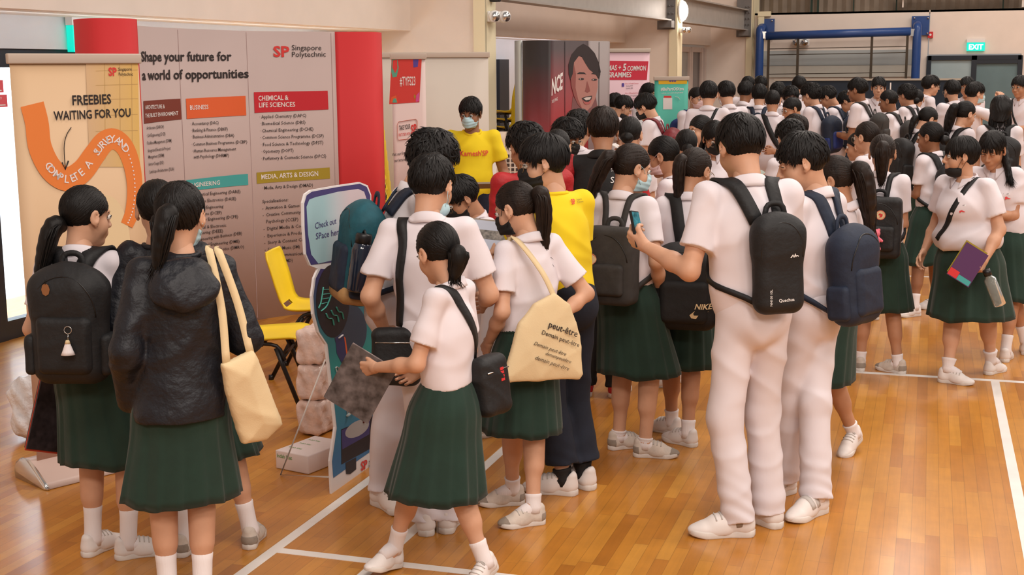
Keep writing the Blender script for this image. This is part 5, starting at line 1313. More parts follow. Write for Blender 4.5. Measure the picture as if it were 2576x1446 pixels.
# ---- nearest row
k = PR('left_girl', 'girl with low ponytail and black backpack standing by the peach freebies banner', sex='f', fpx=[(236, 1392, 25), (325, 1402, 62)], top=(205, 456), phi=20, hyaw=40, hpit=8, hair='low', tail=.27, tailto=(-.075, -.03, 0), tailw=.036, arms=({'at': (.03, .06, -.50), 'curl': 'grip'}, read), shoe='leather', sock=.15, group=GRP)
LG = k
k = PR('jacket_girl', 'girl in black hooded windbreaker seen from behind with a canvas tote on her shoulder', sex='f', fpx=[(425, 1530, -8), (512, 1530, 10)], top=(447, 446), phi=-4, hyaw=22, hpit=6, hair='tied', tail=.22, tailto=(-.05, -.02, 0), tailw=.036, top_='jacket', cloth=JACKET, hem=-.061, loose=1.12, arms=({'at': (.06, .05, -.50)}, {'at': (.02, .22, -.30), 'curl': 'grip'}), mask=(MASKB, False), tie=GREYS, group=GRP, shoe='leather', sock=.15)
JG = k
k = PR('hidden_girl', 'girl with low tied hair half hidden behind the girl in the black windbreaker', sex='f', fpx=[(466, 1392, 25), (632, 1372, 8)], top=(392, 441), phi=6, hyaw=-10, hpit=6, hair='low', tail=.16, tailto=(0, .01, 0), top_='jacket', cloth=JACKET, hem=-.03, loose=1.05, arms=('hang', 'hang'), shoe='canvas', sock=.13, group=GRP)
k = PR('walking_girl', 'girl walking left across the front carrying a magazine, small black pouch behind her', sex='f', fpx=[(985, 1432, -78, -10), (1232, 1466, -80, 22)], top=(1103, 547), phi=-62, hyaw=26, hpit=16, lean=8, hair='bun', tail=.13, tailto=(0, .02, 0), tailw=.028, arms=({'at': (.03, .30, -.33), 'curl': 'grip', 'palm': (-1, 0, .2)}, {'at': (-.02, .22, -.40), 'curl': 'hold'}), shoe='leather', sock=.10, skirt=.245, group=GRP)
WG = k
k = PR('teal_bag_boy', 'boy in white uniform leaning in, teal and navy backpack with a bottle in its pocket', sex='m', fpx=[(962, 1272, 70), (1010, 1240, 60)], top=(1083, 319), phi=76, lean=9, hpit=24, hyaw=-10, hair='messy', arms=(hold, hold), shoe='leather', group=GRP, cloth=SHIRTB, tmat=WTROU)
TB = k
k = PR('sling_boy', 'boy seen from behind with pale blue mask under his chin and black sling bag', sex='m', fpx=[(1072, 1338, -8), (1128, 1332, 8)], top=(1083, 378), phi=6, hyaw=24, hpit=12, lean=6, hair='short', mask=(MASKB, True), arms=({'at': (.05, .10, -.46)}, {'at': (.06, .24, -.36), 'curl': 'hold'}), shoe='leather', broad=1.04, group=GRP)
SB = k
k = PR('facing_boy', 'boy with glasses and black mask facing left, behind the sling bag boy', sex='m', d=6.9, top=(1160, 432), phi=-112, hpit=28, lean=12, hair='short', mask=(MASKK, False), glasses=True, skin='m', arms=(hold, hold), group=GRP)
k = PR('yellow_host', 'man in yellow tee with white mask facing the crowd by the cream partition', sex='m', d=10.2, top=(1184, 239), phi=172, hyaw=26, hpit=14, big=.98, hair='short', mask=(MASKB, False), top_='tee', cloth=YELLOW, hem=-.05, bottom='trousers', tmat=JEANS, skin='b', arms=({'at': (.03, .24, -.34), 'curl': 'hold', 'palm': (-.5, 0, 1)}, {'at': (.05, .22, -.36), 'curl': 'hold', 'palm': (-.5, 0, 1)}), shoe='leather')
KH = k
k = PR('yellow_helper', 'young man in yellow tee and black mask turned away, leaning over a tablet', sex='m', fpx=[(1418, 1242, -40), (1468, 1226, -12)], top=(1372, 330), phi=-38, hyaw=-56, hpit=8, lean=12, pely=.05, hair='bowl', mask=(MASKK, False), glasses=True, top_='tee', cloth=YELLOW, hem=-.06, bottom='trousers', tmat=NAVYT, crop=.22, cuff=.075, arms=({'at': (-.06, .34, -.22), 'curl': 'hold', 'palm': (-.3, 0, 1)}, hold), shoe='leather', sockm=BLACKC, sock=.05)
YH = k
k = PR('tote_girl', 'girl with ponytail, hands clasped behind her back over a cream printed tote', sex='f', fpx=[(1290, 1268, -62), (1342, 1318, -72)], top=(1302, 446), phi=-38, hyaw=-22, hpit=18, lean=6, hair='pony', tail=.30, tailto=(.03, .01, -.02), tailw=.036, brown=True, mask=(MASKK, False), arms=({'at': (.03, .10, -.46)}, {'at': (-.10, -.16, -.34), 'curl': 'relax', 'hint': (1, -.2, -.3), 'palm': (-.2, -1, 0)}), shoe='canvas', sock=.06, group=GRP)
TG = k
k = PR('tall_boy', 'tall boy seen from behind with slim black backpack, holding up a phone', sex='m', fpx=[(1856, 1346, -80), (1932, 1320, -28)], top=(1866, 276), phi=-22, hyaw=-10, hpit=18, lean=4, hair='short', hem=-.035, loose=1.07, arms=({'at': (.20, .17, -.21), 'curl': 'grip', 'palm': (-1, -.3, .2), 'hint': (.1, -.5, -1)}, {'at': (-.08, .28, -.26), 'curl': 'hold'}), shoe='leather', broad=1.02, sockm=GREYS, sock=.07, group=GRP)
LB = k
k = PR('profile_boy', 'boy in profile facing left looking down, navy backpack, white velcro shoes', sex='m', fpx=[(1972, 1242, -84), (2052, 1292, -86)], top=(2025, 323), phi=-58, hyaw=-40, hpit=15, lean=6, hair='short', closed=True, skin='l', arms=({'at': (.02, .26, -.36), 'curl': 'hold', 'palm': (-1, 0, .4)}, hold), shoe='velcro', group=GRP, cuff=.068)
PB = k
k = PR('big_girl', 'stout girl with black mask under her chin and black sling across her chest', sex='f', fpx=[(2492, 940, 176), (2382, 962, -112)], top=(2425, 336), phi=-146, hyaw=42, hpit=2, hair='bang', fat=1.42, mask=(MASKK, True), arms=({'at': (.12, .16, -.47), 'curl': 'grip', 'palm': (-1, .2, 0)}, {'at': (.10, .06, -.48)}), shoe='leather', sock=.07, group=GRP, pleats=14, flare=1.1)
BG = k
k = PR('grey_bag_girl', 'girl with ponytail, pale mask and charcoal backpack with a round badge', sex='f', fpx=[(1556, 1128, 40), (1622, 1148, 68)], top=(1585, 353), phi=24, hyaw=38, hpit=14, hair='pony', tail=.30, tailto=(-.13, .0, 0), tailw=.038, brown=True, mask=(MASKB, False), arms=(hold, {'at': (.05, .08, -.47)}), shoe='canvas', sock=.03, group=GRP)
GG = k
k = PR('nike_girl', 'masked girl with straight ponytail and low black backpack left of the tall boy', sex='f', fpx=[(1690, 1090, -62), (1730, 1120, -58)], top=(1747, 363), phi=6, hyaw=30, hpit=16, hair='pony', tail=.28, tailto=(-.015, .02, 0), tailw=.032, brown=True, mask=(MASKW, False), glasses=True, arms=(hold, hold), shoe='leather', sock=.07, group=GRP, skin='m')
NG = k
k = PR('pink_mask_girl', 'girl in pale pink mask facing left behind the charcoal backpack', sex='f', d=7.9, top=(1672, 335), phi=-72, hpit=16, hair='low', tail=.12, mask=(MASKP, False), arms=(hold, hold), skin='m', group=GRP)
k = PR('plush_girl', 'girl with high ponytail and square black backpack carrying a pink plush charm', sex='f', fpx=[(2163, 930, -10), (2258, 938, -62)], top=(2222, 331), phi=6, hyaw=-6, hpit=8, hair='pony', tail=.27, tailto=(0, .02, 0), tailw=.04, brown=True, arms=(hold, hold), shoe='canvas', sock=.06, skin='m', group=GRP)
PG_ = k
k = PR('passing_girl', 'girl walking left behind the navy backpack, dark ponytail swinging, leg stretched back', sex='f', fpx=[(1945, 1158, -86), (2150, 1132, -82, 18)], top=(2105, 383), phi=-74, hpit=10, lean=8, hair='pony', tail=.34, tailto=(.03, -.06, 0), tailw=.045, brown=True, arms=('swing', {'at': (.05, .05, -.5)}), shoe='leather', sock=.06, skin='m', group=GRP)
k = PR('left_facing_girl', 'girl in profile facing left with bun and black backpack, behind the masked girl', sex='f', fpx=[(2300, 795, -80), (2352, 775, -70)], top=(2345, 301), phi=-52, hyaw=-16, hpit=4, hair='bun', skin='b', arms=(hold, hold), tie=NAVYN, shoe='leather', group=GRP)
LF = k
k = PR('edge_girl', 'girl with long hair over one shoulder looking down at the right edge', sex='f', fpx=[(2528, 908, 178), (2580, 890, 170)], top=(2500, 322), phi=-172, hyaw=10, hpit=24, hair='tied', tail=.30, tailto=(-.11, .14, 0), closed=True, skin='m', arms=(hold, hold), shoe='leather', group=GRP)
k = PR('broad_man', 'broad man in black polo with red sleeves seen from behind in the crowd', sex='m', d=7.6, top=(1517, 262), phi=8, hyaw=-10, hpit=6, hair='short', brown=True, top_='polo', cloth=BLACKC, sleeve_mat=REDN, sleeve=.95, fat=1.12, broad=1.16, bottom='trousers', tmat=BLACKC, arms=({'at': (.10, .12, -.42)}, hold), shoe='red', skin='m')
BM = k
k = PR('red_jacket_man', 'person in bright red jacket bent forward behind the yellow tee', sex='m', d=7.0, top=(1324, 302), phi=-30, lean=14, hpit=12, broad=1.25, hair='messy', top_='jacket', cloth=REDN, bottom='trousers', tmat=BLACKC, arms=(hold, hold), shoe='dark', skin='m', collar=True)
# ---- second row of heads
MEN = [
 ('glasses_boy', 'boy with glasses and black mask looking down beside the man in black polo', 'm', 9.1, 1425, 292, 128, 'messy', dict(mask=(MASKK, False), glasses=True, hpit=22, skin='b')),
 ('dark_hair_one', 'dark haired person behind the boy with glasses under the portrait wall', 'm', 9.3, 1455, 273, 20, 'messy', {}),
 ('dark_hair_two', 'dark haired person between the red jacket and the boy with glasses', 'f', 8.3, 1402, 318, 10, 'low', dict(tail=.12)),
 ('lanyard_girl', 'girl with round bun and green lanyard right of the man in black polo', 'f', 8.9, 1584, 287, 8, 'bun', dict(hpit=8)),
 ('bun_girl', 'girl with smooth bun in front of the girl in black mask', 'f', 9.3, 1727, 319, -6, 'bun', {}),
 ('mask_girl', 'girl with glasses and black mask facing the camera left of the tall boy', 'f', 9.9, 1797, 299, 165, 'long', dict(mask=(MASKK, False), glasses=True, hpit=24, skin='m')),
 ('brow_girl', 'girl with bare forehead turning left above the smooth bun', 'f', 10.6, 1765, 284, -120, 'low', dict(tail=.1, hpit=6)),
 ('yoke_boy', 'boy with thick hair turned away behind the profile boy', 'm', 9.2, 1990, 297, -28, 'messy', dict(hpit=14)),
 ('brown_boy', 'brown haired boy behind the thick haired boy, holding a grey leaflet', 'm', 10.8, 2003, 283, -60, 'short', dict(brown=True, glasses=True)),
 ('specs_girl', 'girl with glasses facing left in front of the walking crowd', 'f', 9.9, 2184, 300, -56, 'low', dict(tail=.1, glasses=True, brown=True)),
 ('short_girl', 'small girl in profile facing left below the crowd, left of the girl with glasses', 'f', 10.8, 2162, 333, -78, 'low', dict(tail=.14, skin='m')),
 ('long_pony', 'girl with long ponytail facing right, black strap on her shoulder', 'f', 12.2, 2428, 249, 52, 'pony', dict(tail=.36, tailto=(-.08, -.03, 0), tailw=.045, hpit=14)),
 ('bowed_girl', 'girl with ponytail bowing her head to the right', 'f', 12.8, 2334, 264, 58, 'low', dict(tail=.2, hpit=26)),
 ('wide_back', 'person with loose collar length hair seen from behind, black backpack, right edge', 'f', 11.6, 2520, 236, 2, 'long', {}),
]
FAR = [
 ('stoop_boy', 'boy with glasses in profile bending right in front of the pink banner', 'm', 15.1, 1567, 236, 84, 'short', dict(hpit=26, mask=(MASKK, True), glasses=True)),
 ('shade_boy', 'dark head between the portrait wall and the pink banner', 'm', 15.8, 1547, 231, 40, 'short', {}),
 ('tall_specs', 'person with long fringe, glasses and black mask in front of the pink banner', 'm', 16.0, 1632, 206, 130, 'long', dict(mask=(MASKK, False), glasses=True, cloth=SHIRTB)),
 ('red_bag_boy', 'boy in black mask facing left with a dark red backpack', 'm', 13.2, 1626, 231, -72, 'bowl', dict(mask=(MASKK, False), hpit=26)),
 ('white_mask_boy', 'boy in white mask facing right beside the small green banner', 'm', 15.2, 1752, 215, 140, 'crop', dict(mask=(MASKP, False), hpit=10)),
 ('back_boy', 'boy seen from behind with thin black sling, right of the green banner', 'm', 13.6, 1783, 200, 6, 'short', {}),
 ('masked_back', 'boy with white mask loop seen from behind, second from the green banner', 'm', 14.2, 1828, 200, -24, 'short', dict(mask=(MASKW, False), hpit=14)),
 ('rear_one', 'dark head below the left post of the blue frame', 'm', 18.4, 1882, 184, 12, 'short', {}),
 ('rear_two', 'dark head just right of the left blue post', 'm', 19.3, 1914, 187, -14, 'short', {}),
 ('round_boy', 'boy in striped collar turned right in the middle of the far crowd', 'm', 16.4, 1876, 201, 30, 'short', dict(skin='b')),
 ('grey_bag_boy', 'boy seen from behind wearing a slate backpack in the far crowd', 'm', 15.4, 1911, 208, 4, 'short', {}),
 ('rear_three', 'boy with full hair right of the slate backpack', 'm', 17.0, 1957, 205, 8, 'messy', {}),
 ('crew_boy', 'boy with shaved hair seen from behind, black sling over his left shoulder', 'm', 14.6, 1944, 222, 2, 'crop', dict(skin='m')),
 ('dark_specs', 'dark skinned boy with glasses facing the camera in the far crowd', 'm', 16.2, 1990, 214, 172, 'messy', dict(skin='d', glasses=True)),
 ('rear_four', 'head seen from behind before the dark navy pinboard', 'm', 18.4, 2011, 189, 2, 'bowl', {}),
 ('round_specs', 'boy with round glasses facing left in front of the far crowd', 'm', 14.0, 1995, 240, -112, 'crop', dict(skin='m', glasses=True, hpit=16)),
 ('blue_bag_boy', 'boy with glasses facing left wearing a blue and navy backpack', 'm', 15.2, 2042, 206, -62, 'messy', dict(glasses=True, hpit=16)),
 ('book_boy', 'boy looking down holding a green booklet', 'm', 15.8, 2084, 212, -80, 'short', dict(hpit=30, skin='m')),
 ('bent_boy', 'boy bent low facing left behind the green booklet', 'm', 16.2, 2132, 224, -74, 'short', dict(hpit=34, lean=16, skin='m')),
 ('profile_tall', 'tall dark boy in profile facing left with black backpack straps', 'm', 14.9, 2160, 192, -72, 'short', dict(skin='b')),
 ('smiling_boy', 'smiling boy facing the camera in front of the pinboard', 'm', 17.2, 2211, 190, 178, 'short', {}),
 ('tan_boy', 'tanned boy in profile facing left with grey backpack', 'm', 15.2, 2238, 222, -78, 'crop', dict(skin='b')),
 ('thick_boy', 'boy with thick hair facing left, black strap on his shoulder', 'm', 16.1, 2284, 209, -58, 'messy', dict(skin='m')),
 ('small_bun', 'girl with high bun and dark top seen from behind', 'f', 16.6, 2308, 221, 4, 'bun', dict(cloth=BLACKC)),
 ('standing_boy', 'tall boy with glasses in profile facing right before the grey door', 'm', 17.8, 2341, 175, 72, 'bowl', dict(glasses=True)),
 ('turned_boy', 'boy with glasses and lowered black mask seen from behind, right of the standing boy', 'm', 16.0, 2397, 198, -34, 'short', dict(mask=(MASKK, True), glasses=True)),
 ('peek_boy', 'face peeking out behind the boy with raised fist', 'm', 17.6, 2434, 190, -168, 'short', dict(skin='m')),
 ('fist_boy', 'boy in mask raising his fist before the teal door', 'm', 15.4, 2453, 203, 62, 'short', dict(mask=(MASKB, False), arms=('hold', {'at': (.04, .26, .12), 'curl': 'grip', 'hint': (.4, -.2, -.9)}))),
 ('edge_boy', 'boy with glasses and sling at the right edge beyond the crowd', 'm', 16.4, 2568, 181, -150, 'short', dict(glasses=True, skin='m')),
]
for key, lab, sx, d, tx, ty, phi, hr, ex in MEN + FAR:
    ex = dict(ex); ex.setdefault('arms', ('hold', 'hold')); PR(key, lab, sex=sx, d=d, top=(tx, ty), phi=phi, hair=hr, group=GRP, hmin=1.42, hmax=1.86, **ex)

# ================================================================== furniture and loose things near the booth
YCH = mat('yellow_moulded_plastic', (.86, .62, .022), .38, (90, .10, .002), .03, 8); BLEG = mat('black_steel_leg', (.010, .010, .011), .4)
def chair_meshes():
    pr = crom([(.235, .405), (.228, .432), (.19, .446), (.06, .440), (-.10, .432), (-.175, .445), (-.212, .485), (-.235, .56), (-.262, .66), (-.292, .76), (-.305, .805)], 34)
    n, m = len(pr), 15; V = []; hw = np.interp(np.linspace(0, 1, n), [0, .06, .3, .5, .58, .75, .92, 1], [.19, .205, .21, .20, .185, .205, .20, .165])
    T = np.gradient(pr, axis=0); T /= np.linalg.norm(T, axis=1)[:, None]; N = np.stack([-T[:, 1], T[:, 0]], 1); N *= np.sign(N[5, 1])
    for side in (0, 1):
        for i in range(n):
            for j in range(m):
                u = -1 + 2 * j / (m - 1); c = .020 * u ** 4 + .012 * u * u * (1 if i > n * .5 else .6); o = c - side * .010
                V.append((u * hw[i], pr[i, 0] + (-N[i, 0] if False else N[i, 0]) * o, pr[i, 1] + N[i, 1] * o))
    F_ = []; hole = lambda i, j: 17 <= i <= 18 and 4 <= j <= 9
    for i in range(n - 1):
        for j in range(m - 1):
            if hole(i, j): continue
            a = i * m + j; F_.append((a, a + 1, a + m + 1, a + m)); b = a + n * m; F_.append((b, b + m, b + m + 1, b + 1))
    q = n * m
    for i in range(n - 1):
        for j in (0, m - 1): a = i * m + j; F_.append((a, a + m, a + m + q, a + q) if j == 0 else (a, a + q, a + m + q, a + m))
    for j in range(m - 1):
        for i in (0, n - 1): a = i * m + j; F_.append((a, a + q, a + 1 + q, a + 1) if i == 0 else (a, a + 1, a + 1 + q, a + q))
    sh = MB(); sh.add(V, F_, YCH)
    legs = []
    for s_ in (1, -1):
        for fy, ty in ((.25, .10), (-.27, -.06)):
            l = MB(); l.tube([(s_ * .205, fy, .0), (s_ * .185, ty + (fy - ty) * .25, .30), (s_ * .175, ty, .40)], [.0135, .0135, .0135], BLEG, 8); l.tube([(s_ * .205, fy, 0), (s_ * .204, fy * .995, .03)], .017, PLASTK, 8); legs.append(l)
    fr = MB()
    for s_ in (1, -1): fr.tube(crom([(s_ * .182, .15, .33), (s_ * .175, .11, .408), (s_ * .17, .02, .424), (s_ * .172, -.06, .41), (s_ * .182, -.12, .33)], 12), .011, BLEG, 8)
    for y, z in ((.14, .345), (-.10, .345), (.02, .418)): fr.tube([(-.18, y, z), (.18, y, z)], .010, BLEG, 8)
    out = []
    for nm, b in [('shell', sh)] + [('leg', l) for l in legs] + [('leg_frame', fr)]: o = b.build(nm); out.append((nm, o.data)); bpy.data.objects.remove(o)
    return out
CHM = chair_meshes()
def chair(x, y, z, A, label, group, tilt=0):
    e = empty('plastic_chair', (x, y, z), math.radians(-A)); e.rotation_euler = (math.radians(tilt), 0, math.radians(-A)); tag(e, label, 'chair', group)
    for nm, me in CHM: o = bpy.data.objects.new(nm, me); COL.objects.link(o); o.parent = e
    return e
chair(-3.62, 6.62, 0, 72, 'yellow plastic chair nearest the tote bag, legs in full view', 'yellow chairs before the booth')
chair(-3.73, 7.55, 0, 76, 'yellow plastic chair behind the front one, tall back before the pink wall', 'yellow chairs before the booth')
chair(-3.50, 8.15, 0, 74, 'yellow plastic chair mostly hidden behind the cut-out standee', 'yellow chairs before the booth')
ORD = ['topmost', 'second from the top', 'third from the top', 'fourth from the top', 'fifth from the top', 'sixth from the top', 'seventh from the top', 'eighth from the top', 'ninth from the top', 'tenth from the top', 'eleventh from the top', 'bottom chair']
for i in range(12): chair(-4.80 + .012 * i, 15.05 - .030 * i, .092 * i, -60, 'yellow stacked chair, %s of the stack left of the portrait wall' % ORD[11 - i], 'chairs stacked beside the portrait wall')
_g = atdepth(892, 300, 11.2)
for i in range(11): chair(_g[0] + .004 * i, _g[1] + .25 - .03 * i, .092 * i, 160, 'yellow stacked chair behind the booth end cap, %s' % (ORD[10 - i] if i else 'lowest'), 'chairs stacked behind the booth')

# ---- cut-out standee
SX = -2.585
def sp_(px, py, o=0.0): P = onplane(px, py, (SX, 0, 0), (1, 0, 0)); return np.array([SX + o, P[1], P[2]])
e = empty('cutout_standee', (SX, 5.6, 0)); so_ = np.array((SX, 5.6, 0))
OUT = [(834, 1240), (830, 1160), (843, 1074), (834, 989), (820, 866), (800, 836), (787, 790), (784, 745), (790, 700), (800, 676), (780, 668), (768, 640), (763, 570), (762, 510), (768, 488), (782, 478), (850, 466), (905, 458), (925, 466), (934, 490), (934, 600), (925, 650), (940, 690), (990, 740), (1012, 830), (1010, 1000), (1004, 1116)]
bd = [sp_(*p) for p in OUT]; bd[0][2] = 0.0; bd[-1][2] = 0.0
STD = print_mat('standee_print', (.045, .17, .36), (.045, .030, .15), (0, 0, 1), .15, 1.05, (.02, .27, .26)); WBD = mat('white_foam_board', (.78, .74, .74), .7)
n = len(bd); V = [b + np.array((q, 0, 0)) for q in (0, -.010) for b in bd]; mb = MB(); mb.add(V, [(i, (i + 1) % n, n + (i + 1) % n, n + i) for i in range(n)] + [tuple(range(n - 1, -1, -1)), tuple(range(n, 2 * n))], WBD, True); sub(mb, 'foam_board', e, so_)
cen = np.mean(bd, 0)
def pl(mb, pts, m, o): mb.add([sp_(*p, o) for p in pts], [tuple(range(len(pts)))], m, True)
mb = MB(); ins = [(838, 1202), (835, 1160), (847, 1076), (838, 990), (824, 866), (803, 834), (791, 790), (788, 745), (794, 700), (806, 676), (940, 690), (988, 742), (1008, 832), (1007, 1000), (1003, 1085)]; pl(mb, ins, STD, .0012); sub(mb, 'printed_scene', e, so_)
VIO = mat('violet_frame_ink', (.055, .045, .17), .6); LIL = print_mat('pale_lilac_print', (.36, .56, .60), (.66, .56, .60), (0, 1, 0), -.28, .0)
mb = MB(); pl(mb, [(782, 666), (770, 638), (766, 570), (765, 512), (771, 491), (784, 482), (850, 470), (905, 462), (922, 470), (931, 492), (931, 600), (922, 648)], VIO, .0014); sub(mb, 'violet_border', e, so_)
mb = MB(); pl(mb, [(800, 663), (782, 640), (774, 590), (770, 520), (777, 502), (792, 496), (850, 482), (900, 475), (915, 482), (921, 500), (921, 596), (912, 636)], LIL, .0020); sub(mb, 'speech_panel', e, so_)
mb = MB(); BKI = mat('black_disc_ink', (.012, .010, .018), .5); pl(mb, [(836 + 42 * math.cos(a), 757 + 92 * math.sin(a)) for a in np.linspace(0, 6.1, 30)], BKI, .0022)
CYI = mat('mint_line_ink', (.10, .50, .42), .6); 
def stroke(mb, pts, r, m, o=.0032): mb.tube(np.array([sp_(*p, o) for p in (crom(pts, 4 * len(pts)) if len(pts) > 2 else pts)]), r, m, 5, flat=.35)
stroke(mb, [(828, 704), (833, 712), (832, 735), (820, 768), (806, 782)], .006, CYI); stroke(mb, [(812, 722), (806, 760), (800, 775)], .006, CYI)
for i in range(4): stroke(mb, [(812 + i * -1.5, 728 + i * 12), (831 - i * 3, 727 + i * 11)], .004, CYI)
for i in range(3): stroke(mb, [(818 + i * 13, 788 - i * 8), (824 + i * 13, 800 - i * 8), (834 + i * 12, 802 - i * 8), (838 + i * 12, 818 - i * 8)], .006, CYI)
sub(mb, 'disc_print', e, so_)
mb = MB(); pl(mb, [(843, 850), (862, 838), (873, 880), (872, 918), (858, 912), (846, 888)], mat('navy_rocket_ink', (.03, .035, .13), .5), .0024); pl(mb, [(864, 846), (868, 850), (875, 900), (873, 916)], ORANGEI, .0028); stroke(mb, [(850, 850), (860, 842)], .008, WHITEI); sub(mb, 'rocket_print', e, so_)
mb = MB(); pl(mb, [(880 + 42 * math.cos(a), 830 + 66 * math.sin(a)) for a in np.linspace(0, 6.1, 26)], mat('dark_globe_ink', (.02, .045, .085), .4), .0018); pl(mb, [(905 + 22 * math.cos(a), 960 + 44 * math.sin(a)) for a in np.linspace(0, 6.1, 26)], BKI, .0018); sub(mb, 'globe_print', e, so_)
mb = MB(); GRN = mat('dusky_note_ink', (.42, .44, .42), .7); stroke(mb, [(842, 926), (846, 922), (852, 930)], .006, GRN); stroke(mb, [(843, 926), (850, 950)], .004, GRN); stroke(mb, [(848, 953), (852, 948)], .010, GRN)
stroke(mb, [(872, 1040), (874, 1000), (885, 986), (889, 1022)], .006, GRN); stroke(mb, [(870, 1046), (876, 1040)], .014, GRN); stroke(mb, [(885, 1032), (890, 1024)], .014, GRN); sub(mb, 'music_note', e, so_)
mb = MB(); pl(mb, [(857, 1080), (940, 1045), (1000, 1020), (1002, 1090), (960, 1112), (858, 1168)], BKI, .0022); pl(mb, [(858, 1082), (930, 1050), (928, 1092), (860, 1130)], VIO, .0026); pl(mb, [(897 + 30 * math.cos(a), 1078 - 12 * math.cos(a) + 20 * math.sin(a)) for a in np.linspace(0, 6.1, 24)], mat('grey_platter_ink', (.40, .38, .38), .5), .003); stroke(mb, [(914, 1034), (914, 1062)], .014, mat('dark_red_ink', (.14, .02, .02), .5), .004)
pl(mb, [(868, 1164), (895, 1150), (895, 1180), (880, 1192), (870, 1192)], BKI, .0024); sub(mb, 'turntable_print', e, so_)
mb = MB(); sst = Surf([(SX, 5.0), (SX, 6.6)])
ST = lambda *a: sub(sst.text(MB(), *a), 'lettering', e, so_)
ST('Check out', (791, 576), (845, 562), 16, VIO, .0032, .002); ST('SPace here!', (793, 602), (860, 588), 16, VIO, .0032, .002)
ST('SP', (907, 1184), (923, 1176), 22, REDI, .0032, .03); ST('Singapore', (926, 1166), (962, 1145), 7, INK, .0032); ST('Polytechnic', (926, 1176), (966, 1154), 7, INK, .0032); sub(mb, 'lettering', e, so_)
mb = MB(); WST = mat('white_support_rod', (.75, .70, .66), .5)
f1 = ground(706, 1196); f1[2] = .004; mb.tube([sp_(824, 905, -.012), f1, sp_(832, 1200, -.012)], .004, WST, 6); sub(mb, 'support_strut', e, so_)
tag(e, 'teal cut-out standee with music artwork inviting people to check it out', 'standee')

# ---- packages behind the standee
g = ground(776, 1189); mb = MB(); WR = mat('white_wrapper_paper', (.80, .72, .72), .45, (14, .25, .006)); R = rz(-14); mb.box((g[0] - .05, g[1] + .14, .048), (.105, .15, .047), WR, R, .006)
p0 = MB(); GI = mat('green_label_ink', (.14, .36, .10), .6); V, F_ = textgeo('Indah Kiat', .01); P = np.stack([-.095 + V[:, 0] * .024, np.full(len(V), -.151), .012 + V[:, 1] * .028], 1); p0.add(P @ R.T + np.array((g[0] - .05, g[1] + .14, .048)), F_, GI)
for yy, sz in ((-.08, .020), (.0, .018), (.07, .018)): P = np.stack([-.08 + V[:, 0] * sz, yy + V[:, 1] * sz, np.full(len(V), .0485)], 1); p0.add(P @ R.T + np.array((g[0] - .05, g[1] + .14, .048)), F_, GI)
e = empty('paper_ream', (g[0] - .05, g[1] + .14, 0)); tag(e, 'white wrapped paper ream with green print on the floor by the standee', 'paper ream'); sub(mb, 'wrapper', e, (g[0] - .05, g[1] + .14, 0)); sub(p0, 'lettering', e, (g[0] - .05, g[1] + .14, 0))
PKW = mat('clear_film_pack', (.74, .58, .52), .22, (30, .6, .012), .15, 20)
g2 = ground(826, 1100); pos = [(g2[0] - .10, g2[1] + .10)] * 3
for i, nm in enumerate(('lowest', 'middle', 'topmost')):
    c = np.array([g2[0] - .10, g2[1] + .10, .10 + .195 * i]); V, F_ = sdfmesh([('u', BX(c, (.075, .12, .095), rz(-8 + 5 * i), .03), .02)], .008, lambda x, y, z: .006 * np.sin(70 * x + 40 * z) * np.sin(60 * y + 30 * x))
    tag(MB().add(V, F_, PKW).build('film_wrapped_pack', origin=(c[0], c[1], .195 * i + .001)), 'clear film wrapped pack behind the standee, %s of three' % nm, 'pack', 'film wrapped packs behind the standee')
g3 = ground(792, 1082); V, F_ = sdfmesh([('u', BX((g3[0], g3[1], .055), (.05, .02, .05), rz(30) @ rx(15), .008), .01)], .006, folds(3, .006, 3)); tag(MB().add(V, F_, REDN).build('red_packet', origin=(g3[0], g3[1], 0)), 'crumpled red packet on the floor beside the film wrapped packs', 'packet')
g4 = ground(82, 1105); FILM = mat('white_plastic_film', (.82, .82, .84), .3, (16, .8, .03), .10, 12)
V, F_ = sdfmesh([('u', EL((g4[0], g4[1], .10), (.10, .10, .10)), .05), ('u', EL((g4[0] - .02, g4[1] + .02, .24), (.12, .09, .11)), .06), ('h', (0, 0, .002), (0, 0, -1))], .010, lambda x, y, z: .010 * np.sin(34 * x + 11 * z + 3 * np.sin(20 * y)) * np.sin(30 * z + 17 * y) + .005 * np.sin(80 * x + 50 * z + 60 * y))
tag(MB().add(V, F_, FILM).build('plastic_bag', origin=(g4[0], g4[1], 0)), 'crumpled white plastic bag on the floor left of the peach banner', 'bag')
# ---- air cooler and shelf in the second bay
BEI = mat('beige_plastic', (.66, .53, .43), .45); e = empty('air_cooler', (-4.02, 12.45, 0), math.radians(20))
mb = MB(); mb.box((0, 0, .62), (.19, .15, .60), BEI, bev=.03); V, F_ = sdfmesh([('u', BX((0, 0, 1.23), (.185, .145, .10), None, .08), .03)], .01); mb.add(V, F_, BEI); mb.build('body', e)
mb = MB(); dk = mat('dark_vent', (.05, .03, .025), .7)
for i in range(9):
    for j in range(4): mb.box((-.03 + j * .045, -.152, 1.10 - i * .045), (.014, .003, .015), dk)
mb.build('vent_grille', e); mb = MB(); mb.box((-.12, -.152, 1.0), (.02, .004, .1), WHITEP); mb.build('control_panel', e); tag(e, 'beige upright air cooler beside the near fin', 'air cooler')
e = empty('white_trolley', (-3.98, 13.05, 0)); WM = mat('white_metal_frame', (.76, .76, .78), .4)
for x in (-.2, .2):
    for y in (-.2, .2): mb = MB(); mb.box((x, y, .62), (.014, .014, .62), WM); mb.build('leg', e)
for z, nm in ((1.25, 'top_tray'), (.80, 'shelf'), (.3, 'shelf')): mb = MB(); mb.box((0, 0, z), (.23, .23, .02), WM, bev=.005); mb.build(nm, e)
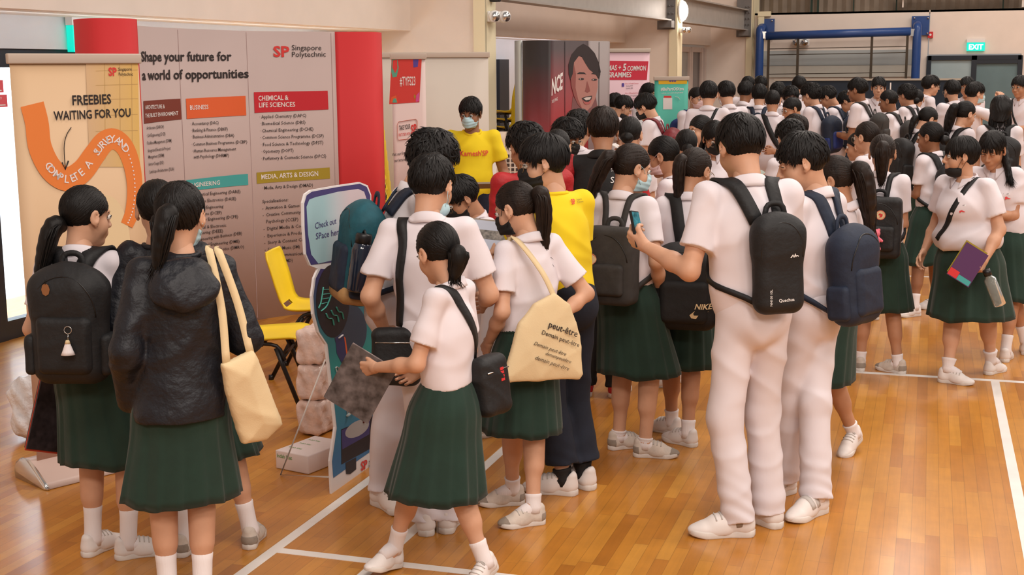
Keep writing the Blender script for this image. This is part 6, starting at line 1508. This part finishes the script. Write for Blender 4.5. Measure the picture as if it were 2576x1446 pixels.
tag(e, 'white metal trolley beside the beige air cooler', 'trolley')

# ================================================================== things people carry
BI = 'backpacks worn in the crowd'
k = LG; backpack(k, 'black daypack with pale keyring on the girl by the freebies banner', BLACKN, .29, .46, .15, .125, .0, 'daypack', sw=.062, group=BI)
mb = MB(); decal_on(k, mb, textgeo('GASTON', .004), GREYS, .016, .0, -.02); c, R, w, h, d, bk, up, rt, o_ = k.bag
def on_bag(k, u, v, off=.006):
    c, R, w, h, d, bk, up, rt, ops = k.bag; P = np.array([c + rt * u + up * v + bk * (d / 2 + .12)])
    for _ in range(6): P = P - bk * (fld(ops, P) - off)[:, None] * .9
    return P[0]
q = on_bag(k, .03, -.01); kr = MB(); a = np.linspace(0, 2 * math.pi, 17); kr.tube([q + rt * .014 * math.cos(t) + up * .014 * math.sin(t) + bk * .006 for t in a], .0015, METAL, 5, False); kr.tube([q + bk * .006 - up * .014, q + bk * .008 - up * .040], .0018, METAL, 5)
sc = MB(); cone = [(.006, -.040), (.010, -.050), (.012, -.056), (.020, -.078), (.026, -.092)]
sc.tube([q + bk * .014 + up * z for _, z in cone], [r for r, _ in cone], SOCKM, 18); cork = MB(); cork.tube([q + bk * .014 - up * .036, q + bk * .014 - up * .050], [.006, .011], CANVAS, 12)
carried(k, 'keyring_charm', [('key_ring', kr), ('shuttlecock', sc), ('cork', cork)], 'small shuttlecock charm on a ring hanging from the black daypack', 'charm')
lt = MB(); q = on_bag(k, -.055, .14); V, F_ = disc2(.02, 8); lt.add(np.array([q + rt * v[0] * .8 + up * v[1] * 1.2 for v in V]), F_, mat('brown_leather_tag', (.25, .10, .035), .5)); lt.tube([q + up * .02, q + up * .05], .002, BLACKC, 5); carried(k, 'leather_tag', [('leather_tag', lt)], 'brown leather tag hanging at the top of the black daypack', 'tag')
def hand_frame(k, g): dv, pn, _ = k.hd[g]; return k.wr[g] + dv * .085 * k.s, dv, pn, np.cross(dv, pn)
def sheetbox(o, ex, ey, en, w, h, t, m, mb=None): mb = mb or MB(); mb.box(o, (w / 2, h / 2, t / 2), m, np.stack([unit(ex), unit(ey), unit(en)], 1), 0); return mb
# brochures in a sleeve held low by the left girl
o, dv, pn, sd = hand_frame(k, -1); bt = MB(); ctr = o + np.array([-.045, .01, -.13]); ex = np.array([.45, .85, -.35]); ey = np.cross(unit(ex), np.cross(np.array([0, 0, 1.]), ex)); en = np.cross(unit(ex), unit(ey))
DKB = mat('dark_brochure_print', (.030, .022, .024), .4, None, .5, 30)
b1 = sheetbox(ctr + en * .006, ex, ey, en, .22, .30, .005, DKB); b2_ = sheetbox(ctr - unit(ey) * .008, ex, ey, en, .222, .30, .004, mat('orange_edge_print', (.50, .06, .03), .5)); b3 = sheetbox(ctr - en * .007, ex, ey, en, .215, .295, .006, mat('charcoal_print', (.05, .05, .045), .5, None, .5, 40))
carried(k, 'brochure_stack', [('brochure', b1), ('orange_leaflet', b2_), ('grey_leaflet', b3)], 'dark brochures hanging from the left hand of the girl by the banner', 'brochures')
# hood of the windbreaker
k = JG; V, F_ = sdfmesh([('u', EL(k.sp(0, -.085, .235), np.array([.075, .030, .055]) * k.H, k.R1 @ rx(-25)), .03), ('u', EL(k.sp(0, -.055, .272), np.array([.060, .030, .025]) * k.H, k.R1), .03)], .007, folds(9, .007, 1.6)); MB().add(V, F_, JACKET).build('hood', k.top_o)
def tote(k, label, cpts, handle, m, R, t1=.03, prints=None):
    c, pts = cpts; V, F_ = sdfmesh([('u', PG(c, pts, R, .008, t1, .10), .01)], .0065, folds(len(label), .0045, 1.4)); b = MB().add(V, F_, m); parts = [('bag_body', b)]
    for P in handle: mb = MB(); n = len(P); V, F_ = ribbon(P, np.tile(np.array([0.15, -1., .2]), (n, 1)), .028, .004); mb.add(V, F_, m); parts.append(('handle', mb))
    if prints: parts.append(('lettering', prints))
    return carried(k, 'tote_bag', parts, label, 'tote bag', 'canvas tote bags')
s = k.s; Rt = rz(24) @ rx(4) @ ry(-12); sh = k.sh[1] + np.array([-.02, -.015, .058]); c = k.sh[1] + np.array([.075, -.085, -.47]); ez = Rt[:, 2]; ex = Rt[:, 0]
top = c + ez * .162
H1 = crom([top - ex * .055, sh * .5 + (top - ex * .055) * .5 + np.array([.005, -.02, 0]), sh + np.array([-.012, -.035, .0]), sh + np.array([-.012, .03, .004])], 16); H2 = crom([top + ex * .045, sh * .5 + (top + ex * .045) * .5 + np.array([.02, -.01, 0]), sh + np.array([.022, -.030, -.004]), sh + np.array([.020, .035, 0])], 16)
tote(k, 'plain cream canvas tote hanging from the shoulder of the girl in the windbreaker', (c, [(-.075, .165), (.055, .172), (.085, .02), (.110, -.145), (.035, -.175), (-.060, -.155), (-.075, 0)]), [H1, H2], CANVAS, Rt, .045)
# tote behind the girl with clasped hands
k = TG; def_c = k.sp(-.022, -.135, .005); Rt = k.R1 @ rz(-12) @ ry(24); c = def_c; ez = Rt[:, 2]; ex = Rt[:, 0]; ny = -Rt[:, 1]
tp = c + ez * .17 - ex * .03; sh = k.sh[-1] + np.array([.02, -.035, .052]); P = crom([tp, tp * .5 + sh * .5 + np.array([0, -.045, 0]), sh + np.array([0, -.02, 0]), sh + np.array([0.0, .05, -.01])], 18)
pm = MB(); 
def tw(t, x, y, sz, bold=.0, sh_=0.0): V, F_ = textgeo(t, bold, shear=sh_); pm.add(np.array([c + ex * (x + v[0] * sz) + ez * (y + v[1] * sz) + ny * .043 for v in V]), F_, INK)
tw('peut-être', -.055, .055, .038, .012); tw('Demain peut-être', -.075, .018, .026, .006); tw('Demain peut-être', -.095, -.035, .022, 0, .35); tw('demainpeutêtre', -.03, -.058, .020, 0, .35); tw('demain peut-être', -.07, -.090, .024, 0, .35)
tote(k, 'cream tote with French lettering held behind the girl with clasped hands', (c, [(-.055, .200), (.03, .180), (.12, .07), (.185, -.08), (.178, -.105), (-.135, -.215), (-.160, -.195), (-.165, .03), (-.125, .13)]), [P], CANVAS, Rt, .030, pm)
# teal backpack and bottle
k = TB; backpack(k, 'teal and navy backpack with tan base on the leaning boy', TEALN, .28, .46, .16, .125, .0, 'daypack', NAVYN, .064, BI, NAVYN)
c, R, w, h, d, bk, up, rt, o_ = k.bag
V, F_ = sdfmesh([('u', BX(c - up * h * .40 + bk * d * .06, (w * .47, d * .52, h * .09), R, .04), .02)], .007); MB().add(V, F_, TANN)
bs = MB().add(V, F_, TANN); ob = carried(k, 'bag_base_panel', [('bag_base_panel', bs)], 'tan', 'panel'); par = [o for o in bpy.data.objects if o.get('label', '').startswith('teal and navy')][0]
def reparent(ob, par):
    bpy.context.view_layer.update(); mw = ob.matrix_world.copy(); ob.parent = par; ob.matrix_parent_inverse = par.matrix_world.inverted(); ob.matrix_world = mw
    for q in ('label', 'category', 'group'):
        if q in ob: del ob[q]
reparent(ob, par)
q = c + rt * w * .60 - up * h * .05 + bk * .03; bb = MB(); BOT = mat('dark_bottle_plastic', (.012, .018, .035), .12, coat=.5); bb.tube([q - up * .13, q - up * .12, q + up * .05, q + up * .075, q + up * .085], [.042, .046, .046, .038, .032], BOT, 22)
cp_ = MB(); cp_.tube([q + up * .078, q + up * .115, q + up * .122], [.036, .036, .032], PLASTK, 22); lp = MB(); lp.tube(crom([q + up * .118 - rt * .03, q + up * .135, q + up * .118 + rt * .03], 9), .005, PLASTK, 6); lg_ = MB(); V, F_ = textgeo('nalgene', .01); lg_.add(np.array([q + rt * .0475 + bk * (-.03 + v[0] * .02) - up * (.03 - v[1] * .02) for v in V]), F_, NAVYN)
carried(k, 'water_bottle', [('bottle', bb), ('cap', cp_), ('carry_loop', lp)], 'dark water bottle with wide black cap in the side of the teal backpack', 'bottle')
# sling bag on the boy in front of it
def sling(k, label, m, over=1, w=.040, pouch=None, z0=.02, cat='sling bag', pm=None, dots=None, pts_=None):
    g = over; pts = [(-g * .060, .085 * k.fat, .06), (g * .02, .085 * k.fat, .19), (g * .050, .045, .285), (g * .055, -.02, .318), (g * .040, -.075, .26), (-g * .02, -.085, .14), (-g * .075, -.06, z0 + .05)]
    if pts_: pts = pts_
    mb = strap(k, pts, w, .005, m, .007, 40); parts = [('strap', mb)]
    if pouch:
        pw, ph, pd, px_, py_ = pouch; c = k.sp(px_, py_, z0 - .02); R = k.R1 @ rz(pouch_rot.get(label, 0)); V, F_ = sdfmesh([('u', BX(c, (pw / 2, pd / 2, ph / 2), R, min(pd * .48, .035)), .01)], .006, folds(7, .004, 2)); parts.insert(0, ('pouch', MB().add(V, F_, pm or m)))
        z = MB(); z.tube([c + R @ np.array([-pw * .4, -pd * .5, ph * .25]), c + R @ np.array([pw * .4, -pd * .5, ph * .25])], .003, METAL, 5); parts.append(('pouch>zip', z))
        if dots:
            dm = MB()
            for i in range(4): dm.box(c + R @ np.array([dots, -pd * .5 - .002, .06 - i * .014]), (.011, .002, .005), REDP, R)
            parts.append(('pouch>red_badge', dm))
    return carried(k, cat.replace(' ', '_'), parts, label, cat, 'sling bags')
pouch_rot = {}
sling(SB, 'black sling bag with strap down the back of the boy with the pale blue mask', BLACKN, -1, .042, (.20, .24, .07, -.088, -.045), -.03, pts_=[(-.066, .085, .05), (-.062, .082, .19), (-.056, .045, .285), (-.060, -.01, .318), (-.068, -.07, .25), (-.084, -.07, .13), (-.095, -.05, .02)])
pouch_rot['small black pouch with red squares behind the walking girl'] = -10
sling(WG, 'small black pouch with red squares behind the walking girl', BLACKN, -1, .040, (.17, .23, .09, .075, -.095), .02, 'sling bag', None, .02)
sling(BG, 'narrow black sling across the chest of the girl with the chin mask', BLACKN, -1, .034)
# magazine in the walking girl's hand
k = WG; o, dv, pn, sd = hand_frame(k, -1); ex = unit(np.array([.2, -.85, -.50])); ey = unit(np.array([-.1, .5, -.86])); ey = unit(ey - (ey @ ex) * ex); en = np.cross(ex, ey); MAG = mat('blurred_cover_print', (.20, .15, .14), .35, None, .9, 18)
MG2 = mat('dark_back_cover', (.10, .085, .085), .35, None, .7, 25); c = o + ex * .02 + ey * .055
carried(k, 'magazine', [('cover', sheetbox(c, ex, ey, en, .20, .25, .004, MAG)), ('pages', sheetbox(c - en * .004, ex, ey, en, .195, .245, .004, WHITEP)), ('back_cover', sheetbox(c - en * .008, ex, ey, en, .20, .25, .003, MG2)), ('title_print', sheetbox(c + en * .0025 + ex * -.05 + ey * -.09, ex, ey, en, .05, .03, .001, OLIVEI))], 'glossy dark magazine in the hand of the walking girl', 'magazine')
# tall boy: slim pack with printed marks, and his phone
k = LB; backpack(k, 'slim black backpack with white mountain mark on the tall boy', BLACKN, .205, .405, .105, .118, .022, 'slim', None, .060, BI)
lgb = MB(); zz = poly2([(-.9, -.45), (-.35, .25), (-.10, -.15), (.15, .45), (.35, -.05), (.5, .10), (.95, -.10), (.9, -.28), (.5, -.12), (.28, -.38), (.12, .0), (-.08, -.5), (-.35, -.05), (-.65, -.5)]); decal_on(k, lgb, zz, WHITEP, .020, .045, .035); decal_on(k, lgb, textgeo('Quechua', .012), WHITEP, .018, -.018, -.150, 3); decal_on(k, lgb, textgeo('NH100 10L', .006), WHITEP, .014, -.045, -.165, 90)
sl_ = MB(); c, R, w, h, d, bk, up, rt, o_ = k.bag
for nm, b in (('printed_mark', lgb),):
    ob = carried(k, nm, [(nm, b)], 'x', 'x'); reparent(ob, [o for o in bpy.data.objects if o.get('label', '').startswith('slim black')][0])
o, dv, pn, sd = hand_frame(k, -1); ey = unit(np.array([-.12, .30, .95])); en = unit(np.array([.75, -.60, .25])); en = unit(en - (en @ ey) * ey); ex = np.cross(ey, en)
c = o + en * .035 + ey * .03; scr = mat('phone_screen', (.04, .20, .26), .15, None, .8, 30); carried(k, 'phone', [('phone_body', sheetbox(c, ex, ey, en, .078, .158, .011, PLASTK)), ('phone_screen', sheetbox(c + en * .0062, ex, ey, en, .070, .148, .001, scr))], 'black phone held up by the tall boy', 'phone')
# boy in profile
k = PB; backpack(k, 'navy daypack with silver zip pulls on the boy in profile', NAVYN, .27, .43, .14, .09, .0, 'daypack', None, .060, BI); c, R, w, h, d, bk, up, rt, o_ = k.bag
def chest_marks(k, x=.050):
    P, N = onshirt(k, [k.sp(-x, .10, .205), k.sp(-x, .10, .18)], .004); n = N[0]; ex = unit(np.cross(np.array([0, 0, 1.]), n)) * 1.0; ez = np.cross(n, ex)
    mb = MB(); R = np.stack([ex, ez, n], 1); mb.box(P[0], (.024, .006, .001), MASKW, R); V, F_ = textgeo('STUDENT', .01, 'CENTER'); mb.add(np.array([P[0] + ex * v[0] * .008 + ez * (v[1] - .35) * .009 + n * .003 for v in V]), F_, INK); mb.build('name_tag', k.top_o)
    mb = MB(); V, F_ = poly2([(-.014, .008), (-.004, .012), (.004, .004), (.022, -.002), (.020, -.005), (-.002, -.003), (-.008, -.012), (-.014, -.006)]); mb.add(np.array([P[1] + ex * v[0] + ez * v[1] + n * .003 for v in V]), F_, REDP); mb.build('school_badge', k.top_o)
chest_marks(PB); chest_marks(BG); chest_marks(PEOPLE['edge_girl'])
# charcoal square pack
def badge(k, label, u, v, r, ring=REDP):
    mb = MB(); decal_on(k, mb, disc2(r), CANVAS, 1, u, v, 0, .003); decal_on(k, mb, disc2(r * .98, 28, r * .90), ring, 1, u, v, 0, .0042)
    decal_on(k, mb, poly2([(-.30, -.45), (.0, -.52), (.36, -.36), (.46, .0), (.40, .36), (.12, .20), (-.05, .44), (-.36, .30), (-.44, -.05), (-.15, -.02), (.08, -.12), (-.1, -.24)]), ring, r * .92, u, v, 0, .0045)
    for i, ch in enumerate('FJÄLLRÄVENKÅNKEN'): a = math.pi * .95 - i * 2 * math.pi / 16; V, F_ = textgeo(ch, .01, 'CENTER'); t = a - math.pi / 2; X = V[:, 0] * .20 * math.cos(t) - V[:, 1] * .2 * math.sin(t) + .70 * math.cos(a); Y = V[:, 0] * .2 * math.sin(t) + V[:, 1] * .2 * math.cos(t) + .70 * math.sin(a); decal_on(k, mb, (np.stack([X, Y, 0 * X], 1), F_), ring, r, u, v, 0, .0045)
    ob = carried(k, 'round_badge', [('round_badge', mb)], 'x', 'x'); reparent(ob, [o for o in bpy.data.objects if o.get('label', '') == label][0])
L = 'charcoal square backpack with round badge on the girl with the pale mask'; k = GG; backpack(k, L, GREYN, .27, .38, .14, .09, .0, 'box', None, .030, BI); badge(k, L, -.07, .03, .030)
L = 'black square backpack with pink charm on the girl with the high ponytail'; k = PG_; backpack(k, L, BLACKN, .28, .38, .14, .09, .0, 'box', None, .032, BI); badge(k, L, .02, .08, .030)
PINKF = mat('pink_plush', (.72, .16, .22), .9, (90, .5, .006)); q = on_bag(k, .0, -.03, .03); c, R, w, h, d, bk, up, rt, o_ = k.bag
V, F_ = sdfmesh([('u', EL(q - up * .05, (.028, .024, .034)), .01), ('u', EL(q, (.030, .026, .026)), .008), ('u', EL(q + rt * .020 + up * .022, (.010, .008, .010)), .006), ('u', EL(q - rt * .020 + up * .022, (.010, .008, .010)), .006), ('u', RC(q - rt * .02 - up * .03, q - rt * .045 - up * .04, .010, .009), .008), ('u', RC(q + rt * .02 - up * .03, q + rt * .04 - up * .045, .010, .009), .008), ('u', RC(q - rt * .015 - up * .075, q - rt * .025 - up * .095, .013, .012), .008), ('u', RC(q + rt * .015 - up * .075, q + rt * .025 - up * .095, .013, .012), .008)], .004)
cd_ = MB(); cd_.tube([q + up * .02, q + up * .09 - rt * .015], .003, BLACKC, 6); carried(k, 'plush_charm', [('plush_body', MB().add(V, F_, PINKF)), ('cord', cd_)], 'small pink plush charm dangling from the square black backpack', 'charm')
L = 'large black backpack hanging low on the girl with the straight ponytail'; k = NG; backpack(k, L, BLACKC, .33, .44, .18, .02, .02, 'plain', None, .060, BI)
nm_ = MB(); decal_on(k, nm_, poly2([(-.95, -.10), (-.78, -.38), (-.40, -.42), (1.25, .44), (-.22, -.12), (-.55, -.12), (-.62, .04), (-.46, .30)]), CANVAS, .055, .085, -.125); decal_on(k, nm_, textgeo('NIKE', .025, shear=.3), CANVAS, .038, .055, -.100); ob = carried(k, 'printed_mark', [('printed_mark', nm_)], 'x', 'x'); reparent(ob, [o for o in bpy.data.objects if o.get('label', '') == L][0])
backpack(LF, 'black backpack on the girl with the bun facing left', BLACKN, .29, .42, .16, .11, 0, 'plain', None, .055, BI)
P_ = PEOPLE
for key, lab, m, m2, sty in (('red_bag_boy', 'dark red backpack on the boy in black mask by the pink banner', MAROON, None, 'plain'), ('grey_bag_boy', 'slate backpack in the middle of the far crowd', NAVYN, GREYN, 'plain'), ('blue_bag_boy', 'navy backpack with bright blue lower half in the far crowd', NAVYN, BLUEN, 'daypack'), ('profile_tall', 'dark backpack on the tall boy in profile', GREYN, None, 'plain'), ('tan_boy', 'grey backpack on the tanned boy in profile', GREYN, None, 'plain'), ('wide_back', 'black backpack hanging from the right shoulder at the right edge', BLACKN, None, 'plain'), ('bowed_girl', 'black backpack on the girl bowing her head', BLACKN, None, 'plain'), ('long_pony', 'black backpack on the girl with the long ponytail', BLACKN, None, 'plain'), ('white_mask_boy', 'blue backpack on the boy in white mask by the green banner', BLUEN, None, 'plain'), ('thick_boy', 'dark backpack on the thick haired boy facing left', BLACKN, None, 'plain'), ('book_boy', 'slim navy backpack on the boy with the green booklet', NAVYN, None, 'plain')):
    backpack(P_[key], lab, m, .29, .43, .16, .12, .02 if key == 'wide_back' else 0, sty, m2, .05, BI)
sling(P_['crew_boy'], 'wide black sling on the boy with shaved hair', BLACKN, -1, .06, (.2, .2, .08, .08, -.06), .02); sling(P_['back_boy'], 'thin black sling on the boy right of the green banner', BLACKN, 1, .03); sling(P_['edge_boy'], 'thin black sling on the boy at the right edge', BLACKN, 1, .025)
# leaflets and booklets held in the crowd
def held_sheet(k, name, label, m, w=.15, h=.21, tilt=(0, -.45, .9), cat='booklet', off=(0, .06, .03)):
    c = (k.wr[1] + k.wr[-1]) / 2 + np.array(off); en = unit(np.array(tilt)); ex = np.array([1., 0, 0]); ey = np.cross(en, ex); return carried(k, name, [('cover', sheetbox(c, ex, ey, en, w, h, .006, m)), ('pages', sheetbox(c - en * .004, ex, ey, en, w * .98, h * .98, .004, WHITEP))], label, cat, 'leaflets held in the crowd')
held_sheet(P_['book_boy'], 'booklet', 'bright green booklet in the hands of a boy in the far crowd', mat('green_cover', (.07, .36, .08), .5)); held_sheet(P_['brown_boy'], 'leaflet', 'grey green leaflet held by the brown haired boy', mat('sage_cover', (.25, .30, .25), .5), cat='leaflet')
held_sheet(P_['mask_girl'], 'leaflet', 'white leaflet held by the girl in black mask facing the camera', WHITEP, cat='leaflet'); held_sheet(P_['red_bag_boy'], 'leaflet', 'white leaflet held by the boy with the dark red backpack', WHITEP, cat='leaflet')
held_sheet(GG, 'leaflet', 'pale leaflet held by the girl with the charcoal backpack', MASKW, cat='leaflet'); held_sheet(NG, 'magazine', 'reddish magazine held by the girl with the straight ponytail', mat('reddish_cover_print', (.40, .16, .12), .4, None, .7, 22), .2, .26, (.1, -.6, .8), 'magazine'); held_sheet(PB, 'phone', 'small dark phone in the hands of the boy in profile', PLASTK, .075, .15, cat='phone')
# tablet in the middle of the group, and the one held by the man in yellow
def tablet(k, c, ex, en, label, w=.25, h=.18, lit=True):
    ex, en = unit(ex), unit(en); ey = np.cross(en, ex); SCRN = mat('pale_tablet_screen', (.30, .30, .33), .2, emit=((.50, .50, .58), .35)); PIC = mat('grey_photo_on_screen', (.20, .18, .16), .3, None, .6, 60)
    return carried(k, 'tablet', [('tablet_case', sheetbox(c, ex, ey, en, w, h, .014, GREYS)), ('tablet_screen', sheetbox(c + en * .0075, ex, ey, en, w * .93, h * .90, .001, SCRN)), ('tablet_screen>picture', sheetbox(c + en * .0084 + ey * h * .02, ex, ey, en, w * .62, h * .28, .001, PIC))], label, 'tablet')
def loc(k, P): return k.Rw.T @ (np.asarray(P) - k.root)
def locv(k, v): return k.Rw.T @ np.asarray(v, float)
ct = atdepth(1243, 596, 5.95); tablet(YH, loc(YH, ct), locv(YH, RW @ np.array([1, .10, 0])), locv(YH, (CAM - ct) / np.linalg.norm(CAM - ct) + np.array([0, 0, .7])), 'tablet in a grey case held between the group and the girl with the tote', .255, .175)
k = KH; c = (k.wr[1] + k.wr[-1]) / 2 + np.array([0, .08, .02]); tablet(k, c, (1, 0, 0), (0, -.3, 1.), 'dark tablet held by the man in yellow by the partition')
V, F_ = textgeo("Kamesh'SP", .015, 'CENTER'); X = V[:, 0]; P = np.array([k.sp(0, .13, .20)] * len(V)) + np.stack([-X * .052, 0 * X, V[:, 1] * .055], 1); 
for _ in range(6): P[:, 1] -= (fld(k.sops, P) - .012) * .9
cut = X > .9
mb = MB(); mb.add(P, F_, REDI); mb.build('chest_lettering', k.top_o)
k = YH; V, F_ = textgeo('SP', .03); lgy = MB()
def backtext(t, x, y, sz, m, b=.0):
    V, F_ = textgeo(t, b); P = np.array([k.sp(x, -.14, y)] * len(V)) + np.stack([V[:, 0] * sz, 0 * V[:, 0], V[:, 1] * sz], 1)
    for _ in range(6): P[:, 1] += (fld(k.sops, P) - .012) * .9
    lgy.add(P, F_, m)
backtext('SP', .015, .245, .030, REDI, .03); backtext('Singapore', .040, .253, .010, INK); backtext('Polytechnic', .040, .246, .010, INK); lgy.build('back_lettering', k.top_o)
# badge on the black polo
k = BM; lgy = MB(); backtext('*', .035, .23, .06, WHITEP, .02); backtext('S', .037, .205, .05, WHITEP, .0); lgy.build('back_emblem', k.top_o)
# book and bottle of the girl with the chin mask
k = BG; o, dv, pn, sd = hand_frame(k, -1); vw = locv(k, unit(CAM - k.root - np.array([0, 0, .8]))); rt_ = locv(k, RW[:, 0]); upv = np.cross(vw, rt_) * -1; upv = unit(upv if upv[2] > 0 else -upv)
a = math.radians(-32); ex = rt_ * math.cos(a) + upv * math.sin(a); ey = -rt_ * math.sin(a) + upv * math.cos(a); en = unit(vw); c = o - rt_ * .075 + upv * .035 + en * .02
PUR = mat('purple_cover', (.085, .022, .10), .45); carried(k, 'booklet', [('cover', sheetbox(c, ex, ey, en, .155, .225, .010, PUR)), ('red_corner', sheetbox(c + en * .0056 - ex * .045 - ey * .085, ex, ey, en, .062, .045, .001, REDP)), ('teal_corner', sheetbox(c + en * .0056 + ex * .03 - ey * .092, ex, ey, en, .085, .032, .001, TEALI)), ('green_leaflet', sheetbox(c - en * .008 - ex * .01 + ey * .012, ex, ey, en, .15, .22, .003, OLIVEI))], 'purple booklet with red and teal corners held by the girl with the chin mask', 'booklet')
a = math.radians(22); ey = -(rt_ * math.sin(-a)) * -1 + upv * math.cos(a); dn = unit(-upv * math.cos(a) + rt_ * math.sin(a)); q = o + rt_ * .045 - upv * .02; CLP = mat('clear_bottle_plastic', (.80, .82, .80), .06, trans=.85, ior=1.2)
b1 = MB(); b1.tube([q, q + dn * .02, q + dn * .035, q + dn * .20, q + dn * .205], [.018, .022, .036, .037, .030], CLP, 20); b2_ = MB(); b2_.tube([q - dn * .03, q + dn * .012], .023, PLASTK, 18); b3 = MB(); b3.tube([q + dn * .06, q + dn * .16], .0375, mat('bottle_print', (.55, .52, .50), .4, None, .8, 60), 20, False)
carried(k, 'water_bottle', [('bottle', b1), ('cap', b2_)], 'clear water bottle with black cap hanging from the same hand as the purple booklet', 'bottle')
k = P_['thick_boy']; V, F_ = sdfmesh([('u', EL(k.wr[-1] + np.array([0, .05, -.14]), (.08, .05, .14)), .03)], .01, folds(4, .006, 2)); carried(k, 'drawstring_pouch', [('drawstring_pouch', MB().add(V, F_, mat('blue_patterned_cloth', (.02, .07, .19), .7, None, .8, 40)))], 'blue patterned pouch hanging in the far crowd below the thick haired boy', 'pouch')
